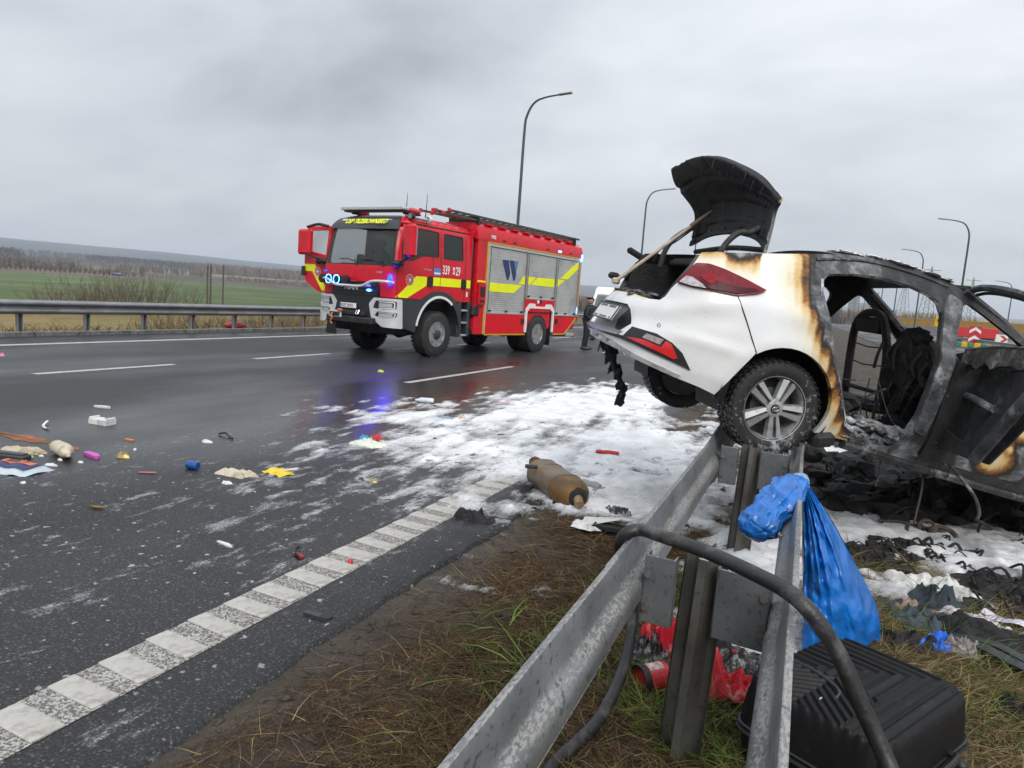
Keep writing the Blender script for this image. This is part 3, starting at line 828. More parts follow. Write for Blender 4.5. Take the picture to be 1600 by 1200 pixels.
def wheel_tyre(r, w, rr, n=40, lugs=True):
    """tyre about the y axis, outer face towards +y"""
    pr = [(rr, -w / 2 + .03), (rr + .02, -w / 2 + .005), (r - .09, -w / 2), (r - .03, -w / 2 + .02), (r, -w / 2 + .05)]
    k = [(-w / 2 + .05) + (w - .1) * t for t in np.linspace(0, 1, 9)]
    for i, h in enumerate(k[1:-1]): pr.append((r - (0.012 if i % 2 == 0 else 0.0), h))
    pr += [(r, w / 2 - .05), (r - .03, w / 2 - .02), (r - .09, w / 2), (rr + .02, w / 2 - .005), (rr, w / 2 - .03)]
    mb = MB().lathe(pr, n, frame((0, 0, 0), (1, 0, 0), (0, 0, -1)), cap=False)
    if lugs:
        for i in range(n):
            for s in (-1, 1):
                a = 2 * math.pi * (i + (0.25 if s > 0 else 0.75)) / n
                rot = roty(-a)
                p = np.array([r - .004, 0, 0]) @ rot.T
                mb.box((p[0], s * w * 0.36, p[2]), (.022, w * 0.24, 2 * math.pi * r / n * 0.62), rot)
    return mb
def truck_wheel(x, side, deep):
    r, w = 0.55, 0.36
    y = (1.04 if not deep else 1.06) * side
    sg = bpy.data.objects.new("wheel", wheel_tyre(r, w, 0.29, 36).mesh("tyre", M_TYRE)); C.objects.link(sg); sg.parent = truck
    sg.location = (x, y, 0.55); sg.rotation_euler = (0, random.uniform(0, 1), 0 if side > 0 else math.pi)
    fr = frame((0, 0, 0), (1, 0, 0), (0, 0, -1))
    if deep:
        prof = [(0.30, .165), (0.305, .18), (0.285, .18), (0.27, .15), (0.262, .05), (0.25, -.04), (0.17, -.06), (0.165, -.02), (0.15, .0), (0.07, .01), (0.06, .05), (0, .05)]
        MB().lathe(prof, 32, fr).build("rim", M_RIM, sg)
        if side > 0:
            t2 = MB(); t2.lathe([(0.29, -.18), (0.5, -.185), (0.55, -.15), (0.55, .12), (0.5, .155), (0.29, .15)], 32, fr, cap=False)
            o = t2.build("inner_tyre", M_TYRE, sg); o.location = (0, -0.40, 0)
    else:
        prof = [(0.30, .16), (0.305, .182), (0.28, .182), (0.265, .14), (0.235, .10), (0.225, .115), (0.15, .13), (0.14, .145), (0.125, .15), (0.11, .20), (0.06, .21), (0, .21)]
        MB().lathe(prof, 32, fr).build("rim", M_RIM, sg)
        h = MB()
        for i in range(10):
            a = 2 * math.pi * i / 10
            h.lathe([(0.02, 0), (0.02, .035), (0, .035)], 6, frame((0.185 * math.cos(a), .118, 0.185 * math.sin(a)), (1, 0, 0), (0, 0, -1)))
        h.build("wheel_nuts", M_CHR, sg)
        MB().lathe([(0.12, .14), (0.115, .205), (0.085, .225), (0, .225)], 20, fr).build("hub", M_DK, sg)
        g = MB()
        for i in range(10):
            a = 2 * math.pi * (i + .5) / 10
            g.lathe([(0.024, .0), (0.024, .004), (0, .004)], 10, frame((0.25 * math.cos(a), .128, 0.25 * math.sin(a)), (1, 0, 0), (0, 0, -1)))
        g.build("vent_holes", M_BLK, sg)
for s in (1, -1):
    truck_wheel(-0.05, s, False); truck_wheel(-4.72, s, True)
# chassis
mb = MB()
for s in (-1, 1): mb.box((-2.7, 0.42 * s, 0.85), (8.2, 0.09, 0.26), bev=.01)
for x in (-0.05, -4.72):
    mb.tube([(x, -0.95, 0.55), (x, -0.3, 0.55), (x, 0, 0.55), (x, 0.3, 0.55), (x, 0.95, 0.55)], [.09, .10, .2, .10, .09], 10)
mb.box((-2.2, 0.86, 0.70), (0.9, 0.5, 0.42), bev=.05).box((-2.3, -0.86, 0.70), (1.1, 0.5, 0.45), bev=.05).box((0.7, 0, 0.75), (1.1, 1.0, 0.5), bev=.08)
mb.tube([(-4.6, 0, .6), (-2.0, 0, .75), (-0.1, 0, .6)], .05, 8)
mb.box((1.0, 0.75, 0.62), (0.5, 0.5, 0.2), bev=.04).box((1.0, -0.75, 0.62), (0.5, 0.5, 0.2), bev=.04)
mb.build("chassis", M_CHAS, truck)

# ---- cab: a plate that wraps from the left side across the front to the right side
CW, CF, CR = 1.2, 1.5, 0.22
def _plan():
    p = [(-1.3 + 0.1 * i, CW) for i in range(26)]; p = [q for q in p if q[0] < CF - CR - .01]
    p += [(CF - CR + CR * math.sin(a), CW - CR + CR * math.cos(a)) for a in np.linspace(0, math.pi / 2, 9)]
    ys = np.linspace(CW - CR, -(CW - CR), 21)[1:-1]
    p += [(CF + 0.035 * (1 - (y / (CW - CR)) ** 2), y) for y in ys]
    p += [(CF - CR + CR * math.cos(a), -(CW - CR) - CR * math.sin(a)) for a in np.linspace(0, math.pi / 2, 9)]
    p += [(x, -CW) for x in np.linspace(CF - CR, -1.3, 26)[1:]]
    return np.array(p)
CPL = _plan(); CSS = np.concatenate([[0], np.cumsum(np.hypot(*np.diff(CPL, axis=0).T))])
ZL = [0, 1.3, 2.05, 2.5, 2.93, 3.05, 3.15, 3.24, 3.29]; FLN = [0, 0, 0.0, .07, .17, .24, .36, .60, .85]; TLN = [0, 0, 0, .02, .05, .075, .13, .26, .42]
def cab_map(s, z, off):
    s = np.asarray(s, float); z = np.asarray(z, float)
    x = np.interp(s, CSS, CPL[:, 0]); y = np.interp(s, CSS, CPL[:, 1]); e_ = .02
    tx = np.interp(s + e_, CSS, CPL[:, 0]) - np.interp(s - e_, CSS, CPL[:, 0]); ty = np.interp(s + e_, CSS, CPL[:, 1]) - np.interp(s - e_, CSS, CPL[:, 1])
    l_ = np.hypot(tx, ty) + 1e-9
    x = x - ty / l_ * off; y = y + tx / l_ * off
    fl = np.interp(z, ZL, FLN); tl = np.interp(z, ZL, TLN)
    return np.stack([x - fl * sstep(0.75, 1.5, x), y * (1 - tl / CW), z + 0 * s], -1)
def sx(x): return x + 1.3                          # left side: x -> s
S_FRONT = float(CSS[np.argmin(np.abs(CPL[:, 1]) + (CPL[:, 0] < 1) * 9)])   # s at the middle of the front
def sf(y): return S_FRONT - y                      # front: y -> s
def sxr(x): return float(CSS[-1]) - (x + 1.3)      # right side
S_END = float(CSS[-1])
def cab_panel(name, poly, mat, holes=(), off=0.0, thick=0.03, h=0.09, r=0.0, parent=None, smooth=40):
    p = rounded(poly, r) if r else poly
    mb = MB().panel(p, list(holes), h, lambda s, z, o: cab_map(s, z, o + off), thick)
    return mb.build(name, mat, truck if parent is None else parent, smooth)
def arch_pts(cx, cz, r, z0, n=14, rev=False):
    a0 = math.asin(min(1, (z0 - cz) / r)); a = np.linspace(a0, math.pi - a0, n)
    q = [(cx + r * math.cos(t), cz + r * math.sin(t)) for t in a]
    return q[::-1] if rev else q
ws = rounded([(sf(1.09), 2.08), (sf(-1.09), 2.08), (sf(-1.06), 2.90), (sf(1.06), 2.90)], 0.07)
w1 = rounded([(sx(1.30), 2.24), (sx(1.34), 2.62), (sx(1.20), 2.99), (sx(0.02), 2.97), (sx(0.02), 2.39), (sx(0.62), 2.39), (sx(0.92), 2.26)], 0.05)
w2 = rounded([(sx(-0.20), 2.39), (sx(-0.20), 2.96), (sx(-0.92), 2.95), (sx(-0.94), 2.39)], 0.06)
w2r = rounded([(sxr(-0.20), 2.39), (sxr(-0.94), 2.39), (sxr(-0.92), 2.95), (sxr(-0.20), 2.96)], 0.06)
dr = [(sxr(1.30), 1.42), (sxr(0.1), 1.42), (sxr(0.1), 3.0), (sxr(1.22), 3.0)]        # the open right-hand doorway
low = [(0.0, 1.37)] + arch_pts(sx(-0.05), 0.56, 1.02, 1.37, 14, True) + [(sx(1.28), 1.37), (sf(0.78), 1.37), (sf(0.74), 1.69), (sf(-0.74), 1.69), (sf(-0.78), 1.37), (sxr(1.28), 1.37)]
low = low + [(s_, z_) for s_, z_ in [(S_END - q[0], q[1]) for q in arch_pts(sx(-0.05), 0.56, 1.02, 1.37, 14, False)]] + [(S_END, 1.37)]
body = low + [(S_END, 3.16), (0.0, 3.16)]
cab_panel("cab_body", body, M_RED, [ws, w1, w2, w2r, dr])
roof_n = 30
V = []
for i in range(roof_n + 1):
    s_ = np.full(6, S_END * i / roof_n); z_ = np.array([3.155, 3.19, 3.23, 3.265, 3.285, 3.29])
    p = cab_map(s_, z_, 0.0)
    V.append(np.vstack([p, [[p[-1, 0] * 0.3 - 0.2, p[-1, 1] * 0.25, 3.31]]]))
mb = MB().grid(np.array(V), roof_n + 1, 7); mb.add([V[i][-1] for i in range(roof_n + 1)], [tuple(range(roof_n + 1))])
mb.box((-1.29, 0, 2.26), (0.03, 2.38, 1.8)); mb.build("cab_roof", M_RED, truck, 50)
MB().box((0.1, 0, 1.36), (2.6, 2.3, 0.06)).build("cab_floor", M_INT, truck)
mb = MB().panel(ws, [], 0.12, lambda s, z, o: cab_map(s, z, o - 0.012), 0.006)
mb.build("windscreen", M_GLASS, truck, 60)
for w in (w1, w2, w2r):
    MB().panel(w, [], 0.15, lambda s, z, o: cab_map(s, z, o - 0.012), 0.006).build("side_window", M_GLASSD, truck, 60)
def seal(poly, wd, name="window_seal", off=0.004, mat=None):
    P = np.asarray(poly); c = P.mean(0); q = c + (P - c) * (1 + wd / np.linalg.norm(P - c, axis=1))[:, None]
    MB().panel(q, [P], 0.1, lambda s, z, o: cab_map(s, z, o + off), 0.012).build(name, mat or M_BLK, truck)
for w in (w1, w2, ws): seal(w, 0.03)
# seams between the doors
for x, z0, z1 in ((1.40, 1.40, 2.2), (0.20, 1.62, 2.38), (-0.08, 1.60, 3.08), (-1.06, 1.40, 3.08)):
    cab_panel("door_seam", [(sx(x) - .007, z0), (sx(x) + .007, z0), (sx(x) + .007, z1), (sx(x) - .007, z1)], M_BLK, off=0.003, thick=0.004)
cab_panel("rain_gutter", [(sx(-1.28), 3.075), (sx(1.05), 3.075), (sx(1.05), 3.10), (sx(-1.28), 3.10)], M_BLK, off=0.02, thick=0.03)
# visor with lettering
vis = rounded([(sf(1.12), 2.90), (sf(-1.12), 2.90), (sf(-1.05), 3.20), (sf(-0.9), 3.275), (sf(0.9), 3.275), (sf(1.05), 3.20)], 0.05)
cab_panel("visor", vis, M_DK, off=0.07, thick=0.06, h=0.08)
def on_cab(s, z, off, s2=None):
    """frame lying on the cab skin at (s, z): x along decreasing s... towards the reader's right"""
    p = cab_map(np.array([s]), np.array([z]), off)[0]
    px = cab_map(np.array([s - .05]), np.array([z]), off)[0] - p; py = cab_map(np.array([s]), np.array([z + .05]), off)[0] - p
    return frame(p, px, py)
lettering("OSP TRZEBOWNISKO", 0.20, on_cab(sf(-0.64), 3.02, 0.080), M_TXTY, truck, shear=0.3, width=0.70, bold=0.004)
lettering("WISS", 0.105, on_cab(sf(-0.86), 3.09, 0.078), M_TXTW, truck, width=0.75, bold=0.003)
cab_panel("visor_badge", [(sf(0.62), 3.11), (sf(0.62), 3.14), (sf(0.86), 3.14), (sf(0.86), 3.11)], M_ALUT, off=0.076, thick=0.004)
# grille, bumper, lamps
g = MB().panel(rounded([(sf(0.72), 1.34), (sf(-0.72), 1.34), (sf(-0.75), 1.68), (sf(0.75), 1.68)], 0.05), [], 0.1, lambda s, z, o: cab_map(s, z, o + 0.012), 0.05)
gr = g.build("grille", M_BLK, truck)
for z in (1.395, 1.46, 1.60):
    cab_panel("grille_bar", [(sf(0.66), z), (sf(0.66), z + .028), (sf(-0.66), z + .028), (sf(-0.66), z)], M_DK, off=0.035, thick=0.025, parent=gr)
lettering("MAN", 0.15, on_cab(sf(-0.30), 1.49, 0.046), M_TXTS, truck, width=1.35, bold=0.004, extrude=0.006)
lettering("CNBOP", 0.06, on_cab(sf(0.62), 1.90, 0.004), M_TXTS, truck)
cab_panel("bumper_centre", rounded([(sf(0.80), 0.80), (sf(-0.80), 0.80), (sf(-0.80), 1.36), (sf(0.80), 1.36)], 0.04), M_BLK, off=0.06, thick=0.1)
MB().box((1.60, 0, 0.80), (0.24, 1.5, 0.16), bev=.03).box((1.62, 0.0, 0.95), (0.16, 0.9, 0.10), bev=.02).build("winch_tray", M_CHAS, truck)
def headlamp_corner(sgn):
    S = (lambda y: sf(y)) if sgn > 0 else (lambda y: sf(-y))
    Sx = (lambda x: sx(x)) if sgn > 0 else (lambda x: sxr(x))
    outer = [(S(0.52), 1.20), (S(0.66), 1.345), (Sx(1.30), 1.345), (Sx(1.26), 0.68), (S(0.92), 0.70), (S(0.60), 0.90)]
    if sgn < 0: outer = outer[::-1]
    hl = rounded([(S(0.64), 1.11), (S(0.72), 1.285), (Sx(1.40), 1.285), (Sx(1.40), 1.12), (S(0.94), 1.085)][::1 if sgn > 0 else -1], 0.03)
    fl = rounded([(S(0.70), 0.94), (S(0.78), 1.04), (Sx(1.38), 1.03), (Sx(1.40), 0.93), (S(0.92), 0.875)][::1 if sgn > 0 else -1], 0.03)
    o = cab_panel("bumper_corner", rounded(outer, 0.035), M_SILV, [hl, fl], off=0.075, thick=0.05, h=0.05)
    for pl, nm in ((hl, "headlight"), (fl, "fog_light")):
        q = MB().panel(pl, [], 0.06, lambda s, z, o_: cab_map(s, z, o_ + 0.045), 0.02).build(nm, M_BLK, o)
        P = np.asarray(pl); c = P.mean(0)
        MB().panel(c + (P - c) * [0.9, 0.86], [c + (P - c) * [0.82, 0.66]], 0.04, lambda s, z, o_: cab_map(s, z, o_ + 0.058), 0.008).build("light_strip", M_WHT, q)
        MB().panel(c + (P - c) * [0.70, 0.5], [], 0.05, lambda s, z, o_: cab_map(s, z, o_ + 0.052), 0.006).build("lens", M_LAMP, q)
headlamp_corner(1); headlamp_corner(-1)
# dark side skirt behind the bumper corner and the front wheel arch
for sgn in (1, -1):
    T = (lambda p: [(sx(a), b) for a, b in p]) if sgn > 0 else (lambda p: [(sxr(a), b) for a, b in p][::-1])
    ring = [(1.27, 1.36), (0.62, 1.36)] + [(a, b) for a, b in arch_pts(-0.05, 0.56, 1.03, 1.36, 16)][1:-1] + [(-0.72, 1.36), (-0.95, 0.9), (-0.95, 0.50), (-0.84, 0.50)]
    a_ = np.linspace(math.pi * 0.98, math.pi * 0.03, 22)
    ring += [(-0.05 + 0.84 * math.cos(t), 0.56 + 0.90 * math.sin(t)) for t in a_] + [(0.80, 0.60), (1.24, 0.70)]
    cab_panel("wheel_arch", T(ring), M_DK, off=0.045, thick=0.30, h=0.08)
    a_ = np.linspace(math.pi * 0.30, math.pi * 0.93, 20) if sgn > 0 else np.linspace(math.pi * 0.30, math.pi * 0.93, 20)
    band = [(-0.05 + 0.86 * math.cos(math.pi - t), 0.56 + 0.92 * math.sin(t)) for t in a_] + [(-0.05 + 0.80 * math.cos(math.pi - t), 0.56 + 0.86 * math.sin(t)) for t in a_[::-1]]
    cab_panel("arch_trim", T(band)[::1], M_WHT, off=0.055, thick=0.02, h=0.06)
# step box behind the front wheel
mb = MB()
mb.box((-0.93, 1.08, 0.93), (0.14, 0.24, 0.90), bev=.02).box((-1.32, 1.08, 0.93), (0.12, 0.24, 0.90), bev=.02).box((-1.12, 0.98, 0.93), (0.36, 0.06, 0.88))
mb.build("step_housing", M_DK, truck)
for z in (0.52, 0.84, 1.15): MB().box((-1.13, 1.09, z), (0.30, 0.20, 0.05), bev=.012).build("step", M_ALUT, truck)
# plate, winch hook, tow eye
pl = MB().box((1.635, -0.10, 1.12), (0.02, 0.52, 0.115), bev=.006).build("number_plate", M_WHT, truck)
MB().box((1.647, -0.335, 1.12), (0.004, 0.045, 0.10)).build("plate_band", M_BLUEF, pl)
lettering("RZE 25911", 0.105, frame((1.648, -0.30, 1.085), (0, 1, 0), (0, 0, 1)), M_BLK, pl, width=0.80)
w = MB().box((1.72, -0.42, 0.90), (0.05, 0.42, 0.17), bev=.02).build("fairlead", M_ALUT, truck)
MB().box((1.742, -0.42, 0.90), (0.03, 0.30, 0.09), bev=.015).build("fairlead_slot", M_BLK, w)
hk = pm("winch_hook_orange", (0.5, 0.14, 0.04), 0.5)
MB().tube(catmull([(1.76, -0.46, 0.92), (1.80, -0.48, 0.86), (1.80, -0.44, 0.80), (1.79, -0.50, 0.72), (1.78, -0.45, 0.66)]), 0.022, 8).box((1.77, -0.22, 1.0), (.06, .14, .06), bev=.015).build("winch_hook", hk, truck)
MB().tube(catmull([(1.70, 0.26, 1.03), (1.74, 0.26, 0.95), (1.74, 0.33, 0.94), (1.70, 0.33, 1.03)]), 0.016, 8).build("shackle", M_CHR, truck)
MB().prism([(0, 0), (.35, 0), (.32, .38), (.06, .40)], -0.01, 0.01, frame((1.62, -0.82, 0.42), (0, 1, 0), (0, 0, 1))).build("mud_flap", M_BLK, truck)
# bull bar with spot lamps
mb = MB().tube(catmull([(1.52, 1.18, 1.70), (1.68, 1.08, 1.715), (1.74, 0.72, 1.70), (1.76, 0.42, 1.585), (1.76, 0, 1.575), (1.76, -0.42, 1.585), (1.74, -0.72, 1.70), (1.68, -1.08, 1.715), (1.52, -1.18, 1.70)], 6), 0.032, 10)
for y in (-0.5, 0.5): mb.box((1.66, y, 1.60), (0.2, 0.03, 0.05))
mb.build("bull_bar", M_SILV, truck)
for y, lit in ((-0.90, 0), (-0.66, 1), (-0.40, 1), (-0.14, 0)):
    fr = frame((1.70, y, 1.70), (0, 1, 0), (0, 0, 1))
    sp_ = MB().lathe([(0.03, -.12), (.09, -.06), (.105, 0.0), (.105, .05), (.09, .055)], 20, fr).build("spot_lamp", M_BLK, truck)
    MB().lathe([(0.0, .045), (.075, .048), (.078, .044)], 18, fr).build("lens", M_BLUED if lit else M_LAMP, sp_)
    if lit: MB().lathe([(.076, .050), (.102, .058), (.102, .05), (.078, .044)], 20, fr, cap=False).build("light_ring", M_BLUEW, sp_)
for p, y in (((1.565, 0.47, 1.50), 0), ((1.525, -1.02, 1.88), 0)):
    MB().ico(p, (.02, .075, .026), 2).build("strobe_light", M_BLUEW if p[1] > 0 else M_BLUED, truck)
p = cab_map(np.array([sx(1.44) + .12]), np.array([1.73]), 0.01)[0]
MB().ico((p[0], p[1], p[2] + .03), (.04, .07, .13), 2).build("blue_light", M_BLUEL, truck)
# yellow stripe, badge, lettering on the cab side
def film(poly, mat=None, off=0.004, name="reflective_strip"): return cab_panel(name, poly, mat or M_YEL, off=off, thick=0.003, h=0.12)
film([(sx(1.44), 1.385), (sx(1.08), 1.385), (sx(0.42), 1.70), (sx(0.42), 1.90), (sx(0.80), 1.90)][::-1])
film([(sx(0.19), 1.71), (sx(-0.07), 1.715), (sx(-0.07), 1.915), (sx(0.19), 1.91)])
film([(sx(-0.09), 1.715), (sx(-0.90), 1.72), (sx(-0.90), 1.92), (sx(-0.09), 1.915)])
film([(sx(-1.10), 1.72), (sx(-1.29), 1.72), (sx(-1.29), 1.92), (sx(-1.10), 1.92)])
for x in (0.31, -1.0):
    cab_panel("door_handle", rounded([(sx(x + .09), 1.68), (sx(x - .09), 1.68), (sx(x - .09), 1.93), (sx(x + .09), 1.93)], 0.07), M_BLK, off=0.03, thick=0.03, h=0.06)
M_BADGE = pm("badge_red", (0.38, 0.02, 0.03), 0.4); M_PINK = pm("badge_rim", (0.75, 0.33, 0.36), 0.4)
def badge(fr_fn, par, r=0.125):
    F_ = fr_fn
    b = MB().lathe([(0, .0), (r, 0), (r, .004), (0, .004)], 24, F_).build("badge", M_PINK, par)
    MB().lathe([(0, .004), (r * .84, .004), (r * .84, .007), (0, .007)], 24, F_).build("badge_field", M_BADGE, b)
    mb = MB()
    for i in range(8):
        a = math.pi * i / 4
        q = F_ @ np.array([r * .62 * math.cos(a), r * .62 * math.sin(a), .008, 1]); mb.box(q[:3], (.018, .018, .018), F_[:3, :3])
    q = F_ @ np.array([0, 0, .008, 1])
    for i in range(4):
        a = math.pi * i / 4; mb.box(q[:3], (r * .7, .013, .008), F_[:3, :3] @ rotz(a))
    mb.build("badge_star", M_TXTW, b)
badge(on_cab(sx(1.02), 1.80, 0.003), truck, 0.135)
lettering("339", 0.30, on_cab(sx(-0.14), 2.01, 0.004), M_TXTW, truck, width=0.62, bold=0.004)
lettering("29", 0.30, on_cab(sx(-0.66), 2.01, 0.004), M_TXTW, truck, width=0.62, bold=0.004)
bx = cab_panel("number_box", [(sx(-0.555), 2.03), (sx(-0.625), 2.03), (sx(-0.625), 2.20), (sx(-0.555), 2.20)], M_TXTW, off=0.004, thick=0.003)
lettering("8", 0.13, on_cab(sx(-0.565), 2.07, 0.008), M_RED, truck, width=0.6)
st = film([(sx(0.18), 1.96), (sx(-0.08), 1.96), (sx(-0.08), 2.13), (sx(0.18), 2.13)], M_BLUEF, name="information_sticker")
film([(sx(0.17), 1.99), (sx(-0.06), 1.99), (sx(-0.06), 2.03), (sx(0.17), 2.03)], M_TXTW, off=0.008, name="sticker_text")
lettering("TGM 13.290", 0.055, on_cab(sx(0.56), 2.055, 0.004), M_TXTS, truck)
cab_panel("filler_label", [(sx(-1.14), 1.50), (sx(-1.2), 1.50), (sx(-1.2), 1.62), (sx(-1.14), 1.62)], M_TXTW, off=0.004, thick=0.003)
# wipers
for y0, y1 in ((-0.55, -0.05), (0.15, 0.75)):
    a = cab_map(np.array([sf(y0), sf((y0 + y1) / 2), sf(y1)]), np.array([2.18, 2.20, 2.14]), 0.03); a2 = cab_map(np.array([sf(y1), sf(y1 + .04), sf(y1 + .1)]), np.array([2.2, 2.12, 2.06]), 0.03)
    MB().tube(a, .012, 6).tube(a2, .016, 6).build("wiper", M_BLK, truck)
# left mirror
mr = MB().box((1.52, 1.60, 2.64), (0.20, 0.30, 0.72), rotz(-.25), bev=.05).build("mirror", M_RED, truck)
MB().box((1.42, 1.62, 2.64), (0.02, 0.24, 0.62), rotz(-.25), bev=.008).build("mirror_glass", M_CHR, mr)
MB().tube(catmull([(1.36, 1.18, 2.98), (1.50, 1.34, 3.03), (1.56, 1.62, 3.0)]), [.04] * 17, 8).build("mirror_cap", M_RED, mr)
MB().tube(catmull([(1.44, 1.17, 2.14), (1.52, 1.36, 2.16), (1.54, 1.60, 2.30)]), .035, 8).ico((1.50, 1.26, 2.13), (.16, .11, .08), 2).build("mirror_arm", M_BLK, mr)
# work lamp and rail on the roof edge
wl_ = MB().tube([(0.35, 1.10, 3.22), (0.95, 1.10, 3.22)], .035, 10).build("work_lamp_rail", M_ALUT, truck)
for x in (0.98, 0.36):
    fr = frame((x, 1.12, 3.235), (0, 1, 0), (0, 0, 1))
    MB().lathe([(.05, -.08), (.08, 0), (.08, .05), (.06, .055), (0, .055)], 16, fr).build("work_lamp", M_BLK if x > .5 else M_WHT, wl_)
    MB().lathe([(0, .057), (.06, .057)], 16, fr).build("lens", M_LAMP, wl_)
# light bar, beacons, aerials
lb = MB().box((1.02, -0.02, 3.40), (0.22, 2.02, 0.075), bev=.02).build("light_bar", M_ALUT, truck)
for i in range(16): MB().box((1.134, -0.96 + .123 * i, 3.40), (.012, .10, .055)).build("light_segment", M_LAMP, lb)
MB().box((1.0, 0, 3.345), (0.16, 1.9, 0.04)).build("light_bar_foot", M_BLK, lb)
M_BEAC = pm("beacon_red", (0.42, 0.02, 0.03), 0.2, var=0.1)
for y in (1.02, -1.0):
    b = MB().ico((0.66, y * .82, 3.385), (.26, .14, .085), 2).build("beacon", M_BEAC, truck)
    MB().box((0.66, y * .82, 3.325), (.44, .22, .05), bev=.02).build("beacon_foot", M_BLK, b)
for x, y in ((0.55, 0.55), (0.30, 0.95)): MB().tube([(x, y, 3.28), (x, y, 3.36), (x - .03, y, 3.84)], [.02, .012, .005], 6).build("aerial", M_BLK, truck)
# the right-hand door, swung open, with its mirror
DR = bpy.data.objects.new("open_door", None); C.objects.link(DR); DR.parent = truck; DR.location = (1.28, -1.20, 0); DR.rotation_euler = (0, 0, R(-4))
dmap = lambda y, z, o: np.stack([0.0 + o - 0.05 * sstep(2.1, 2.95, z), -np.asarray(y, float), z + 0 * y], -1)
dwin = rounded([(0.12, 2.26), (0.80, 2.36), (0.84, 2.86), (0.10, 2.88)], .05)
MB().panel(rounded([(0.0, 1.36), (0.35, 1.36), (0.90, 1.62), (0.95, 2.1), (0.95, 2.88), (0.88, 2.96), (0.0, 2.97)], .05), [dwin], .1, dmap, .07).build("door_panel", M_RED, DR)
MB().panel(dwin, [], .2, lambda y, z, o: dmap(y, z, o - .03), .006).build("door_glass", glass_mat("door_glass", (0.35, 0.42, 0.40), 0.35), DR)
MB().panel([(0.02, 1.40), (0.22, 1.40), (0.62, 1.86), (0.93, 1.86), (0.93, 2.03), (0.52, 2.03)], [], .1, lambda y, z, o: dmap(y, z, o + .004), .003).build("reflective_strip", M_YEL, DR)
MB().box((0.04, -0.93, 1.86), (.06, .12, .24), bev=.02).build("door_handle", M_BLK, DR)
DM = MB().box((0.16, -0.72, 2.56), (0.18, 0.42, 0.62), rotz(.1), bev=.05).build("door_mirror", M_RED, DR)
MB().tube(catmull([(0.05, 0.02, 2.95), (0.2, -0.2, 2.98), (0.2, -0.6, 2.92)]), .035, 8).tube(catmull([(0.06, -0.05, 2.16), (0.2, -0.3, 2.2), (0.18, -0.85, 2.36)]), .028, 8).ico((0.1, -.05, 2.12), (.1, .12, .08), 2).ico((0.1, -.25, 2.12), (.08, .09, .09), 2).build("mirror_arm", M_BLK, DR)
badge(frame((0.006, -0.40, 1.86), (0, 1, 0), (0, 0, 1)), DR, 0.12)
# inside of the cab
mb = MB()
for y in (0.55, -0.55):
    mb.box((0.55, y, 1.75), (0.5, 0.5, 0.16), bev=.05).box((0.30, y, 2.15), (0.14, 0.48, 0.75), roty(-.15), bev=.05).box((0.24, y, 2.62), (0.1, 0.26, 0.2), bev=.04)
    mb.box((-0.9, y, 2.1), (0.14, 0.9, 0.9), bev=.05)
mb.build("seats", M_INT, truck)
MB().box((1.18, 0, 1.95), (0.5, 2.1, 0.28), roty(.2), bev=.07).box((1.16, -0.25, 2.2), (.12, .2, .25), bev=.03).build("dashboard", M_INT, truck)
MB().lathe([(0.19 + .02 * math.cos(t), .02 * math.sin(t)) for t in np.linspace(0, 2 * math.pi, 8)], 20, frame((0.98, 0.55, 2.12), (0, 1, 0), (-.8, 0, .6)), cap=False).build("steering_wheel", M_BLK, truck)

# ---- superstructure
X0, X1 = -1.45, -7.08
YB = 1.25
def sbox(name, x0, x1, z0, z1, mat, y=YB, t=0.03, parent=None, bev=0.006, both=False):
    mb = MB().box(((x0 + x1) / 2, y - t / 2, (z0 + z1) / 2), (abs(x1 - x0), t, z1 - z0), bev=bev)
    if both: MB().box(((x0 + x1) / 2, -y + t / 2, (z0 + z1) / 2), (abs(x1 - x0), t, z1 - z0), bev=bev).build(name, mat, truck)
    return mb.build(name, mat, truck if parent is None else parent)
mb = MB().box(((X0 + X1) / 2 - .02, 0, 1.95), (X1 - X0 + .12 if X1 > X0 else X0 - X1 - .12, 2 * YB - .12, 2.5), bev=.02)
for s in (-1, 1):
    mb.box((-2.98, s * (YB - .2), 0.86), (2.0, .30, 0.60), bev=.01)
mb.build("box_core", M_RED, truck)
mb = MB().box((X0 - .02, 0, 2.0), (0.06, 2 * YB - .3, 2.7), bev=.02); mb.build("box_front_wall", M_DK, truck)
sbox("front_pillar", X0, X0 - .40, 0.55, 3.0, M_RED, YB + .01, .10, both=True)
# roof fascia with a chamfered top
prof = [(1.20, 2.98), (1.27, 2.98), (1.275, 3.12), (1.22, 3.30), (1.05, 3.40), (0.2, 3.40), (0.2, 3.30), (1.0, 3.2)]
for s in (-1, 1):
    pp = [(s * a, b) for a, b in prof]
    mb = MB(); n_ = len(pp)
    V = [(x, a, b) for x in (X0 + .06, X1 - .02) for a, b in pp]
    F = [tuple(range(n_)), tuple(range(n_, 2 * n_))[::-1]] + [(i, n_ + i, n_ + (i + 1) % n_, (i + 1) % n_) for i in range(n_)]
    if s > 0: F = [f[::-1] for f in F]
    mb.add(V, F).build("roof_fascia", M_RED, truck)
for x in np.arange(-2.1, -7.0, -0.62): MB().box((x, 1.05, 3.41), (.34, .22, .05), bev=.02).build("roof_cleat", M_RED, truck)
MB().box(((X0 + X1) / 2, 0, 3.34), (5.5, 2.1, .05)).build("box_roof", M_ALU, truck)
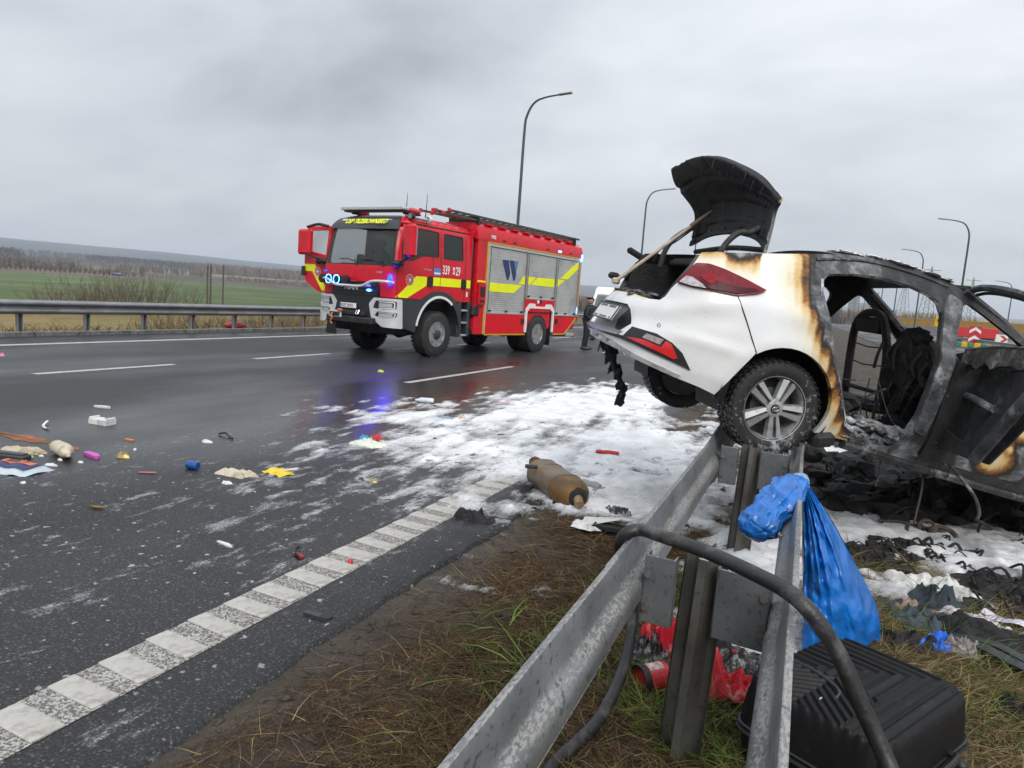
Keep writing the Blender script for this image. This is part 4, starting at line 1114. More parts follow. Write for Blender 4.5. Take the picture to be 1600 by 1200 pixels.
# frame strips
sbox("orange_edge", -1.86, -1.93, 0.56, 2.98, M_ORA, YB + .014, .012)
sbox("orange_edge", -1.86, X1 + .0, 2.935, 2.99, M_ORA, YB + .016, .012)
sbox("orange_edge", X1 + .03, X1 - .02, 1.10, 2.93, M_ORA, YB + .016, .02)
sbox("orange_edge", -1.95, -3.98, 0.525, 0.565, M_ORA, YB + .014, .012)
sbox("orange_edge", -5.60, -6.30, 0.525, 0.565, M_ORA, YB + .014, .012)
sbox("aluminium_rail", -1.94, X1 + .04, 2.86, 2.932, M_ALUT, YB + .012, .02)
sbox("aluminium_post", -1.945, -1.985, 0.57, 2.86, M_ALUT, YB + .012, .02)
def shutter(x0, x1, z0, z1):
    n = int((z1 - z0) / 0.055); V = []
    zs, ds = [], []
    for i in range(n):
        for t, d in ((0.0, -.012), (0.16, 0.0), (0.86, 0.002), (0.999, -.012)):
            zs.append(z0 + (z1 - z0) * (i + t) / n); ds.append(d)
    V = np.array([(x, YB - .018 + d, z) for z, d in zip(zs, ds) for x in (x0, x1)])
    o = MB().grid(V, len(zs), 2).build("roller_shutter", M_ALU, truck, 20)
    f = MB()
    for x in (x0, x1): f.box((x, YB - .005, (z0 + z1) / 2), (.035, .03, z1 - z0), bev=.004)
    f.box(((x0 + x1) / 2, YB - .004, z0 - .01), (abs(x1 - x0), .032, .04), bev=.004)
    f.build("shutter_frame", M_ALUT, o)
    MB().box((x0 - .02, YB + .013, (z0 + z1) / 2), (.014, .008, z1 - z0)).box((x1 + .02, YB + .013, (z0 + z1) / 2), (.014, .008, z1 - z0)).build("shutter_seal", M_BLK, o)
    for x in np.linspace(x0 - .12, x1 + .12, 3): MB().box((x, YB + .015, z0 + .05), (.10, .04, .05), bev=.012).build("shutter_latch", M_BLK, o)
    return o
sh1 = shutter(-2.02, -3.84, 1.13, 2.85); sh2 = shutter(-3.92, -5.53, 1.59, 2.85); sh3 = shutter(-5.61, -6.98, 1.14, 2.85)
# red lower panels and rear wheel arch
sbox("lower_panel", -1.99, -3.90, 0.57, 1.09, M_REDR, YB + .01, .04, both=True)
tail = [(-5.62, 0.57), (-6.28, 0.57), (-6.98, 1.05), (-6.98, 1.09), (-5.62, 1.09)]
MB().panel(tail[::-1], [], .3, lambda x, z, o: np.stack([np.asarray(x, float), YB + .01 + o + 0 * x, z], -1), .05).build("lower_panel", M_REDR, truck)
MB().panel([(-6.28, 0.53), (-6.33, 0.545), (-7.03, 1.05), (-6.98, 1.08)], [], .3, lambda x, z, o: np.stack([np.asarray(x, float), YB + .016 + o + 0 * x, z], -1), .02).build("orange_edge", M_ORA, truck)
sbox("arch_panel", -3.92, -5.58, 1.20, 1.565, M_REDR, YB + .004, .04)
arch_o = [(-3.94, 0.60), (-3.94, 1.28), (-4.14, 1.44), (-4.42, 1.44), (-4.47, 1.36), (-5.02, 1.36), (-5.07, 1.44), (-5.38, 1.44), (-5.57, 1.28), (-5.57, 0.60)]
arch_i = [(-5.49, 0.60), (-5.49, 1.20), (-5.33, 1.30), (-4.16, 1.30), (-4.03, 1.20), (-4.03, 0.60)]
MB().panel(rounded(arch_o + arch_i, .03), [], .12, lambda x, z, o: np.stack([np.asarray(x, float), YB + .022 + o + 0 * x, z], -1), .05).build("rear_arch_trim", M_WHT, truck)
MB().box((-4.76, 1.02, 1.26), (1.46, .42, .12)).box((-4.03, 1.05, .92), (.05, .36, .7)).box((-5.49, 1.05, .92), (.05, .36, .7)).box((-4.76, .84, .9), (1.5, .03, .9)).build("wheel_housing", M_BLK, truck)
MB().box((-5.47, 1.05, .45), (.03, .36, .5)).build("mud_flap", M_BLK, truck)
for x, z in ((-3.80, .92), (-5.75, .95)): MB().box((x, YB + .022, z), (.14, .02, .14), bev=.03).build("panel_lock", M_BLK, truck)
MB().box((-4.60, YB + .012, 1.50), (.10, .014, .09)).build("reflector", M_TXTW, truck)
MB().box((-4.75, YB + .012, 1.50), (.10, .014, .11)).build("marker_lamp", M_BLK, truck)
# pump panel behind the cab
MB().box((-1.66, YB + .062, 1.60), (.30, .05, .54), bev=.04).build("pump_panel", M_REDR, truck)
MB().box((-1.66, YB + .092, 1.66), (.18, .02, .26), bev=.02).box((-1.66, YB + .09, 1.42), (.2, .02, .06), bev=.02).build("pump_display", M_BLK, truck)
MB().box((-1.50, YB - .05, 1.15), (.3, .2, .28), bev=.05).build("air_filter", M_BLK, truck); MB().tube([(-1.4, 1.18, .62), (-1.85, 1.18, .62)], .07, 12).build("exhaust_pipe", M_CHAS, truck)
# yellow arrows and the emblem on the shutters
def side_film(poly, mat, name, off=.004):
    return MB().panel(poly, [], .4, lambda x, z, o: np.stack([np.asarray(x, float), YB - .014 + off + o + 0 * x, z], -1), .003).build(name, mat, truck)
def fix(p):
    a = sum(p[i][0] * p[(i + 1) % len(p)][1] - p[(i + 1) % len(p)][0] * p[i][1] for i in range(len(p)))
    return p if a < 0 else p[::-1]
for poly in ([(-2.03, 1.69), (-2.03, 1.92), (-3.68, 1.93), (-3.28, 1.69)], [(-3.50, 1.96), (-3.82, 1.96), (-3.82, 2.19), (-3.73, 2.19)], [(-3.94, 1.97), (-4.08, 1.97), (-4.42, 2.20), (-3.94, 2.19)],
             [(-4.15, 1.97), (-5.50, 1.97), (-5.50, 2.22), (-4.49, 2.20)], [(-5.63, 1.97), (-5.66, 1.97), (-6.13, 2.22), (-5.63, 2.22)], [(-5.82, 2.25), (-6.30, 2.25), (-6.96, 2.64), (-6.96, 2.87), (-6.90, 2.85)]):
    side_film(fix(poly), M_YEL, "reflective_strip")
for poly, m in (([(-2.62, 2.56), (-2.92, 2.57), (-3.04, 2.22), (-2.98, 2.05), (-2.90, 2.03)], M_NAVY), ([(-2.96, 2.57), (-3.20, 2.58), (-3.34, 2.22), (-3.30, 2.05), (-3.22, 2.03)], M_NAVY), ([(-3.24, 2.58), (-3.40, 2.58), (-3.37, 2.35), (-3.33, 2.3)], M_BLUEF)):
    side_film(fix(poly), m, "emblem")
sbox("yellow_tab", -1.50, -1.85, 1.905, 1.95, M_YEL, YB + .022, .006)
lettering("WISS", 0.12, frame((-1.98, 1.278, 3.06), (-1, 0, 0), (0, 0, 1)), M_TXTW, truck, width=.8, bold=.003)
for x in (-2.6, -3.1, -4.9, -6.3): MB().box((x, 1.272, 3.055), (.16, .03, .04), bev=.012).build("scene_light", M_BLK, truck)
MB().box((-5.62, 1.275, 3.055), (.16, .04, .05), bev=.014).build("blue_light", M_BLUEW, truck)
MB().box((-7.07, 1.24, 2.98), (.07, .10, .22), bev=.02).build("blue_light", M_BLUEW, truck)
MB().box((-7.10, 1.22, 1.30), (.05, .08, .18), bev=.02).build("blue_light", M_BLUEW, truck)
MB().box((-7.10, 1.22, 1.08), (.05, .08, .14), bev=.02).build("tail_light", M_REDL, truck)
mb = MB().box((X1 - .05, 0, 1.95), (.06, 2.4, 1.95), bev=.02); mb.build("rear_wall", M_ALU, truck)
bar = MB().box((-6.75, 0.55, 0.47), (1.5, .12, .12), bev=.02).box((-7.0, 0.0, 0.50), (0.5, 2.2, .10), bev=.02).build("tail_step", M_ALUT, truck)
MB().box((-7.28, 1.05, .50), (.06, .12, .14), bev=.02).build("tail_light", pm("amber_lens", (.45, .12, .02), .2), bar)
# ladders on the roof
for (y, z, w, m1) in ((0.92, 3.56, .42, M_LADD), (0.42, 3.56, .40, M_LADD), (0.92, 3.47, .36, M_WOOD)):
    xa, xb = (-0.40, -7.05) if m1 is M_LADD else (-0.22, -6.7)
    ld = MB()
    for s in (-1, 1): ld.box(((xa + xb) / 2, y + s * w / 2, z), (xa - xb, .035, .055), bev=.006)
    o = ld.build("ladder", m1, truck)
    for x in np.arange(xa - .2, xb + .1, -.30): MB().tube([(x, y - w / 2, z), (x, y + w / 2, z)], .016, 6).build("rung", M_LADD, o)
    for s in (-1, 1): MB().box((xa + .05, y + s * w / 2, z), (.12, .05, .10), bev=.015).build("ladder_foot", M_BEAC, o)
for x in (-1.55, -6.75): MB().box((x, .68, 3.45), (.05, 1.0, .22), bev=.01).build("ladder_bracket", M_BLK, truck)
# ================================================================== burnt car
CAR_Q = (R(2.43830071), R(11.42697555), R(32.36161837)); CAR_P = np.array([0.40967021, 6.31405245, 0.43516591])
car = thing("burnt_car", "white saloon car burnt out from the middle forward with its rear wheel on the guardrail", "car", tuple(CAR_P))
car.rotation_euler = CAR_Q
CAR_R = rotz(CAR_Q[2]) @ roty(CAR_Q[1]) @ rotx(CAR_Q[0])
def car_world(p): return np.asarray(p, float) @ CAR_R.T + CAR_P
def car_local(p): return (np.asarray(p, float) - CAR_P) @ CAR_R
def scorch_mat():
    m, n, l, b = new_mat("scorched_white_paint"); nt = m.node_tree
    a = attr_node(nt, "burn")
    f1 = tex_noise(nt, 9, 6, 0.62, dist=0.4); f2 = tex_noise(nt, 45, 4, 0.65); f3 = tex_noise(nt, 3.2, 4, 0.6)
    v = link_math(nt, "ADD", a, link_math(nt, "ADD", link_math(nt, "MULTIPLY", link_math(nt, "SUBTRACT", f1, 0.5), 0.075), link_math(nt, "MULTIPLY", link_math(nt, "SUBTRACT", f2, 0.5), 0.035)))
    v = link_math(nt, "ADD", v, 0.30)
    white = ramp_node(nt, f3, [(0.3, (0.70, 0.705, 0.71)), (0.7, (0.77, 0.775, 0.78))])
    grey = ramp_node(nt, f1, [(0.30, (0.018, 0.019, 0.021)), (0.44, (0.06, 0.063, 0.068)), (0.56, (0.15, 0.157, 0.166)), (0.68, (0.34, 0.345, 0.355))])
    st = ramp_node(nt, v, [(0.0, (1, 1, 1)), (0.10, (1.0, 0.99, 0.96)), (0.20, (0.97, 0.89, 0.70)), (0.25, (0.80, 0.54, 0.20)), (0.275, (0.34, 0.14, 0.03)), (0.30, (0.035, 0.02, 0.01)), (0.33, (0.015, 0.013, 0.012)), (1, (0.012, 0.012, 0.012))])
    col = mix_col(nt, 1.0, white, st, "MULTIPLY")
    col = mix_col(nt, ramp_node(nt, v, [(0.315, 0.0), (0.345, 1.0)]), col, grey)
    col = mix_col(nt, ramp_node(nt, v, [(0.70, 0.0), (0.80, 0.88)]), col, (0.012, 0.012, 0.012))
    spk = ramp_node(nt, tex_noise(nt, 70, 2, 0.5), [(0.70, 0.0), (0.74, 0.5)])
    col = mix_col(nt, spk, col, (0.25, 0.22, 0.18))
    l.new(col, b.inputs["Base Color"])
    l.new(ramp_node(nt, v, [(0.15, 0.22), (0.3, 0.75)]), b.inputs["Roughness"])
    l.new(ramp_node(nt, v, [(0.15, 0.6), (0.26, 0.0)]), b.inputs["Coat Weight"])
    b.inputs["Coat Roughness"].default_value = 0.06
    bp = n.new("ShaderNodeBump"); bp.inputs["Distance"].default_value = 0.01
    l.new(ramp_node(nt, v, [(0.22, 0.0), (0.34, 0.5)]), bp.inputs["Strength"]); l.new(f2, bp.inputs["Height"]); l.new(bp.outputs[0], b.inputs["Normal"])
    return m
M_SCORCH = scorch_mat()
def char_mat(name, lo, mid, hi, ash, thr=0.6, rough=0.85, bump=0.8, sc=7):
    m, n, l, b = new_mat(name); nt = m.node_tree
    f1 = tex_noise(nt, sc, 7, 0.65, dist=0.5); f2 = tex_noise(nt, sc * 6, 4, 0.7)
    col = ramp_node(nt, f1, [(0.3, lo), (0.5, mid), (0.68, hi)])
    col = mix_col(nt, ramp_node(nt, tex_noise(nt, sc * 0.55, 6, 0.68), [(thr, 0.0), (thr + 0.1, 1.0)]), col, ash)
    col = mix_col(nt, 1.0, col, ramp_node(nt, f2, [(0.3, 0.55), (0.7, 1.35)]), "MULTIPLY")
    l.new(col, b.inputs["Base Color"]); b.inputs["Roughness"].default_value = rough
    add_bump(nt, b, f2, bump, 0.012)
    return m
M_CHAR = char_mat("charred", (0.007, 0.007, 0.007), (0.014, 0.0135, 0.013), (0.034, 0.033, 0.033), (0.15, 0.15, 0.155), 0.62)
M_CHARG = char_mat("charred_metal", (0.012, 0.012, 0.013), (0.034, 0.035, 0.037), (0.10, 0.103, 0.108), (0.30, 0.305, 0.31), 0.58, 0.6)
M_ASH = char_mat("ash_covered_metal", (0.02, 0.02, 0.022), (0.10, 0.104, 0.112), (0.24, 0.25, 0.262), (0.48, 0.49, 0.50), 0.55, 0.7)
M_SOOT = char_mat("sooty_black", (0.004, 0.004, 0.004), (0.008, 0.008, 0.008), (0.018, 0.018, 0.018), (0.06, 0.06, 0.062), 0.66, 0.6)
M_CFOAM = pm("foam_residue", (0.72, 0.73, 0.75), 0.8, var=0.1, bump=0.5, bscale=60)

KP = catmull(np.array([(-2.42, 0), (-2.40, -.25), (-2.34, -.5), (-2.25, -.66), (-2.08, -.78), (-1.85, -.855), (-1.6, -.885), (-1.3, -.90), (-.8, -.90), (0, -.90), (.8, -.897), (1.3, -.89), (1.6, -.87), (1.9, -.78), (2.08, -.6), (2.17, -.35), (2.20, 0)]), 12)
KS = np.concatenate([[0], np.cumsum(np.hypot(*np.diff(KP, axis=0).T))])
KZ = [.15, .22, .30, .40, .55, .72, .80, .90, .96, 1.0, 1.1, 1.2, 1.3, 1.4, 1.47, 1.6]
KD = [.13, .075, .045, .015, 0, 0, .008, .022, .04, .065, .125, .185, .245, .31, .37, .5]
def car_map(s, z, off, side=-1, shape=True):
    s = np.asarray(s, float); z = np.asarray(z, float)
    sg = np.where(s < 0, -1.0, 1.0); a = np.abs(s); e_ = .03
    x = np.interp(a, KS, KP[:, 0]); y = np.interp(a, KS, KP[:, 1])
    tx = np.interp(a + e_, KS, KP[:, 0]) - np.interp(a - e_, KS, KP[:, 0]); ty = np.interp(a + e_, KS, KP[:, 1]) - np.interp(a - e_, KS, KP[:, 1])
    tx = np.where(a < e_, 0.0, tx); ty = np.where(a < e_, -1.0, ty)
    l_ = np.hypot(tx, ty) + 1e-9
    d = np.interp(z, KZ, KD) - off + .36 * (1 - sstep(.5, 1.05, a)) * np.clip(z - .50, 0, .32)
    if shape:
        m = 1 - sstep(1.0, 1.35, a)
        zc = np.interp(a, [0, .40, .74, .97, 1.25], [.74, .72, .755, .84, .90])
        d = d - m * .012 * np.exp(-((z - zc) / .05) ** 2) + m * .007 * np.exp(-((z - zc + .11) / .05) ** 2)
        d = d - .012 * np.exp(-((z - .60) / .035) ** 2) * sstep(.7, .95, a) * (1 - sstep(1.2, 1.4, a))
        # swelling over the rear wheel arch
        r_ = np.hypot(a - 1.64, z - .345)
        d = d - .010 * np.exp(-((r_ - .40) / .05) ** 2) * sstep(.2, .45, z)
        d = d - .010 * np.exp(-((z - .93) / .05) ** 2) * sstep(1.3, 1.8, a)
    return np.stack([x - ty / l_ * d, (y + tx / l_ * d) * sg * (-side), z], -1)
def sarch(cx, cz, r, a0, a1, n=18): return [(cx + r * math.cos(t), cz + r * math.sin(t)) for t in np.linspace(R(a0), R(a1), n)]
S0 = 2.99                      # s = x + S0 along the flanks
open_rear = [(1.77, 1.21), (1.765, 1.12), (1.81, .97), (1.92, .72), (2.0, .60), (2.08, .47), (2.17, .34), (2.30, .285), (2.58, .27), (2.635, .52), (2.645, .78), (2.67, 1.01), (2.72, 1.24), (2.70, 1.31), (2.63, 1.345), (2.48, 1.365), (2.26, 1.36), (2.03, 1.325), (1.82, 1.265)]
open_front = [(2.775, .27), (3.3, .25), (3.8, .27), (3.84, .5), (3.84, .96), (3.40, 1.185), (3.12, 1.305), (2.97, 1.365), (2.91, 1.355), (2.85, 1.2), (2.79, .99), (2.765, .66)]
top_s = [0.70, .79, .83, 1.1, 1.39, 1.67, 1.97, 2.24, 2.56, 2.86, 2.93, 3.15, 3.40, 3.93]; top_z = [.88, 1.01, 1.165, 1.215, 1.285, 1.36, 1.44, 1.49, 1.505, 1.485, 1.455, 1.36, 1.25, .98]
flank = [(2.24, .235), (2.7, .215), (3.3, .19), (3.86, .19), (3.92, .45), (3.95, .96)] + list(zip(top_s[::-1][1:-2], top_z[::-1][1:-2])) + [(.81, 1.09), (.79, 1.01), (.74, .93), (.86, .925), (.98, .93), (1.17, .94), (1.27, .80), (1.385, .63)] + sarch(1.64, .345, .375, 132, -18)
BZ = [.2, .24, .36, .52, .67, .79, .94, 1.06, 1.18, 1.33, 1.6]; BS = [2.30, 2.255, 2.11, 2.02, 1.92, 1.83, 1.73, 1.66, 1.635, 1.665, 1.7]
def burn_at(s, z):
    b = (s - np.interp(z, BZ, BS)) * 0.8
    zt = np.interp(s, top_s, top_z)
    edge = (0.045 - (zt - z)) * 1.1
    m = sstep(1.02, 1.12, s) * (1 - sstep(1.30, 1.36, s)) + 0.6 * sstep(1.45, 1.60, s)
    b = np.maximum(b, np.where(m > 0, edge * 1.0 + 0.05 * (fbm(s * 9, z * 9, 3, 6) - .5) - (1 - np.clip(m, 0, 1)) * .25, -1))
    b = np.maximum(b, np.where((s < 1.1), (0.008 - (zt - z)) * 1.2 - .03, -1))
    return b
pb = MB().panel(rounded(flank, .004, 1), [rounded(open_rear, .03), rounded(open_front, .03)], 0.03, lambda s, z, o: car_map(s, z, o), 0.035)
side_o = pb.build("body_side", M_SCORCH, car, 40)
lc = pb.verts(); n_ = len(lc)
# burn attribute from the laid-out coordinates, recomputed from the local shape
def inv_s(P):
    """s of points on the right flank"""
    d = np.interp(P[:, 2], KZ, KD)
    best = np.zeros(len(P)); bd = np.full(len(P), 9.0)
    for k in range(0, len(KS), 2):
        q = np.hypot(P[:, 0] - KP[k, 0], P[:, 1] - (KP[k, 1] + d * (1 if KP[k, 0] > -2.2 else .6)))
        w = q < bd; best[w] = KS[k]; bd[w] = q[w]
    return best
float_attr(side_o, "burn", burn_at(inv_s(lc), lc[:, 2]))
lf = MB().panel(rounded([(max(p[0], .70), p[1]) for p in flank], .004, 1), [rounded(open_rear, .03), rounded(open_front, .03)], 0.06, lambda s, z, o: car_map(s, z, o, 1), 0.035)
lf.build("body_side", M_CHAR, car, 40, label="charred black far side of the body")
# jamb strip of bare metal round the rear door opening
op = np.array(open_rear); jam = MB()
jam.tube(np.vstack([car_map(op[:8, 0] - .0, op[:8, 1], -.015)]), [.018] * 8, 6)
jam.tube(car_map(op[[0, 18, 17, 16, 15, 14, 13, 12], 0], op[[0, 18, 17, 16, 15, 14, 13, 12], 1], -.02), .016, 6)
jam.build("door_jamb", M_ASH, car)
rr = np.array([(s, z) for s, z in zip([1.72, 1.97, 2.24, 2.56, 2.80], [1.335, 1.405, 1.45, 1.46, 1.445])])
MB().tube(catmull(car_map(rr[:, 0], rr[:, 1], .004), 6), .012, 6).build("roof_seam", M_CHARG, car)
# rear bumper with a plate recess
half = [(0, .44), (.42, .41), (.66, .38), (.91, .34), (1.11, .32), (1.225, .30), (1.29, .44), (1.385, .63), (1.27, .80), (1.17, .94), (.98, .93), (.86, .925), (.74, .93), (.70, .88), (.67, .825), (.63, .792), (.5, .785), (.2, .80)]
bump = half + [(-s, max(z, .47) if s < .95 else z) for s, z in half[::-1] if s > 0]
rec = [(.30, .715), (.37, .685), (.47, .59), (.38, .50), (-.38, .50), (-.47, .59), (-.37, .685), (-.30, .715)]
bp_ = MB().panel(bump, [rec], 0.028, lambda s, z, o: car_map(s, z, o), 0.03)
bo = bp_.build("rear_bumper", M_SCORCH, car, 40)
v_ = bp_.verts(); float_attr(bo, "burn", np.where((v_[:, 2] > .77) & (np.abs(v_[:, 1]) < .45), -0.055 + .06 * (fbm(v_[:, 1] * 14, v_[:, 2] * 30, 3, 4) - .5), -0.25))
rp = MB().panel(rec, [], .06, lambda s, z, o: car_map(s, z, o - .028, shape=False), .01).build("plate_recess", pm("grey_bumper_trim", (0.17, 0.175, 0.185), 0.45, var=0.2, vscale=8), bo)
MB().panel([(.30, .70), (.44, .60), (.34, .53), (.28, .53), (.24, .60)], [], .05, lambda s, z, o: car_map(s, z, o - .022, shape=False), .006).build("broken_trim", M_BLK, bo)
MB().panel([(-.36, .475), (.38, .475), (.44, .525), (-.44, .525)], [], .06, lambda s, z, o: car_map(s, z, o + .004, shape=False), .03).build("plate_step", pm("grey_step", (0.22, 0.225, 0.235), 0.4), bo)
pf = frame((-2.405, -.10, .63), (0, -1, 0.0), (.342, 0, .94))
pl = MB().box((0, 0, 0), (.47, .12, .012), bev=.004)
po = bpy.data.objects.new("number_plate", pl.mesh("number_plate", M_WHT)); C.objects.link(po); po.parent = car; po.matrix_local = Matrix([list(r) for r in pf])
fr_ = MB()
for y in (-.061, .061): fr_.box((0, y, .007), (.48, .010, .006))
for x in (-.238, .238): fr_.box((x, 0, .007), (.010, .125, .006))
fr_.build("plate_frame", M_BLK, po)
mk = MB()
for i in range(9):
    if i != 4: mk.box((-.19 + .044 * i + random.uniform(-.006, .006), .043, .0075), (.030, .014, .003)); 
    if i not in (2, 7): mk.box((-.19 + .046 * i, -.044, .0075), (.034, .010, .003))
mk.build("plate_marks", pm("plate_print", (.08, .08, .085), .5), po)
# black insert and lamps in the bumper, both sides
for sg in (1, -1):
    mp = (lambda s, z, o, k=0.0, sg=sg: car_map(s * sg, z, o + k, shape=False))
    MB().panel([(.0, .475), (.48, .50), (.52, .575), (.74, .575), (.86, .545), (.94, .50), (1.02, .41), (.89, .43), (.62, .465), (.45, .475)][::sg], [], .05, lambda s, z, o: mp(s, z, o, .012), .02).build("bumper_insert", M_BLK, bo)
    lo = MB().panel([(.53, .50), (.68, .515), (.80, .50), (.82, .545), (.86, .535), (.92, .46), (.90, .447), (.76, .47)][::sg], [], .04, lambda s, z, o: mp(s, z, o, .022), .012).build("rear_reflector", pm("red_lens_car", (0.50, 0.012, 0.014), 0.12, var=0.1, coat=.4, emit=(1, .02, .02), estr=.05), bo)  # unlit reflector; a faint red glow is put into its lens material
    MB().panel([(.66, .525), (.79, .512), (.805, .55), (.68, .558)][::sg], [], .04, lambda s, z, o: mp(s, z, o, .022), .012).build("reversing_lamp", pm("clear_lens", (0.30, .26, .26), 0.15, var=0.25, vscale=30), bo)
ring = MB().lathe([(.011, 0), (.014, .002), (.012, .004)], 16, frame(car_map(np.array([.73]), np.array([.63]), .003)[0], (.55, -.8, 0), (0, 0, 1)), cap=False).build("parking_sensor", M_DK, bo)
# lower lip of the bumper, torn in the middle
low = [(-.12, .432), (.0, .425), (.45, .40), (.95, .335), (.97, .36), (.45, .432), (.35, .45), (.05, .465), (-.12, .46)]
MB().panel(low, [[(.06, .435), (.22, .428), (.20, .455), (.08, .458)], [(.28, .425), (.36, .42), (.36, .445), (.29, .45)]], .05, lambda s, z, o: car_map(s, z, o + .014, shape=False), .05).build("bumper_lip", pm("grey_white_plastic", (.42, .42, .43), .5, var=.2, dirt=(.1, .09, .08)), bo)
# seam between bumper and wing
sm = np.array([(1.17, .94), (1.22, .87), (1.27, .80), (1.33, .71), (1.385, .63)])
MB().tube(car_map(sm[:, 0], sm[:, 1], .002), .004, 5).build("panel_gap", M_BLK, bo)
# tail lamp
tl = rounded([(.745, .925), (.77, 1.0), (.825, 1.085), (.93, 1.10), (1.05, 1.09), (1.21, 1.062), (1.355, 1.03), (1.30, .995), (1.16, .942), (.98, .928), (.86, .92)], .012, 2)
M_TAIL = pm("tail_lamp_red", (0.15, 0.003, 0.008), 0.24, var=0.3, vscale=22, coat=0.15, spec=0.3, bump=0.25, bscale=55)
to = MB().panel(tl, [], .03, lambda s, z, o: car_map(s, z, o + .012 + .012 * np.sin(np.clip((z - .92) / .18, 0, 1) * 3.14), shape=False), .04).build("tail_lamp", M_TAIL, car, 50)
MB().panel([(.765, .935), (.80, .985), (.85, .985), (.93, .955), (.96, .935), (.86, .928)], [], .03, lambda s, z, o: car_map(s, z, o + .030, shape=False), .012).build("reversing_lamp", pm("clear_lamp", (.42, .40, .42), .12, var=.35, vscale=35, bump=.3), to)
MB().panel([(.90, .965), (.97, 1.0), (1.16, 1.0), (1.28, 1.02), (1.30, 1.01), (1.16, .955), (1.0, .94), (.965, .94)], [], .03, lambda s, z, o: car_map(s, z, o + .027, shape=False), .006).build("lamp_band", pm("tail_lamp_dark", (0.06, 0.002, 0.005), 0.25, var=0.3, spec=.3), to)
MB().panel([(.89, 1.0), (.98, .965), (1.02, 1.0), (.96, 1.05)], [], .03, lambda s, z, o: car_map(s, z, o + .029, shape=False), .005).build("lamp_prism", pm("tail_lamp_bright", (0.22, 0.005, 0.012), 0.25, var=.3, vscale=40, spec=.3), to)
MB().panel(tl[::-1] * np.array([-1, 1]), [], .06, lambda s, z, o: car_map(s, z, o + .004, shape=False), .04).build("tail_lamp", M_SOOT, car, 50, label="burnt black tail lamp")
# ---- wheels
def snow_tyre():
    m, n, l, b = new_mat("tyre_with_foam"); nt = m.node_tree
    f = tex_noise(nt, 26, 4, 0.7); g = tex_noise(nt, 5, 4, .6)
    a = link_math(nt, "ADD", link_math(nt, "MULTIPLY", f, .6), link_math(nt, "MULTIPLY", g, .4))
    col = mix_col(nt, ramp_node(nt, a, [(.55, 0.0), (.66, .8)]), (.014, .014, .0145), (.40, .41, .43))
    l.new(col, b.inputs["Base Color"]); b.inputs["Roughness"].default_value = .6
    add_bump(nt, b, f, .4, .006)
    return m
M_TYREF = snow_tyre()
M_ALLOY = pm("alloy_silver", (0.50, 0.505, 0.51), 0.30, 0.55, var=0.08, vscale=8, dirt=(0.16, 0.16, 0.16), damt=0.15)
M_ALLOYD = pm("alloy_inside", (0.10, 0.10, 0.102), 0.5, 0.4, var=.2)
def alloy(par, y_face, charred=False):
    M1, M2 = (M_CHAR, M_CHAR) if charred else (M_ALLOY, M_ALLOYD)
    fr = frame((0, 0, 0), (1, 0, 0), (0, 0, -1))       # axis +y
    h = y_face
    rim = MB().lathe([(.205, -.08), (.19, -.02), (.198, h - .05), (.213, h - .028), (.222, h - .020), (.222, h - .012), (.214, h - .012), (.206, h - .024), (.199, h - .045)], 48, fr, cap=False)
    ro = rim.build("rim", M1, par, 50)
    MB().lathe([(.20, -.06), (.13, -.05), (.128, .0), (.07, .01), (0, .01)], 32, fr).build("brake_disc", M2, ro)
    for k in range(5):
        a = 2 * math.pi * k / 5 + .31
        sp = MB()
        for s in (-1, 1):
            # each spoke pair: a wedge with a bright face and sloped flank
            r0, r1 = .048, .207
            q = [(r0, s * .008), (r0, s * .030), (r1, s * .055), (r1, s * .014)]
            zt = [h - .014, h - .022, h - .030, h - .020]
            V = [(p[0], p[1], z) for p, z in zip(q, zt)] + [(p[0], p[1] * (1.15 if i in (1, 2) else .75), z - .035) for i, (p, z) in enumerate(zip(q, zt))]
            F = [(0, 1, 2, 3), (0, 4, 5, 1), (1, 5, 6, 2), (2, 6, 7, 3), (3, 7, 4, 0)]
            if s < 0: F = [f[::-1] for f in F]
            V = np.array(V) @ rotz(a).T
            V = V @ np.array(fr)[:3, :3].T
            sp.add(V, F)
        sp.build("spoke", M1, ro, 20)
    MB().lathe([(.058, h - .05), (.056, h - .016), (.045, h - .012), (.0, h - .012)], 24, fr).build("wheel_centre", M1, ro)
    for k in range(5):
        a = 2 * math.pi * (k + .5) / 5 + .31
        MB().lathe([(.012, 0), (.010, .012), (0, .014)], 6, frame((.057 * math.cos(a), h - .034, -.057 * math.sin(a)), (1, 0, 0), (0, 0, -1))).build("wheel_nut", M_CHR if not charred else M_CHAR, ro)
    if not charred:
        cp_ = MB().lathe([(.031, h - .013), (.030, h - .006), (.0, h - .004)], 24, fr).build("hub_cap", M_BLK, ro)
        t = np.linspace(0, 2 * math.pi, 25)
        e_ = MB().tube(np.stack([.024 * np.cos(t), np.full(25, h - .0025), .014 * np.sin(t)], 1), .0018, 5)
        for s in (-1, 1): e_.tube([(s * .008 - .003, h - .0025, -.010), (s * .008 + .003, h - .0025, .010)], .0022, 5)
        e_.tube([(-.008, h - .0025, -.001), (.008, h - .0025, .001)], .002, 5)
        e_.build("emblem", M_ALLOY, ro)
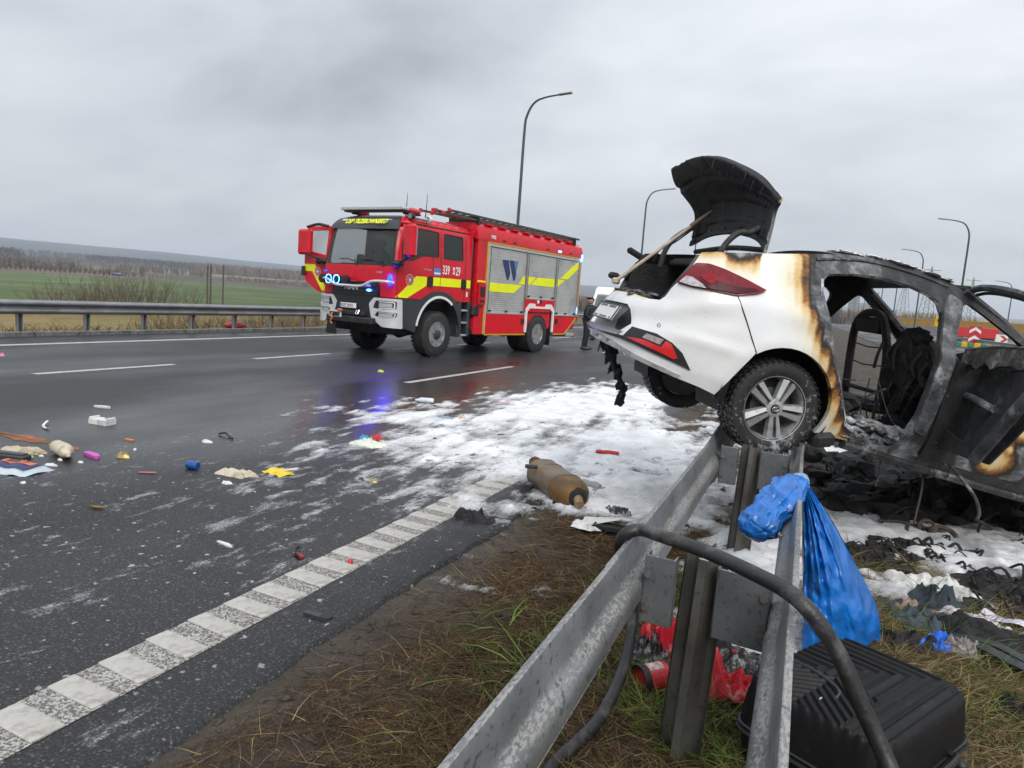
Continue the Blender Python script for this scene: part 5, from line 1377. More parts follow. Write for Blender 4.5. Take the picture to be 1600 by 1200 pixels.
def car_tyre(r=.317, w=.205, n=46):
    pr = [(.205, -.085), (.222, -.097), (.262, -.104), (.296, -.096), (.310, -.082)]
    for i, hgt in enumerate(np.linspace(-.07, .07, 9)): pr.append((.3135 if i % 2 else .309, hgt))
    pr += [(.310, .082), (.296, .096), (.262, .104), (.222, .097), (.205, .085)]
    mb = MB().lathe(pr, 48, frame((0, 0, 0), (1, 0, 0), (0, 0, -1)), cap=False)
    for i in range(n):
        for j, (yy, ww) in enumerate(((-.076, .042), (-.026, .040), (.026, .040), (.076, .042))):
            a = 2 * math.pi * (i + (.5 if j % 2 else 0) + random.uniform(-.06, .06)) / n
            rot = roty(-a); p = np.array([.3135, 0, 0]) @ rot.T
            mb.box((p[0], yy, p[2]), (.008, ww, 2 * math.pi * .315 / n * .62), rot @ rotx(.25 if yy > 0 else -.25))
    for i in range(n):
        for s in (-1, 1):
            a = 2 * math.pi * (i + .25) / n; rot = roty(-a); p = np.array([.298, 0, 0]) @ rot.T
            mb.box((p[0], s * .0965, p[2]), (.016, .004, .016), rot)
    return mb
def car_wheel(x, side, burnt):
    o = (car_tyre().build("wheel", M_TYREF, car, 30) if not burnt else MB().lathe([(.20, -.09), (.26, -.10), (.29, -.07), (.285, .07), (.25, .1), (.2, .09)], 30, frame((0, 0, 0), (1, 0, 0), (0, 0, -1))).build("wheel", M_CHAR, car))
    o.location = (x, side * .775, .317); o.rotation_euler = (0, .35, 0 if side > 0 else math.pi)
    alloy(o, .105, burnt)
car_wheel(-1.35, -1, False); car_wheel(-1.35, 1, False); car_wheel(1.35, -1, True); car_wheel(1.35, 1, True)
# wheel wells, floor, axle
for s in (-1, 1):
    for x in (-1.35, 1.35):
        MB().lathe([(.40, -.86), (.40, -.50), (.0, -.50)], 24, frame((x, 0, .345), (1, 0, 0), (0, 0, 1)) if False else frame((x, 0, .345), (1, 0, 0), (0, 0, -1 if s > 0 else -1)), R(-200), R(20), cap=False).build("wheel_well", M_SOOT, car) if s < 0 else MB().lathe([(.40, .86), (.40, .50), (.0, .50)], 24, frame((x, 0, .345), (1, 0, 0), (0, 0, -1)), R(-200), R(20), cap=False).build("wheel_well", M_SOOT, car)
mb = MB().box((.45, 0, .24), (2.9, 1.5, .06), bev=.01).box((-1.62, 0, .47), (1.2, 1.15, .05)).tube([(-1.35, -.7, .31), (-1.25, -.3, .28), (-1.25, .3, .28), (-1.35, .7, .31)], .035, 8)
for y in (-.45, .45): mb.box((-.75, y, .22), (.8, .08, .08), bev=.01)
mb.build("floor_pan", M_SOOT, car)
MB().panel([(1.22, .30), (1.24, .44), (1.29, .44), (1.31, .25), (1.27, .24)], [], .05, lambda s, z, o: car_map(s, z, o - .012), .03).build("mud_flap", M_BLK, car)
MB().box((-.93, -.80, .20), (.16, .16, .10), roty(-.3), bev=.03).build("arch_liner", M_BLK, car)
# ---- boot
mb = MB()
mb.add([(-2.10, -.56, .50), (-1.45, -.62, .50), (-1.45, .62, .50), (-2.10, .56, .50), (-2.06, -.57, 1.06), (-1.45, -.60, 1.20), (-1.45, .60, 1.20), (-2.08, .60, 1.08), (-2.13, -.54, .775), (-2.13, .54, .775)],
       [(0, 1, 2, 3), (0, 8, 4, 5, 1), (3, 2, 6, 7, 9), (1, 5, 6, 2), (0, 3, 9, 8)])
mb.build("boot_lining", M_SOOT, car)
MB().box((-1.62, 0, 1.19), (.34, 1.16, .05), roty(-.12), bev=.01).box((-1.78, 0, 1.155), (.05, 1.2, .04), bev=.01).build("parcel_shelf", M_CHAR, car)
mb = MB()
for i in range(16): mb.ico((-2.225 + random.uniform(-.05, .05), random.uniform(-.36, .30), .80 + random.uniform(-.01, .03)), (.05, .06, .02), 1, .5, 3, i)
mb.build("burnt_seal", M_CHARG, car)
sl = np.array([(.60, .800), (.655, .845), (.695, .90), (.735, .965), (.775, 1.05), (.80, 1.14)])
MB().tube(np.vstack([car_map(sl[:, 0], sl[:, 1], -.03, shape=False)]), .014, 6).build("boot_seal", M_BLK, car)
for p in ((-1.50, .22, .98), (-1.50, -.12, 1.02), (-1.5, -.35, 1.07)): pass
# boot lid: a bent double skin standing on its hinges
ctl = np.array([
    [(-1.65, -.66, 1.275), (-1.65, -.40, 1.385), (-1.65, 0, 1.432), (-1.65, .38, 1.412), (-1.65, .645, 1.34)],
    [(-1.64, -.625, 1.42), (-1.60, -.36, 1.49), (-1.60, 0, 1.55), (-1.65, .35, 1.53), (-1.69, .57, 1.47)],
    [(-1.64, -.60, 1.555), (-1.61, -.36, 1.62), (-1.63, 0, 1.69), (-1.70, .31, 1.69), (-1.76, .525, 1.61)],
    [(-1.655, -.65, 1.59), (-1.70, -.39, 1.70), (-1.79, 0.0, 1.82), (-1.89, .32, 1.83), (-1.93, .59, 1.755)],
    [(-1.665, -.668, 1.605), (-1.775, -.425, 1.755), (-1.885, .02, 1.905), (-1.965, .36, 1.925), (-2.0, .605, 1.855)],
    [(-1.655, -.672, 1.625), (-1.745, -.43, 1.79), (-1.86, .02, 1.935), (-1.955, .36, 1.945), (-2.0, .615, 1.87)]])
rows = np.stack([catmull(ctl[:, j], 7) for j in range(5)], 1); G = np.stack([catmull(rows[i], 9) for i in range(len(rows))])
nu, nv = G.shape[:2]
du = np.gradient(G, axis=0); dv = np.gradient(G, axis=1); nn = np.cross(du, dv); nn /= np.linalg.norm(nn, axis=2)[..., None]
if nn[8, 18, 0] < 0: nn = -nn          # towards the front: the outside of the lid
U_, V_ = np.meshgrid(np.linspace(0, 1, nu), np.linspace(-1, 1, nv), indexing="ij")
# pressed ribs and pockets of the inner skin
rib = .012 * (np.abs(V_) < .72) * (U_ > .10) * (U_ < .50) * (np.abs(np.sin(V_ * 9.5)) > .45) * (np.abs(np.sin(U_ * 15)) > .35) + .012 * ((U_ > .07) & (U_ < .10)) - .014 * (np.abs(V_) > .86)
rib = rib + .02 * ((U_ > .56) & (U_ < .60)) + .010 * (fbm(U_ * 12, V_ * 12, 3, 3) - .5)
inner = G + nn * rib[..., None]; outer = G + nn * (.022 - .012 * np.exp(-((1 - np.abs(V_)) / .06) ** 2))[..., None]
lid = MB().grid(inner.reshape(-1, 3), nu, nv).build("boot_lid", M_SOOT, car, 25, label="open boot lid burnt black inside")
ou = MB().grid(outer.reshape(-1, 3), nu, nv); E = []
ring_i = [(0, j) for j in range(nv)] + [(i, nv - 1) for i in range(1, nu)] + [(nu - 1, j) for j in range(nv - 2, -1, -1)] + [(i, 0) for i in range(nu - 2, 0, -1)]
k0 = ou.n; ou.add([inner[a] for a in ring_i] + [outer[a] for a in ring_i], [(i, (i + 1) % len(ring_i), len(ring_i) + (i + 1) % len(ring_i), len(ring_i) + i) for i in range(len(ring_i))])
ouo = ou.build("lid_skin", M_SCORCH, lid, 40)
ov = ou.verts(); float_attr(ouo, "burn", np.where((ov[:, 1] < -.30) & (ov[:, 2] > 1.50), np.clip(.10 - (-ov[:, 1] - .30) * .85, -.2, .2) + .3 * (1 - sstep(1.55, 1.66, ov[:, 2])), .09))
hl = MB()
for (u, v) in ((.60, -.32), (.62, .12), (.70, .30), (.66, .66)):
    i_, j_ = int(u * (nu - 1)), int((v + 1) / 2 * (nv - 1)); hl.lathe([(.016, .002), (.012, -.004), (0, -.006)], 10, frame(inner[i_, j_] - nn[i_, j_] * .003, du[i_, j_], dv[i_, j_]))
hl.build("lid_holes", M_BLK, lid)
for u, v, s_ in ((.095, -.45, .05), (.095, -.1, .05), (.095, .25, .05), (.095, .55, .04)):
    i_, j_ = int(u * (nu - 1)), int((v + 1) / 2 * (nv - 1))
    MB().box(inner[i_, j_] - nn[i_, j_] * .004, (.03, s_, .01), frame((0, 0, 0), du[i_, j_], dv[i_, j_])[:3, :3]).build("lid_slot", M_BLK, lid)
dr_ = MB()
for k in range(26):
    i_, j_ = random.randint(nu // 2, nu - 4), random.randint(5, nv - 6); p = inner[i_, j_] - nn[i_, j_] * .004
    dr_.tube([p, p + np.array([-.006, random.uniform(-.01, .01), -.03]), p + np.array([-.004, random.uniform(-.02, .02), -.03 - random.uniform(.02, .06)])], [.005, .004, .002], 5)
dr_.build("melted_drips", M_CHAR, lid)["kind"] = "stuff"
for y, a, b in ((-.45, (-1.86, 1.20), (-1.70, 1.40)), (.45, (-1.92, 1.21), (-1.80, 1.42))):
    (xa, za), (xb, zb) = a, b
    MB().tube(catmull([(xa + .0, y, za - .12), (xa, y, za), (xa + .03, y, za + .10), (xa + .09, y, za + .18), (xb, y, zb), (xb + .06, y, zb + .05)], 5), .022, 8).build("hinge_arm", M_CHARG, car)
MB().tube(catmull([(-1.97, .5, 1.12), (-1.95, .48, 1.22), (-1.88, .40, 1.30), (-1.80, .33, 1.42)], 5), .006, 5).build("loose_wire", M_CHAR, car)
MB().box((-2.08, .66, 1.15), (.16, .05, .05), roty(.25), bev=.015).build("burnt_trim", M_CHAR, car); MB().ico((-2.24, .52, .92), (.05, .06, .03), 2, .3, 3, 5).build("burnt_trim", M_CHAR, car)
# ---- roof and greenhouse
V = []
ss = np.linspace(1.90, 2.93, 16)
for s_ in ss:
    e0 = car_map(np.array([s_]), np.array([np.interp(s_, top_s, top_z)]), 0)[0]
    for t in np.linspace(-1, 1, 15): V.append((e0[0], -e0[1] * t, e0[2] + .035 * (1 - t * t) - .05 * (1 - t * t) * math.exp(-((s_ - 2.5) / .3) ** 2)))
MB().grid(np.array(V), 16, 15).build("roof", M_CHARG, car, 60)
rf = MB()
for k in range(90):
    s_ = random.uniform(2.05, 2.95); e0 = car_map(np.array([s_]), np.array([np.interp(s_, top_s, top_z)]), 0)[0]
    t = random.uniform(.2, .98); rf.ico((e0[0], e0[1] * t, e0[2] + .006 + .022 * (1 - t * t)), (random.uniform(.04, .11), random.uniform(.03, .08), random.uniform(.006, .014)), 2, .5, 3, k)
o = rf.build("roof_foam", M_CFOAM, car, 60); o["kind"] = "stuff"
MB().tube(catmull([(-1.62, -.58, 1.30), (-1.60, 0, 1.33), (-1.62, .58, 1.30)], 6), .02, 6).build("window_frame", M_CHAR, car)
MB().panel(rounded([(2.645, .42), (2.745, .40), (2.765, .70), (2.785, .99), (2.845, 1.2), (2.90, 1.37), (2.80, 1.40), (2.735, 1.30), (2.725, 1.22), (2.68, 1.0), (2.655, .75)], .02), [], .04, lambda s, z, o: car_map(s, z, o + .008), .01).build("door_pillar", M_ASH, car, 40)
# ---- inside: burnt seats, dash, floor
def frame_loop(mb, x, y, z0, h, w, lean, r=.022):
    pts = [(0, -w, 0), (lean * .5, -w * 1.05, h * .5), (lean, -w * .85, h * .85), (lean * 1.1, -w * .4, h), (lean * 1.1, w * .4, h), (lean, w * .85, h * .85), (lean * .5, w * 1.05, h * .5), (0, w, 0)]
    mb.tube(catmull([(x + a, y + b, z0 + c) for a, b, c in pts], 6), r, 7)
mb = MB(); frame_loop(mb, .12, .37, .52, .70, .23, -.14, .034); mb.box((-.02, .37, 1.13), (.07, .34, .13), roty(-.2), bev=.02); mb.tube([(.1, .16, .6), (.1, .58, .6)], .02, 6)
for t in (.3, .45): mb.tube([(.10 - t * .12, .15, .52 + t), (.07 - t * .12, .37, .50 + t), (.10 - t * .12, .59, .52 + t)], .006, 5)
mb.box((.32, .37, .50), (.50, .44, .10), roty(-.1), bev=.03)
mb.build("front_seat", M_CHAR, car, label="bare burnt frame of the far front seat")
mb = MB(); frame_loop(mb, -.02, -.37, .45, .58, .24, -.10, .03); mb.box((.2, -.37, .44), (.52, .46, .12), roty(-.1), bev=.04)
mb.ico((-.12, -.37, .78), (.09, .23, .30), 3, .40, 4, 4, roty(-.22)).ico((-.16, -.37, 1.06), (.05, .14, .08), 2, .4, 4, 9)
for k in range(14):
    y_ = -.37 + random.uniform(-.25, .25); z_ = random.uniform(.55, 1.06); x_ = -.16 - (z_ - .8) * .2
    mb.tube(catmull([(x_ - .02, y_, z_), (x_ - .06, y_ + random.uniform(-.05, .05), z_ - .1), (x_ - .03, y_ + random.uniform(-.08, .08), z_ - random.uniform(.15, .35))], 4), random.uniform(.004, .013), 5)
mb.build("front_seat", M_CHAR, car, label="collapsed black mound of the near front seat")
mb = MB()
for y in (-.55, -.2, .2, .55): mb.tube(catmull([(-.85, y, .42), (-1.05, y, .5), (-1.22, y, .95), (-1.3, y, 1.05)], 5), .015, 6)
for z in (.6, .8, 1.0): mb.tube([(-1.10 - (z - .6) * .4, -.62, z), (-1.10 - (z - .6) * .4, .62, z)], .012, 6)
mb.box((-.85, 0, .36), (.5, 1.25, .10), bev=.03)
for k in range(30): mb.ico((random.uniform(-1.05, -.5), random.uniform(-.65, .65), .40 + random.uniform(0, .1)), (.11, .12, .06), 1, .7, 3, k)
mb.build("rear_seat", M_CHAR, car)
mb = MB().box((.85, 0, .82), (.35, 1.35, .35), bev=.08)
for k in range(30): mb.ico((.72 + random.uniform(-.15, .15), random.uniform(-.65, .65), .92 + random.uniform(-.2, .12)), (.12, .13, .08), 1, .7, 3, k + 40)
mb.lathe([(.18 + .015 * math.cos(t), .015 * math.sin(t)) for t in np.linspace(0, 2 * math.pi, 8)], 20, frame((.50, .37, .98), (0, 1, 0), (.4, 0, 1)), cap=False)
mb.build("dashboard", M_CHAR, car)
mb = MB()
for k in range(70): mb.ico((random.uniform(-1.0, 1.1), random.uniform(-.75, .72), .29 + random.uniform(0, .07)), (random.uniform(.05, .14), random.uniform(.05, .14), .05), 1, .7, 3, k)
o = mb.build("floor_rubble", M_CHARG, car); o["kind"] = "stuff"
mb = MB()
for k in range(34):
    a = np.array((random.uniform(-.9, .5), random.uniform(-.7, .5), .36)); b = a + np.array((random.uniform(-.3, .5), random.uniform(-.15, .15), random.uniform(-.05, .35)))
    m_ = (a + b) / 2 + np.array((0, 0, random.uniform(-.08, .1))); mb.tube(catmull([a, m_, b], 4), random.choice((.004, .006, .009)), 5)
o = mb.build("burnt_wiring", M_CHARG, car); o["kind"] = "stuff"
sf_ = MB()
for k in range(110):
    s_ = random.uniform(2.2, 2.95); p = car_map(np.array([s_]), np.array([random.uniform(.24, .40)]), -.02 - random.random() * .12)[0]; sf_.ico(p, (random.uniform(.02, .06), random.uniform(.02, .04), random.uniform(.01, .03)), 1, .6, 4, k)
o = sf_.build("sill_foam", M_ASH, car); o["kind"] = "stuff"
MB().tube(catmull(car_map(np.array([2.24, 2.6, 3.0, 3.5, 3.86]), np.array([.205, .195, .18, .165, .16]), -.01), 5), .035, 7).build("sill", M_CHARG, car)
# ---- doors
fd = MB().panel([(2.80, .27), (3.3, .25), (3.79, .27), (3.83, .5), (3.83, .95), (2.81, .95), (2.77, .66)], [], .035, lambda s, z, o: car_map(s, z, o + .006), .05)
fo = fd.build("front_door", M_SCORCH, car, 40, label="closed front door with scorched yellow paint left")
fv = fd.verts(); fs = fv[:, 0] + S0
q = np.maximum.reduce([1 - np.hypot((fs - 3.34) / .17, (fv[:, 2] - .37) / .13), 1 - np.hypot((fs - 3.46) / .10, (fv[:, 2] - .64) / .13), 1 - np.hypot((fs - 3.40) / .05, (fv[:, 2] - .47) / .06)])
float_attr(fo, "burn", np.where(q > -.9, np.clip(.015 - q * .12, -.2, .5), .5) + np.clip(-q - .15, 0, 1) * .6)
DTH = R(72)
RD = bpy.data.objects.new("rear_door", None); C.objects.link(RD); RD.parent = car; RD.location = (-.12, -.88, 0)
RD.rotation_euler = (0, 0, math.atan2(-math.sin(DTH), -math.cos(DTH)))
RD["label"] = "open rear door burnt to bare metal"
# local: x along the door, y towards its outer skin (forward in the car), z up
out_y = 1.0
def dmap2(L, z, o): return np.stack([np.asarray(L, float), 0 * np.asarray(L) + .010 * (fbm(L * 9, z * 9, 3, 12) - .5) - o, z], -1)
skin = [(-.10, .36), (.46, .36), (.56, .48), (.72, .68), (.86, .84), (1.02, .96), (1.02, 1.09), (.3, 1.08), (-.10, 1.05)]
hole = [(-.07, .60), (.0, .50), (.18, .46), (.37, .475), (.53, .69), (.66, .86), (.655, .92), (.57, .945), (.40, .935), (.24, .945), (.10, .93), (-.02, .905), (-.07, .85)]
hole = [(a + random.uniform(-.012, .012), b + random.uniform(-.012, .012)) for a, b in catmull(hole, 3, True)]
MB().panel(rounded(skin, .03), [hole], .05, lambda L, z, o: dmap2(L, z, o), .02).build("inner_panel", M_CHAR, RD)
MB().panel(rounded(skin, .03), [], .08, lambda L, z, o: dmap2(L, z, o) + np.array([0, .11, 0]), .01).build("outer_panel", M_CHARG, RD)
MB().tube(catmull([(.46, .02, .36), (.55, .02, .48), (.66, .02, .64), (.78, .02, .80), (.92, .02, .92), (1.04, .02, 1.0)], 5), [.032] * 26, 8, flat=1.5).build("arch_edge", M_CHARG, RD)
us_ = [(-.09, 1.05), (-.09, .88), (-.02, .93), (.06, .945), (.14, .915), (.24, .965), (.33, .93), (.42, .955), (.55, .965), (.64, .945), (.74, .98), (1.0, .99), (1.0, 1.07), (.3, 1.065)]
MB().panel(us_, [], .04, lambda L, z, o: dmap2(L, z, o + .012) + np.stack([0 * np.asarray(L), .022 * (fbm(np.asarray(L) * 14, z * 14, 4, 15) - .5), 0 * z], -1), .012).build("trim_remains", char_mat("ash_trim", (.015, .014, .013), (.06, .056, .052), (.17, .16, .15), (.36, .35, .34), .54, .85), RD, 30)
MB().tube(catmull([(-.07, .05, .75), (.12, .06, .735), (.42, .05, .695)], 5), .022, 8).build("door_beam", M_ASH, RD)
MB().tube(catmull([(-.10, .04, 1.04), (.1, .03, 1.065), (.45, .03, 1.075), (1.0, .03, 1.085)], 5), .022, 6).build("window_sill", M_ASH, RD)
top = catmull([(-.30, .0, 1.475), (-.16, .0, 1.482), (.06, .0, 1.462), (.37, .0, 1.412), (.70, .0, 1.33), (.93, .0, 1.22), (1.02, .0, 1.09)], 6)
MB().tube(top, .024, 7).build("window_frame", M_CHARG, RD)
MB().tube(top + np.array([0, .03, -.03]), .012, 6).build("window_seal", M_SOOT, RD)
MB().box((-.08, .055, .70), (.05, .09, .66), bev=.01).build("door_edge", M_CHARG, RD)
# ---- front of the car, out of the picture but whole
V = []
for x, w, z in ((.92, .68, .98), (1.3, .74, .95), (1.7, .74, .90), (2.05, .62, .80), (2.17, .5, .70)):
    for t in np.linspace(-1, 1, 11): V.append((x, w * t, z + .05 * (1 - t * t)))
MB().grid(np.array(V), 5, 11).build("bonnet", M_CHARG, car, 60)
for sd in (-1, 1):
    wing = [(3.97, .20), (4.02, .20)] + sarch(4.34, .345, .37, 200, -20) + [(4.85, .22), (5.3, .3), (5.45, .55), (5.3, .74), (4.9, .86), (4.4, .94), (3.97, .96)]
    MB().panel(wing[2:] if False else [(3.97, .22)] + sarch(4.34, .345, .365, 196, -18) + [(4.85, .22), (5.25, .3), (5.35, .55), (5.2, .72), (4.9, .84), (4.4, .93), (3.97, .96)], [], .07, lambda s, z, o: car_map(s, z, o, sd if sd > 0 else -1), .03).build("front_wing", M_CHAR, car)
MB().box((2.02, 0, .5), (.2, 1.1, .4), bev=.08).build("front_crash_bar", M_CHAR, car)
for y in (-.62, .62): MB().tube([(.92, y * 1.08, .98), (.25, y, 1.32), (-.06, y * .9, 1.45)], .03, 6).build("windscreen_pillar", M_CHARG, car)
MB().tube([(-.02, -.55, 1.47), (0, 0, 1.50), (-.02, .55, 1.47)], .03, 6).build("windscreen_header", M_CHAR, car)
# things hanging below the car
def hang(name, pts, r, mat, lab=None, n=6):
    o = MB().tube(catmull([car_local(p) for p in pts], 5), r, n).build(name, mat, car)
    if lab: o["label"] = lab
    return o
def at_d(u, v, y): return at_y(u, v, y)
tr_ = MB()
tp = [at_y(u, v, 5.62) for u, v in ((948, 535), (955, 555), (962, 578), (970, 598), (972, 615), (968, 627))]
for k in range(30):
    t = random.random() ** 1.2; p = tp[0] + 0; i_ = t * (len(tp) - 1); a = int(i_); b = min(a + 1, len(tp) - 1); p = tp[a] + (tp[b] - tp[a]) * (i_ - a)
    w_ = .05 * (1 - t) + .012; tr_.ico(car_local(p + np.array([random.uniform(-w_, w_), random.uniform(-.02, .02), random.uniform(-.03, .03)])), (.022, .016, .035), 1, .8, 4, k)
tr_.tube([car_local(p) for p in tp], [.02, .03, .028, .022, .018, .005], 6)
for k in range(8): a = tp[0] + np.array([random.uniform(-.06, .10), 0, random.uniform(-.02, .03)]); tr_.tube([car_local(a), car_local(a + np.array([random.uniform(-.04, .04), 0, -random.uniform(.04, .12)]))], .006, 5)
tr_.build("torn_undertray", M_SOOT, car)
hang("hanging_cable", [at_y(1443, 735, 5.75), at_y(1440, 765, 5.7), at_y(1432, 800, 5.6), at_y(1428, 818, 5.55)], .008, pm("rusty_cable", (.045, .030, .022), .8))
hang("hanging_cable", [at_y(1478, 718, 5.7), at_y(1500, 745, 5.6), at_y(1522, 775, 5.5), at_y(1530, 800, 5.4), at_y(1526, 812, 5.35)], .011, M_CHARG)
hang("hanging_cable", [at_y(1460, 690, 5.7), at_y(1470, 715, 5.65), at_y(1478, 728, 5.6)], .008, M_CHARG)
hang("hanging_cable", [at_y(1376, 715, 5.5), at_y(1374, 740, 5.5), at_y(1368, 760, 5.5)], .006, M_CHARG)
# pole propping the boot lid
pole = thing("wooden_pole", "pale wooden pole propping open the blackened boot lid of the car", "pole", tuple(car_world((-2.268, .35, .878))))
b_ = car_world((-1.70, .30, 1.60)) - np.array(pole.location)
a_ = np.array([0, 0, 0.])
MB().tube([a_, b_ * .35, b_ * .78], [.015, .0135, .0135], 8).build("shaft", pm("bleached_wood", (.42, .34, .27), .7, var=.25, vscale=14), pole)
MB().tube([b_ * .78, b_ * .82, b_ * 1.0], [.019, .020, .010], 8).build("fitting", pm("burnt_steel_fitting", (.13, .09, .07), .6, .3, var=.3), pole)
MB().box((0, 0, 0), (.05, .09, .05), bev=.012).build("end_block", pm("bleached_wood", (.34, .26, .20)), pole)
# ================================================================== foam, grass and the foreground
M_FOAM = None
def foam_mat():
    m, n, l, b = new_mat("extinguishing_foam"); nt = m.node_tree
    f = tex_noise(nt, 18, 5, 0.65); g = tex_noise(nt, 2.2, 5, 0.6); h = tex_noise(nt, 90, 3, 0.6)
    col = ramp_node(nt, g, [(0.34, (0.56, 0.57, 0.585)), (0.5, (0.70, 0.71, 0.725)), (0.62, (0.78, 0.785, 0.80))])
    col = mix_col(nt, ramp_node(nt, f, [(0.58, 0.0), (0.70, 0.65)]), col, (0.26, 0.255, 0.25))
    sp = n.new("ShaderNodeSeparateXYZ"); tc = n.new("ShaderNodeTexCoord"); l.new(tc.outputs["Object"], sp.inputs[0])
    soot = link_math(nt, "MULTIPLY", link_math(nt, "ADD", sp.outputs[0], -0.25), 0.9, True)
    sn = tex_noise(nt, 1.9, 6, 0.66)
    col = mix_col(nt, link_math(nt, "MULTIPLY", soot, ramp_node(nt, sn, [(0.40, 0.0), (0.60, 0.85)])), col, (0.10, 0.10, 0.102))
    l.new(col, b.inputs["Base Color"]); b.inputs["Roughness"].default_value = 0.75
    tk = link_math(nt, "ADD", attr_node(nt, "thick"), link_math(nt, "MULTIPLY", link_math(nt, "SUBTRACT", tex_noise(nt, 42, 4, .7, stretch=(1.3, .6, 1)), .5), .46))
    hole = ramp_node(nt, tex_noise(nt, 9, 5, .66, stretch=(1, .8, 1)), [(.60, 0.0), (.69, .48)])
    tk = link_math(nt, "SUBTRACT", tk, hole)
    l.new(ramp_node(nt, tk, [(-0.04, 0.0), (0.09, 0.24), (0.25, 0.58), (0.46, 0.95), (0.56, 1.0)]), b.inputs["Alpha"])
    add_bump(nt, b, link_math(nt, "ADD", link_math(nt, "MULTIPLY", h, .35), f), 0.55, 0.012)
    return m
M_FOAM = foam_mat()
ELL = [(-3.25, 9.6, 1.35, 4.0, 1.0), (-1.75, 8.2, 1.5, 3.4, 1.05), (-1.15, 5.9, 1.0, 1.25, 1.15), (1.35, 6.3, 2.3, 1.5, 1.1), (-.25, 4.45, .36, 1.1, 1.1), (-2.8, 6.3, 1.0, 1.5, .54), (-2.3, 12.0, 1.7, 2.6, .95), (-4.3, 7.6, 1.1, 1.0, .52), (1.9, 5.6, 1.6, .9, 1.0), (.55, 9.5, 2.4, 1.6, .9), (-2.0, 5.2, .7, .6, .55)]
HOLES = [(-1.72, 11.3, .38, 1.2, 1.2), (-1.45, 9.3, .25, .6, .9), (-2.1, 5.2, .30, .35, .45), (-1.2, 4.5, .55, .38, 1.1), (.30, 7.8, .7, .8, 1.2), (1.1, 7.3, 1.2, .75, 1.3), (.55, 5.05, .35, .22, .5), (2.4, 7.3, .8, .6, 1.2)]
def foam_field(x, y):
    f = np.full(np.shape(x), -1.0)
    for cx, cy_, rx, ry, k in ELL:
        f = np.maximum(f, k * (1.15 - np.sqrt(((x - cx) / rx) ** 2 + ((y - cy_) / ry) ** 2)))
    for cx, cy_, rx, ry, k in HOLES: f = f - k * np.exp(-((x - cx) / rx) ** 2 - ((y - cy_) / ry) ** 2)
    return f
def foam_height(x, y):
    road = 1 - sstep(-2.1, -1.7, x)
    u, v = x + .10 * y, y
    n1 = fbm(x * 1.9, y * 1.5, 6, 51, 0.6) - 0.5
    n2 = fbm(u * 6.5, v * 1.35, 6, 77, 0.64) - 0.5          # drawn out along the lanes by the running water
    n4 = fbm(x * 5.0, y * 4.2, 5, 19, 0.62) - 0.5
    n3 = fbm(x * 17, y * 14, 3, 91) - .5
    f = foam_field(x, y)
    m = f * 0.78 + 0.03 + n1 * 0.80 + road * (n2 * 1.15 + n4 * .55 - .06) + (1 - road) * n4 * 1.35
    m = np.minimum(m, 2.6 * f + 0.9)
    h = np.clip(m, 0, .6)
    z = .010 * np.sqrt(h) + h * (.030 * road * (1 + 1.6 * n4) + (1 - road) * (.055 + .10 * n4 + .05 * n1)) + .007 * n3 * np.clip(h * 4, 0, 1)
    return np.where(m > -.24, np.maximum(z, .0012), -.02), m
def foam_sheet(xs, ys):
    X, Y = np.meshgrid(xs, ys, indexing="ij")
    Hh, m = foam_height(X, Y)
    g = np.where(X < -1.93, 0.003, np.maximum(gz(X, Y), np.where(X < -1.6, -.004, -9)))
    V = np.stack([X, Y, g + Hh], -1).reshape(-1, 3)
    i, j = np.meshgrid(np.arange(len(xs) - 1), np.arange(len(ys) - 1), indexing="ij")
    a = (i * len(ys) + j).ravel(); F = np.stack([a, a + len(ys), a + len(ys) + 1, a + 1], 1)
    mm = m.reshape(-1); keep = (mm[F] > -0.18).any(1)
    F = F[keep]; used = np.unique(F); mp = np.full(len(V), -1); mp[used] = np.arange(len(used))
    return V[used], mp[F], mm[used]
V, F, fm_ = foam_sheet(np.arange(-6.6, 3.4, 0.024), np.concatenate([np.arange(3.3, 9, 0.028), np.arange(9, 15.5, 0.045)]))
o = raw_obj("foam", V, F, M_FOAM, smooth=True); o["kind"] = "stuff"; float_attr(o, "thick", fm_)

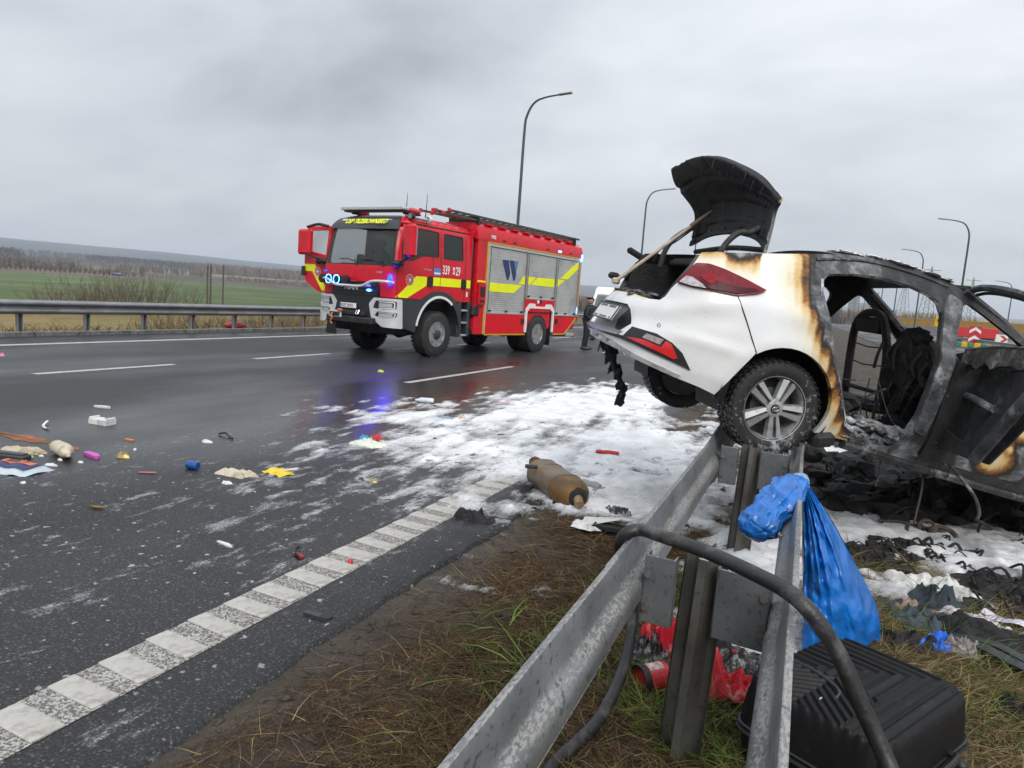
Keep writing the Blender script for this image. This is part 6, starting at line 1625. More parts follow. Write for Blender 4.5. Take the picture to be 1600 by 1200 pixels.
# ---- grass
def grass_mat():
    m, n, l, b = new_mat("grass_blades"); nt = m.node_tree
    a = nt.nodes.new("ShaderNodeAttribute"); a.attribute_name = "tint"
    l.new(a.outputs["Color"], b.inputs["Base Color"]); b.inputs["Roughness"].default_value = 0.6; b.inputs["Specular IOR Level"].default_value = 0.25
    return m
M_GRASS = grass_mat()
def grass_patch(name, n, box, dens, tints, lmin, lmax, lie, wid=(.0022, .0045), seed=3, maxfoam=0.12, zfun=None, pref=None):
    r = np.random.default_rng(seed)
    x = r.uniform(box[0], box[1], n); y = r.uniform(box[2], box[3], n)
    k = r.random(n) < dens(x, y)
    x, y = x[k], y[k]; _, m = foam_height(x, y); k = (m < maxfoam) | (r.random(len(x)) < .04); x, y = x[k], y[k]
    n = len(x); az = r.uniform(0, 2 * np.pi, n) if pref is None else r.normal(pref, .9, n)
    tilt = np.clip(r.normal(lie, .28, n), 0.05, 1.5)
    D = np.stack([np.sin(tilt) * np.cos(az), np.sin(tilt) * np.sin(az), np.cos(tilt)], 1)
    L = r.uniform(lmin, lmax, n); W = r.uniform(*wid, n)
    sag = np.stack([np.cos(az + r.normal(0, .8, n)), np.sin(az + r.normal(0, .8, n)), -r.uniform(.3, 1.1, n)], 1) * (L * .55)[:, None]
    P = np.stack([x, y, (gz(x, y) if zfun is None else zfun(x, y)) - .004], 1)
    V, F, m_ = blades(P, D, L, W, sag, 3, seed=seed)
    V[:, 2] = np.maximum(V[:, 2], (gz(V[:, 0], V[:, 1]) if zfun is None else zfun(V[:, 0], V[:, 1])) + .003)
    o = raw_obj(name, V, F, M_GRASS); o["kind"] = "stuff"
    t = np.array([c for c, _ in tints]); p = np.array([w for _, w in tints], float); p /= p.sum()
    c = t[r.choice(len(t), n, p=p)] * r.uniform(.6, 1.35, n)[:, None]
    color_attr(o, "tint", np.repeat(c, m_, 0))
    return o
BROWN = [((.066, .038, .018), 3), ((.11, .066, .029), 3), ((.18, .118, .052), 1.3), ((.036, .022, .012), 2.6), ((.30, .22, .11), .4)]
STRAW = [((.15, .105, .042), 3), ((.23, .17, .075), 2.0), ((.075, .050, .022), 2.2), ((.30, .24, .12), .9), ((.05, .06, .018), .6)]
GREEN = [((.075, .135, .018), 3), ((.125, .19, .03), 2), ((.12, .13, .035), 1), ((.035, .055, .012), 1.5)]
nz = lambda x, y, s, k: fbm(x * k, y * k, 3, s)
grass_patch("dead_grass", 150000, (-1.75, -.1, .2, 6.0), lambda x, y: np.clip(sstep(-1.70, -.95, x + 1.1 * (nz(x, y, 31, 2.2) - .5)) * (0.30 + 1.3 * sstep(.38, .6, nz(x, y, 32, 3))) + .07, 0, 1), BROWN, .03, .17, 1.2, seed=3)
grass_patch("green_grass", 22000, (-1.3, .1, .3, 4.2), lambda x, y: sstep(.52, .66, nz(x, y, 33, 2.6)) * sstep(-1.25, -.6, x) * .8, GREEN, .06, .20, .75, (.003, .006), seed=4)
grass_patch("green_grass", 9000, (-.62, .0, .4, 3.6), lambda x, y: sstep(.45, .6, nz(x, y, 35, 3)) * .75, GREEN + STRAW[:2], .08, .24, .6, (.003, .006), seed=5)
grass_patch("dead_grass", 90000, (-.05, 2.7, .6, 5.4), lambda x, y: np.clip(.35 + 1.1 * sstep(.35, .6, nz(x, y, 36, 2)), 0, 1), STRAW, .05, .20, 1.1, (.0022, .0048), seed=6, pref=.6)
grass_patch("green_grass", 6000, (.2, 2.6, 1.2, 5.0), lambda x, y: sstep(.58, .70, nz(x, y, 37, 2.2)), GREEN, .08, .26, .55, (.003, .006), seed=7)
grass_patch("green_grass", 1500, (-1.6, .4, 3.6, 7.4), lambda x, y: sstep(.50, .62, nz(x, y, 38, 2.8)) * .6, GREEN + STRAW[2:3], .06, .14, .45, (.0035, .006), seed=8, maxfoam=3)
grass_patch("dead_grass", 16000, (-1.9, 3.5, 7.5, 13.5), lambda x, y: np.clip(sstep(.42, .6, nz(x, y, 39, 1.5)), 0, 1), STRAW + BROWN, .06, .2, 1.1, (.004, .008), seed=9)
grass_patch("green_grass", 420, (-1.35, -.45, .9, 3.2), lambda x, y: sstep(.42, .55, nz(x, y, 44, 1.8)), GREEN, .14, .26, .85, (.006, .010), seed=14)
grass_patch("dead_grass", 60000, (-1.85, -.3, .2, 5.6), lambda x, y: np.clip(sstep(.40, .62, nz(x, y, 45, 4)), 0, 1) * sstep(-1.85, -1.5, x), [((.05, .030, .016), 3), ((.09, .055, .027), 2), ((.028, .018, .011), 3)], .015, .06, 1.3, (.002, .005), seed=15)
# soil crumbs
r_ = np.random.default_rng(8); cr = MB()
for k in range(340):
    x, y = r_.uniform(-1.85, -.55), r_.uniform(.5, 5.5)
    cr.ico((x, y, gz1(x, y) + .004), tuple(r_.uniform(.004, .026, 3) * [1, 1, .35]), 1, .9, 3, k)
o = cr.build("soil_crumbs", M_SOIL, smooth=0); o["kind"] = "stuff"

# ---- crumpled things
def crumple(w, d, h, seed, rings=12, na=56, spread=.25, folds=1.0, skirt=0.004):
    r = np.random.default_rng(seed); mb = MB(); V = []
    ph = r.uniform(0, 6.28, 6)
    th = np.linspace(0, 2 * np.pi, na, endpoint=False)
    out = 1 + spread * (np.sin(2 * th + ph[0]) * .5 + np.sin(3 * th + ph[1]) * .4 + np.sin(5 * th + ph[2]) * .3 + .25 * np.sin(9 * th + ph[3]))
    for i in range(rings + 1):
        t = i / rings
        x, y = t * w / 2 * out * np.cos(th), t * d / 2 * out * np.sin(th)
        k = max(w, d)
        f = fbm(x / k * 5 + seed * 3.1, y / k * 5 + 9, 4, seed) ; g = fbm(x / k * 13 + seed, y / k * 13, 3, seed + 5)
        rdg = 1 - np.abs(2 * fbm(x / k * 4 + seed, y / k * 4 + 2, 3, seed + 9) - 1)
        if folds < 1.9:
            wv = np.zeros_like(x)
            for q_ in range(3):
                a_ = ph[q_] + q_ * 1.1; wv = wv + (.5 - np.abs(np.sin((x * np.cos(a_) + y * np.sin(a_)) / k * (8 + 5 * q_) + 5 * f + ph[3 + q_]))) / (1 + q_)
            z = h * (1 - t ** 4) * (.45 + .35 * f + .42 * folds * wv + .25 * (g - .5)) + skirt
        else: z = h * (1 - t ** 3) * (.25 + .75 * f + folds * (.8 * (rdg - .7) + .35 * (g - .5))) + skirt
        if i == rings: z = z * 0 - .003
        V.append(np.stack([x, y, np.maximum(z, skirt if i < rings else -.003)], 1))
    return mb.grid(np.array(V).transpose(1, 0, 2).reshape(-1, 3), na, rings + 1, close_u=True)
def put(name, mb, mat, u, v, label, cat, rz=0.0, z=None, group=None, smooth=50, lift=0.0):
    p = on_ground(u, v)
    for _ in range(3):
        g = 0.0 if p[0] < -1.9 else gz1(p[0], p[1])
        p = on_ground(u, v, g if z is None else z)
    o = mb.build(name, mat, None, smooth); o.location = (p[0], p[1], p[2] + lift); o.rotation_euler = (0, 0, rz)
    return tag(o, label, cat, group)
def pxm(u, v, z=0.0):
    p = on_ground(u, v, z); d = np.linalg.norm(p - np.array([0, 0, CAM_H])); return d / 1109
M_PLW = pm("white_plastic", (.66, .66, .65), .4, var=.1, dirt=(.25, .24, .22), damt=.3)
M_BEI = pm("cream_foam_rubber", (.55, .49, .38), .8, var=.15, bump=.3, dirt=(.22, .18, .12), damt=.4)
M_FABB = pm("beige_cloth", (.48, .42, .31), .85, var=.18, bump=.4, bscale=90, dirt=(.18, .13, .08), damt=.4)
M_MAG = pm("magenta_plastic", (.50, .09, .42), .4)
M_GOLD = pm("gold_foil", (.34, .26, .11), .35, .4, var=.3)
M_BLUCAN = pm("blue_can_metal", (.02, .10, .36), .3, .4)
M_YBAG = pm("yellow_packet", (.72, .52, .02), .35, var=.12, dirt=(.4, .26, .02), damt=.2)
M_BTARP = pm("blue_plastic_film", (.003, .125, .45), .22, var=.22, vscale=9, bump=.5, bscale=30, coat=.35)
M_REDP = pm("red_plastic", (.50, .02, .03), .35, var=.12)
M_PALE = pm("pale_plastic_film", (.55, .58, .62), .3, var=.15)
M_BCLO = pm("black_cloth", (.012, .012, .013), .9, var=.4, bump=.4, bscale=60)
M_DENIM = pm("slate_cloth", (.045, .066, .078), .85, var=.25, bump=.5, bscale=80)
M_WCLO = pm("white_cloth", (.60, .60, .58), .85, var=.12, bump=.3, dirt=(.2, .18, .16), damt=.4)
M_ORNG = pm("orange_plastic", (.55, .20, .05), .4)
M_WOODB = pm("brown_twig", (.05, .03, .02), .8)

# on the asphalt, from left to right
def sized(u, v, wpx, hpx): s = pxm(u, v); return wpx * s, s
w, s = sized(160, 636, 26, 6); put("plastic_shard", MB().prism(rounded([(-w / 2, 0), (-.1 * w, w * .12), (w * .3, w * .10), (w / 2, -w * .06), (0, -w * .12)], .01, 2), 0, .022), M_PLW, 160, 637, "thin pointed white plastic shard lying flat beyond the white box", "shard", .3)
w, s = sized(160, 658, 30, 10)
b = MB().prism([(-w / 2, -.06), (w / 2, -.07), (w / 2, .06), (w * .25, .075), (w * .22, .03), (-.1 * w, .03), (-.14 * w, .07), (-w / 2, .06)], 0, .05).box((-w * .44, 0, .035), (.02, .12, .07), bev=.005).box((w * .44, 0, .035), (.02, .12, .07), bev=.005)
put("broken_housing", b, M_PLW, 160, 662, "broken white plastic housing with upturned ends on the wet asphalt", "plastic part", .12)
put("bent_strip", MB().tube(catmull([(-.13, .05, .03), (-.06, .03, .045), (.0, -.03, .02), (.1, -.05, .012), (.15, -.04, .02)], 5), [.012] * 21, 7, flat=.4), M_PLW, 73, 667, "white bent plastic strip curling up from the road", "strip", -.2)
M_SMEAR = pm("rust_orange_dust", (.30, .105, .04), .8, var=.4, vscale=9, dirt=(.09, .05, .04), damt=.6, dscale=4)
sm_ = []
for t in np.linspace(-1, 1, 40): sm_.append((.85 * t, .07 * (1 - t ** 4) * (1 + .5 * math.sin(9 * t)) + .02 * math.sin(23 * t)))
sm_ += [(x, -y * .8 + .02 * math.sin(31 * x)) for x, y in sm_[::-1][1:-1]]
o = put("orange_smear", MB().prism(sm_, -.001, .0045), M_SMEAR, 22, 682, "streak of orange rust coloured dust smeared across the asphalt", "smear", .02); o["kind"] = "stuff"
put("cloth", crumple(.42, .17, .05, 4, folds=.6), M_FABB, 40, 705, "crumpled beige cloth with frayed edge beside the cream foam block", "cloth", .15)
fb = MB().lathe([(.0, -.15), (.045, -.155), (.056, -.14), (.062, 0), (.058, .09), (.040, .13), (.012, .20), (.0, .22)], 14, frame((0, 0, .052), (0, 1, 0), (0, 0, 1)))
fv_ = fb.verts(); fv_ += .012 * np.stack([np.sin(fv_[:, 0] * 31), np.sin(fv_[:, 0] * 23 + 1), np.sin(fv_[:, 0] * 27)], 1); fb.v = [fv_]
put("foam_block", fb, M_BEI, 98, 713, "cream coloured foam tube with a grey torn tip", "foam piece", -.35)
put("magenta_case", MB().prism(rounded([(-.10, -.02), (.10, -.035), (.115, .0), (.02, .035), (-.10, .03)], .015, 3), 0, .025), M_MAG, 144, 713, "small magenta plastic case on the road", "case", -.1)
put("dark_tray", MB().box((0, 0, .03), (.40, .10, .05), bev=.01).box((0, 0, .058), (.36, .06, .012)), M_DK, 8, 718, "dark grey plastic tray behind the printed packet", "tray", .25)
# packet with an orange print
pk = thing("printed_packet", "silvery plastic packet with orange and navy print at the edge of the picture", "packet", tuple(on_ground(24, 735)), .08)
M_PK = pm("silver_film", (.42, .47, .52), .3, var=.15, bump=.3, bscale=20)
pv = lambda w, d, h, z: MB().grid(np.array([(x, y + .16 * x, z + h * (1 - (x / w * 2) ** 4) * (1 - (y / d * 2) ** 4) + .006 * math.sin(x * 40 + y * 25)) for x in np.linspace(-w / 2, w / 2, 16) for y in np.linspace(-d / 2, d / 2, 12)]), 16, 12)
pv(.42, .26, .045, .004).build("packet_body", M_PK, pk, 60)
pv(.32, .18, .012, .046).build("navy_print", M_NAVY, pk, 60)
pv(.27, .075, .006, .058).build("orange_print", pm("orange_print", (.62, .16, .07), .5), pk, 60).location = (-.01, .035, 0)
lettering("JELLO", .065, frame((-.11, .0, .070), (1, .16, 0), (0, 1, 0)), M_NAVY, pk, name="print", width=1.1, bold=.003) if False else None
mk_ = MB()
for i in range(5): mk_.box((-.08 + .035 * i, .03 + .16 * (-.08 + .035 * i), .068), (.016, .045, .004), rotz(random.uniform(-.3, .3)))
mk_.build("print_marks", pm("print_brown", (.16, .07, .05), .5), pk)
put("leaf_scrap", MB().add([(-.05, 0, .004), (0, .018, .02), (.05, .0, .006), (0, -.018, .012)], [(0, 3, 2, 1)]), pm("lime_scrap", (.32, .46, .03), .5), 47, 715, "tiny lime green scrap beside the printed packet", "scrap")
put("torn_label", crumple(.13, .05, .02, 9, 5, 18), M_PALE, 80, 727, "small black and white torn label below the foam tube", "label", .1)
for (u, v, k, lab) in ((65, 713, .03, "beside the lime green scrap"), (94, 719, .035, "touching the cream foam tube"), (126, 723, .035, "below the magenta case"), (36, 755, .03, "in front of the printed packet"), (211, 703, .03, "above the gold foil wrapper")):
    put("white_crumb", crumple(k * 1.3, k, k * .5, u, 4, 12), M_PLW, u, v, "tiny white foam rubber crumb " + lab, "crumb", u * .1, group="white crumbs on the road")
gd = crumple(.13, .08, .05, 21, 6, 24, .4, 1.6); put("foil_wrapper", gd, M_GOLD, 193, 714, "crumpled gold foil wrapper on the asphalt", "wrapper", .4)
put("orange_chip", MB().prism(rounded([(-.05, -.012), (.05, -.015), (.055, .01), (-.04, .016)], .006, 2), 0, .012), M_ORNG, 202, 688, "small orange plastic chip above the gold wrapper", "chip", .1)
put("pen", MB().tube([(-.06, -.03, .008), (.04, .02, .008), (.06, .03, .008)], [.007, .009, .006], 8), pm("pink_brown", (.34, .13, .11), .5), 231, 740, "short pinkish brown stick lying on the road", "stick", .1)
put("blue_can", MB().lathe([(.0, -.05), (.030, -.05), (.033, -.044), (.033, .044), (.030, .05), (0, .05)], 18, frame((0, 0, .033), (0, 1, 0), (0, 0, 1))), M_BLUCAN, 301, 733, "small blue can lying on its side on the asphalt", "can", .1)
put("plastic_scrap", crumple(.13, .05, .03, 31, 5, 18), M_PALE, 323, 691, "pale bluish scrap of plastic near the black twig", "scrap")
put("black_twig", MB().tube(catmull([(-.13, .03, .012), (-.05, .035, .03), (.03, .0, .015), (.12, -.045, .01)], 5), .010, 6), M_BLK, 354, 683, "thin black bent strip lying like a twig", "strip")
put("crumpled_paper", crumple(.34, .15, .06, 41, 18, 84, .35, .9), M_BEI, 370, 742, "crumpled cream paper bag left of the yellow packet", "paper bag", .15)
put("paper_scrap", crumple(.10, .06, .02, 43, 5, 20), M_PLW, 354, 755, "small white paper scrap in front of the cream paper bag", "paper")
yb = thing("yellow_packet", "bright yellow snack packet with a white tag on the road", "packet", tuple(on_ground(435, 740)), -.15)
MB().grid(np.array([(x + .2 * y, y, .006 + .035 * (1 - (x / .11) ** 4) * (1 - (y / .07) ** 4) + .006 * math.sin(x * 70 + y * 40)) for x in np.linspace(-.11, .11, 18) for y in np.linspace(-.07, .07, 12)]), 18, 12).build("packet_body", M_YBAG, yb, 50)
MB().box((.09, .05, .045), (.12, .05, .006), rotz(.5) @ roty(-.2)).build("white_tag", M_PLW, yb)
put("dry_leaf", MB().grid(np.array([(x, y * (1 - abs(x) / .07), .004 + .012 * abs(y) / .02) for x in np.linspace(-.06, .06, 7) for y in (-.02, 0, .02)]), 7, 3), pm("ochre_leaf", (.24, .13, .04), .8), 152, 795, "dry ochre leaf on the asphalt", "leaf", .2)
put("white_sliver", MB().prism([(-.07, -.004), (.03, -.02), (.075, -.01), (.02, .012), (-.06, .008)], 0, .010), M_PLW, 352, 851, "white plastic sliver in the foam streaks", "sliver", -.1)
cl = thing("red_clip", "dark red plastic clip with a black ring at its head near the edge line", "clip", tuple(on_ground(467, 870)), -.55)
MB().box((.025, 0, .016), (.085, .026, .024), bev=.006).build("clip_body", pm("dark_red_plastic", (.20, .02, .025), .35), cl)
MB().lathe([(.020 + .006 * math.cos(t), .006 * math.sin(t)) for t in np.linspace(0, 2 * math.pi, 8)], 16, frame((-.035, .005, .03), (1, 0, 0), (0, .6, .8)), cap=False).box((-.02, 0, .014), (.03, .03, .022), bev=.006).build("clip_ring", M_BLK, cl)
put("red_stopper", MB().lathe([(.016, 0), (.017, .015), (.012, .024), (.004, .030), (0, .032)], 12), M_REDP, 547, 881, "small bright red stopper standing on the white edge line", "stopper")
wd = MB().prism([(-.07, -.02), (.06, -.025), (.075, .012), (.02, .015), (-.07, .012)], 0, .016).add([(.02, -.02, .016), (.075, -.02, .016), (.065, .01, .07), (.05, .012, .016)], [(0, 1, 2), (1, 3, 2), (0, 2, 3)])
put("black_wedge", wd, M_DK, 497, 964, "broken black plastic wedge beside the edge line", "plastic part", .05)
put("yellow_lump", crumple(.13, .08, .05, 51, 6, 22), pm("lime_yellow", (.42, .48, .05), .5), 595, 581, "small yellow green lump on the road in front of the fire engine", "lump")
wb = thing("carrier_bag", "white plastic carrier bag with red and blue bits at the edge of the foam", "bag", tuple(on_ground(578, 696)), .1)
crumple(.38, .22, .08, 53, 18, 84, .25, .8).build("bag_film", pm("carrier_film", (.62, .64, .55), .3, var=.12), wb, 50)
crumple(.10, .08, .06, 54, 6, 22).build("red_bit", M_REDP, wb).location = (.07, .02, .075)
crumple(.12, .07, .06, 55, 6, 22).build("blue_bit", pm("sky_blue_film", (.03, .28, .55), .3), wb).location = (-.14, .13, .02)
for k, (dx, dy) in enumerate(((-.2, 0), (-.17, -.05), (.2, .03))): crumple(.06, .04, .02, 60 + k, 4, 14).build("orange_bit", M_ORNG, wb).location = (dx, dy, 0)
put("bottle", MB().lathe([(0, -.13), (.035, -.13), (.04, -.11), (.04, .05), (.015, .1), (.015, .13), (0, .13)], 14, frame((0, 0, .04), (1, 0, 0), (0, 0, 1))), M_PALE, 663, 630, "pale crushed plastic bottle beyond the carrier bag", "bottle", -1.2)
put("pink_packet", crumple(.16, .09, .07, 57, 6, 24), pm("pink_film", (.62, .12, .22), .4, var=.5, vscale=14, dirt=(.7, .7, .7), damt=.8), 785, 628, "small pink and white packet in the far foam", "packet", .2)
put("cloth", crumple(.28, .13, .07, 58, 8, 30), pm("blue_grey_cloth", (.25, .29, .38), .8), 696, 656, "blue grey cloth in the foam beside an orange scrap", "cloth", -.3)
put("orange_scrap", crumple(.14, .08, .05, 59, 6, 22, .4), pm("orange_cream", (.55, .33, .18), .6, var=.4, vscale=20), 722, 655, "orange and cream scrap beside the blue grey cloth", "scrap")
put("gold_leaf", crumple(.10, .06, .02, 61, 5, 20, .5), M_GOLD, 581, 752, "flat gold scrap among thin foam streaks", "scrap")
put("charred_rag", crumple(.34, .09, .085, 62, 10, 60, .2, 2.0), M_SOOT, 744, 812, "black charred rag on the end of the edge line", "rag", .12, smooth=25)
put("dark_scrap", crumple(.12, .05, .02, 63, 5, 20, .4), M_CHAR, 12, 690, "thin dark scrap across the orange smear", "scrap") if False else None
put("pink_lump", crumple(.12, .08, .06, 64, 5, 20), pm("pink_rubber", (.6, .22, .3), .5), 2, 556, "small pink lump at the picture edge on the far lane", "lump")

# ---- silencer lying in the foam
mu = thing("silencer", "rusty exhaust silencer torn from the car lying in the foam", "silencer")
pa, pb_ = on_ground(846, 736, .12), on_ground(903, 778, .09)
ax_ = pb_ - pa; ax_ /= np.linalg.norm(ax_); Lm = np.linalg.norm(pb_ - pa)
M_MUF = pm("rusty_aluminised_steel", (.17, .145, .11), .5, .35, var=.35, vscale=7, dirt=(.20, .10, .035), damt=.55, dscale=5, bump=.2)
M_MUFB = pm("brown_scorched_steel", (.17, .095, .03), .5, .35, var=.4, vscale=6, dirt=(.07, .05, .03), damt=.5)
def oval(t, rx, rz, c):
    a = np.linspace(0, 2 * np.pi, 28, endpoint=False)
    sx_ = np.sign(np.cos(a)) * np.abs(np.cos(a)) ** .75 * rx; sz_ = np.sign(np.sin(a)) * np.abs(np.sin(a)) ** .75 * rz
    side_ = np.cross(ax_, [0, 0, 1]); side_ /= np.linalg.norm(side_); up_ = np.cross(side_, ax_)
    return [c + side_ * x + up_ * z for x, z in zip(sx_, sz_)]
def shell(prof, name, mat):
    V = [oval(0, rx, rz, pa + ax_ * t) for t, rx, rz in prof]
    mb = MB().grid(np.array(V).transpose(1, 0, 2).reshape(-1, 3), 28, len(prof), close_u=True)
    mb.add(V[0], [tuple(range(28))]); mb.add(V[-1], [tuple(range(28))[::-1]])
    return mb.build(name, mat, mu, 40)
shell([(-.02, .10, .075), (.0, .135, .105), (.015, .142, .112), (.03, .138, .108), (.05, .138, .108), (Lm * .20, .138, .108), (Lm * .205, .143, .113), (Lm * .23, .143, .113), (Lm * .235, .138, .108), (Lm * .42, .140, .106), (Lm * .64, .142, .11), (Lm * .66, .150, .118), (Lm * .68, .150, .118)], "silencer_shell", M_MUF)
shell([(Lm * .68, .147, .115), (Lm * .69, .146, .114), (Lm * .84, .140, .108), (Lm * .95, .115, .09), (Lm * 1.0, .085, .07)], "silencer_end", M_MUFB)
side_ = np.cross(ax_, [0, 0, 1]); side_ /= np.linalg.norm(side_)
e1 = pa + ax_ * Lm * .97
MB().tube([e1 - ax_ * .02, e1 + ax_ * .03, e1 + ax_ * .05], [.085, .075, .05], 16).build("end_collar", M_CHAR, mu)
MB().tube(catmull([e1, e1 + ax_ * .05 + side_ * .015, e1 + ax_ * .11 + side_ * .03 + np.array([0, 0, -.025])], 5), .036, 12).build("tail_pipe", pm("tan_pipe", (.28, .19, .10), .5, .3, var=.3), mu)
st_ = pa - ax_ * .02
M_RUST = pm("dark_rust", (.10, .038, .022), .85, var=.45, vscale=25, bump=.5, bscale=70)
MB().tube(catmull([st_, st_ - ax_ * .05, st_ - ax_ * .10 + np.array([0, 0, .01])], 5), .03, 10).build("inlet_pipe", M_RUST, mu)
MB().ico(st_ - ax_ * .125 + np.array([0, 0, .03]), (.055, .05, .055), 2, .2, 4, 3).ico(st_ - ax_ * .14 - side_ * .03 + np.array([0, 0, -.05]), (.035, .03, .05), 2, .2, 4, 5).box(st_ - ax_ * .13 + side_ * -.07 + np.array([0, 0, -.02]), (.05, .03, .02), bev=.005).build("flange", M_RUST, mu)
hb = pa + ax_ * Lm * .30 + side_ * .14 + np.array([0, 0, .10])
MB().tube([hb, hb + side_ * .10 + np.array([0, 0, .01])], .018, 8).build("hanger", M_DK, mu)
cn = put("crushed_canister", MB().lathe([(0, -.09), (.04, -.09), (.045, -.07), (.04, 0), (.045, .06), (.035, .09), (0, .09)], 14, frame((0, 0, .05), (1, .3, 0), (0, 0, 1))).box((.02, -.09, .03), (.16, .05, .05), rotz(.2), bev=.012), pm("grey_translucent", (.27, .27, .30), .3, var=.3), 922, 768, "crushed grey plastic canister behind the rusty silencer", "canister", 1.0)
put("red_tube", MB().lathe([(0, -.12), (.016, -.12), (.022, -.10), (.026, -.03), (.030, -.02), (.033, .02), (.033, .11), (.030, .12), (0, .12)], 16, frame((0, 0, .045), (0, 1, 0), (0, 0, 1))), M_REDP, 948, 719, "red plastic tube lying in the foam behind the silencer", "tube", .03, lift=.03)
put("patterned_cloth", crumple(.20, .14, .10, 71, 18, 84, .3, .8), pm("navy_white_print", (.02, .022, .03), .8, var=.4, dirt=(.45, .46, .5), damt=.42, dscale=22), 965, 806, "crumpled black cloth with white pattern by the left rail", "cloth", .3)
wc = thing("magazine", "white open magazine with dark underside in the foam beside the rail", "magazine", tuple(on_ground(948, 826, .05)), .1)
MB().grid(np.array([(x, y, .05 + .03 * math.sin(x * 9) + .02 * math.cos(y * 14 + x * 6)) for x in np.linspace(-.17, .17, 16) for y in np.linspace(-.06, .08, 8)]), 16, 8).build("cover", M_WCLO, wc, 60)
MB().box((.04, -.03, .02), (.26, .08, .05), rotz(-.06), bev=.012).build("underside", M_SOOT, wc)
crumple(.22, .16, .04, 73).build("page", M_PLW, wc, 50).location = (-.14, -.02, .0)

# ---- hose over the rails
hz = [on_ground(1420, 1290, .36), on_ground(1390, 1200, .42), on_ground(1345, 1100, .56), on_ground(1303, 1010, .70), on_ground(1247, 937, .805), on_ground(1180, 897, .79), on_ground(1100, 861, .79), on_ground(1035, 838, .80), on_ground(1003, 828, .79), on_ground(982, 832, .775), on_ground(971, 845, .735), on_ground(969, 862, .67), on_ground(972, 885, .56), on_ground(980, 915, .44), on_ground(990, 945, .34)]
hz += [on_ground(986, 990, .24), on_ground(972, 1050, .13), on_ground(935, 1125, .07), on_ground(872, 1187, .035), on_ground(840, 1230, .03), on_ground(760, 1330, .03)]
M_HOSE = pm("black_rubber_hose", (.018, .018, .019), .42, var=.35, vscale=20, bump=.25, bscale=90, dirt=(.10, .095, .09), damt=.25)
tag(MB().tube(catmull(hz, 7), .0235, 14).build("hose", M_HOSE, None, 60), "thick black rubber hose draped over both guardrail beams", "hose")

# ---- red and black bag with a red canister
fe = thing("printed_bag", "red and black bag printed with white scribbles in the grass between the rails", "bag", tuple(on_ground(1100, 1045, .03)), 0)
M_PRB = pm("black_print", (.022, .022, .024), .5, var=.3, dirt=(.55, .55, .55), damt=.30, dscale=26)
M_PRR = pm("red_print", (.55, .012, .03), .4, var=.15, dirt=(.65, .45, .45), damt=.16, dscale=15, bump=.25, bscale=25)
def place(o, u, v, z=.03): p = on_ground(u, v, z) - np.array(fe.location); o.location = tuple(p); return o
place(crumple(.28, .24, .20, 81, 12, 54, .25, 1.5).build("red_panel", M_PRR, fe, 50), 1045, 1010)
place(crumple(.16, .15, .13, 82, 18, 84, .3, 1.5).build("black_panel", M_PRB, fe, 50), 1012, 1025)
place(crumple(.46, .26, .14, 83, 12, 54, .25, 1.4).build("black_panel", M_PRB, fe, 50), 1135, 1045)
place(crumple(.40, .13, .14, 84, 18, 84, .3, 1.5).build("red_panel", M_PRR, fe, 50), 1130, 1068, .05).rotation_euler = (0, 0, -.5)
place(crumple(.26, .14, .10, 85, 8, 40, .3, 1.5).build("red_panel", M_PRR, fe, 50), 1150, 1085, .03).rotation_euler = (0, 0, .3)
pp = [on_ground(1115, 1008, .10), on_ground(1140, 1015, .10), on_ground(1168, 1034, .08), on_ground(1182, 1044, .06)]
MB().tube(catmull([p - np.array(fe.location) for p in pp], 5), .010, 6).build("red_piping", M_REDP, fe)
kc = thing("red_canister", "short red canister with black rims lying in the grass left of the post", "canister", tuple(on_ground(1000, 1062, .06)), 0)
cd = on_ground(1058, 1050, .065) - on_ground(1000, 1062, .06); cd = cd / np.linalg.norm(cd); fr = frame((0, 0, .0), np.cross(cd, [0, 0, 1.]), (0, 0, 1)); fr[:3, 2] = cd; fr[:3, 1] = np.cross(cd, fr[:3, 0])
MB().lathe([(.052, 0), (.055, .01), (.055, .20), (.04, .215), (0, .215)], 24, fr, cap=False).build("canister_body", M_REDP, kc)
MB().lathe([(.046, -.004), (.060, -.008), (.063, .004), (.060, .022), (.054, .024)], 24, fr, cap=False).build("rim", M_BLK, kc)
MB().lathe([(0, .012), (.047, .010), (.047, .0)], 24, fr, cap=False).build("base", pm("red_base", (.42, .01, .015), .4), kc)
MB().lathe([(.0552, .03), (.0558, .031), (.0558, .10), (.0552, .101)], 20, fr, R(150), R(300), cap=False).build("label", pm("canister_label", (.62, .55, .54), .5, var=.3, vscale=30, dirt=(.5, .03, .04), damt=.6, dscale=40), kc)
MB().lathe([(.0555, .12), (.0575, .122), (.0575, .145), (.0555, .147)], 20, fr, cap=False).build("strap", M_BLK, kc)

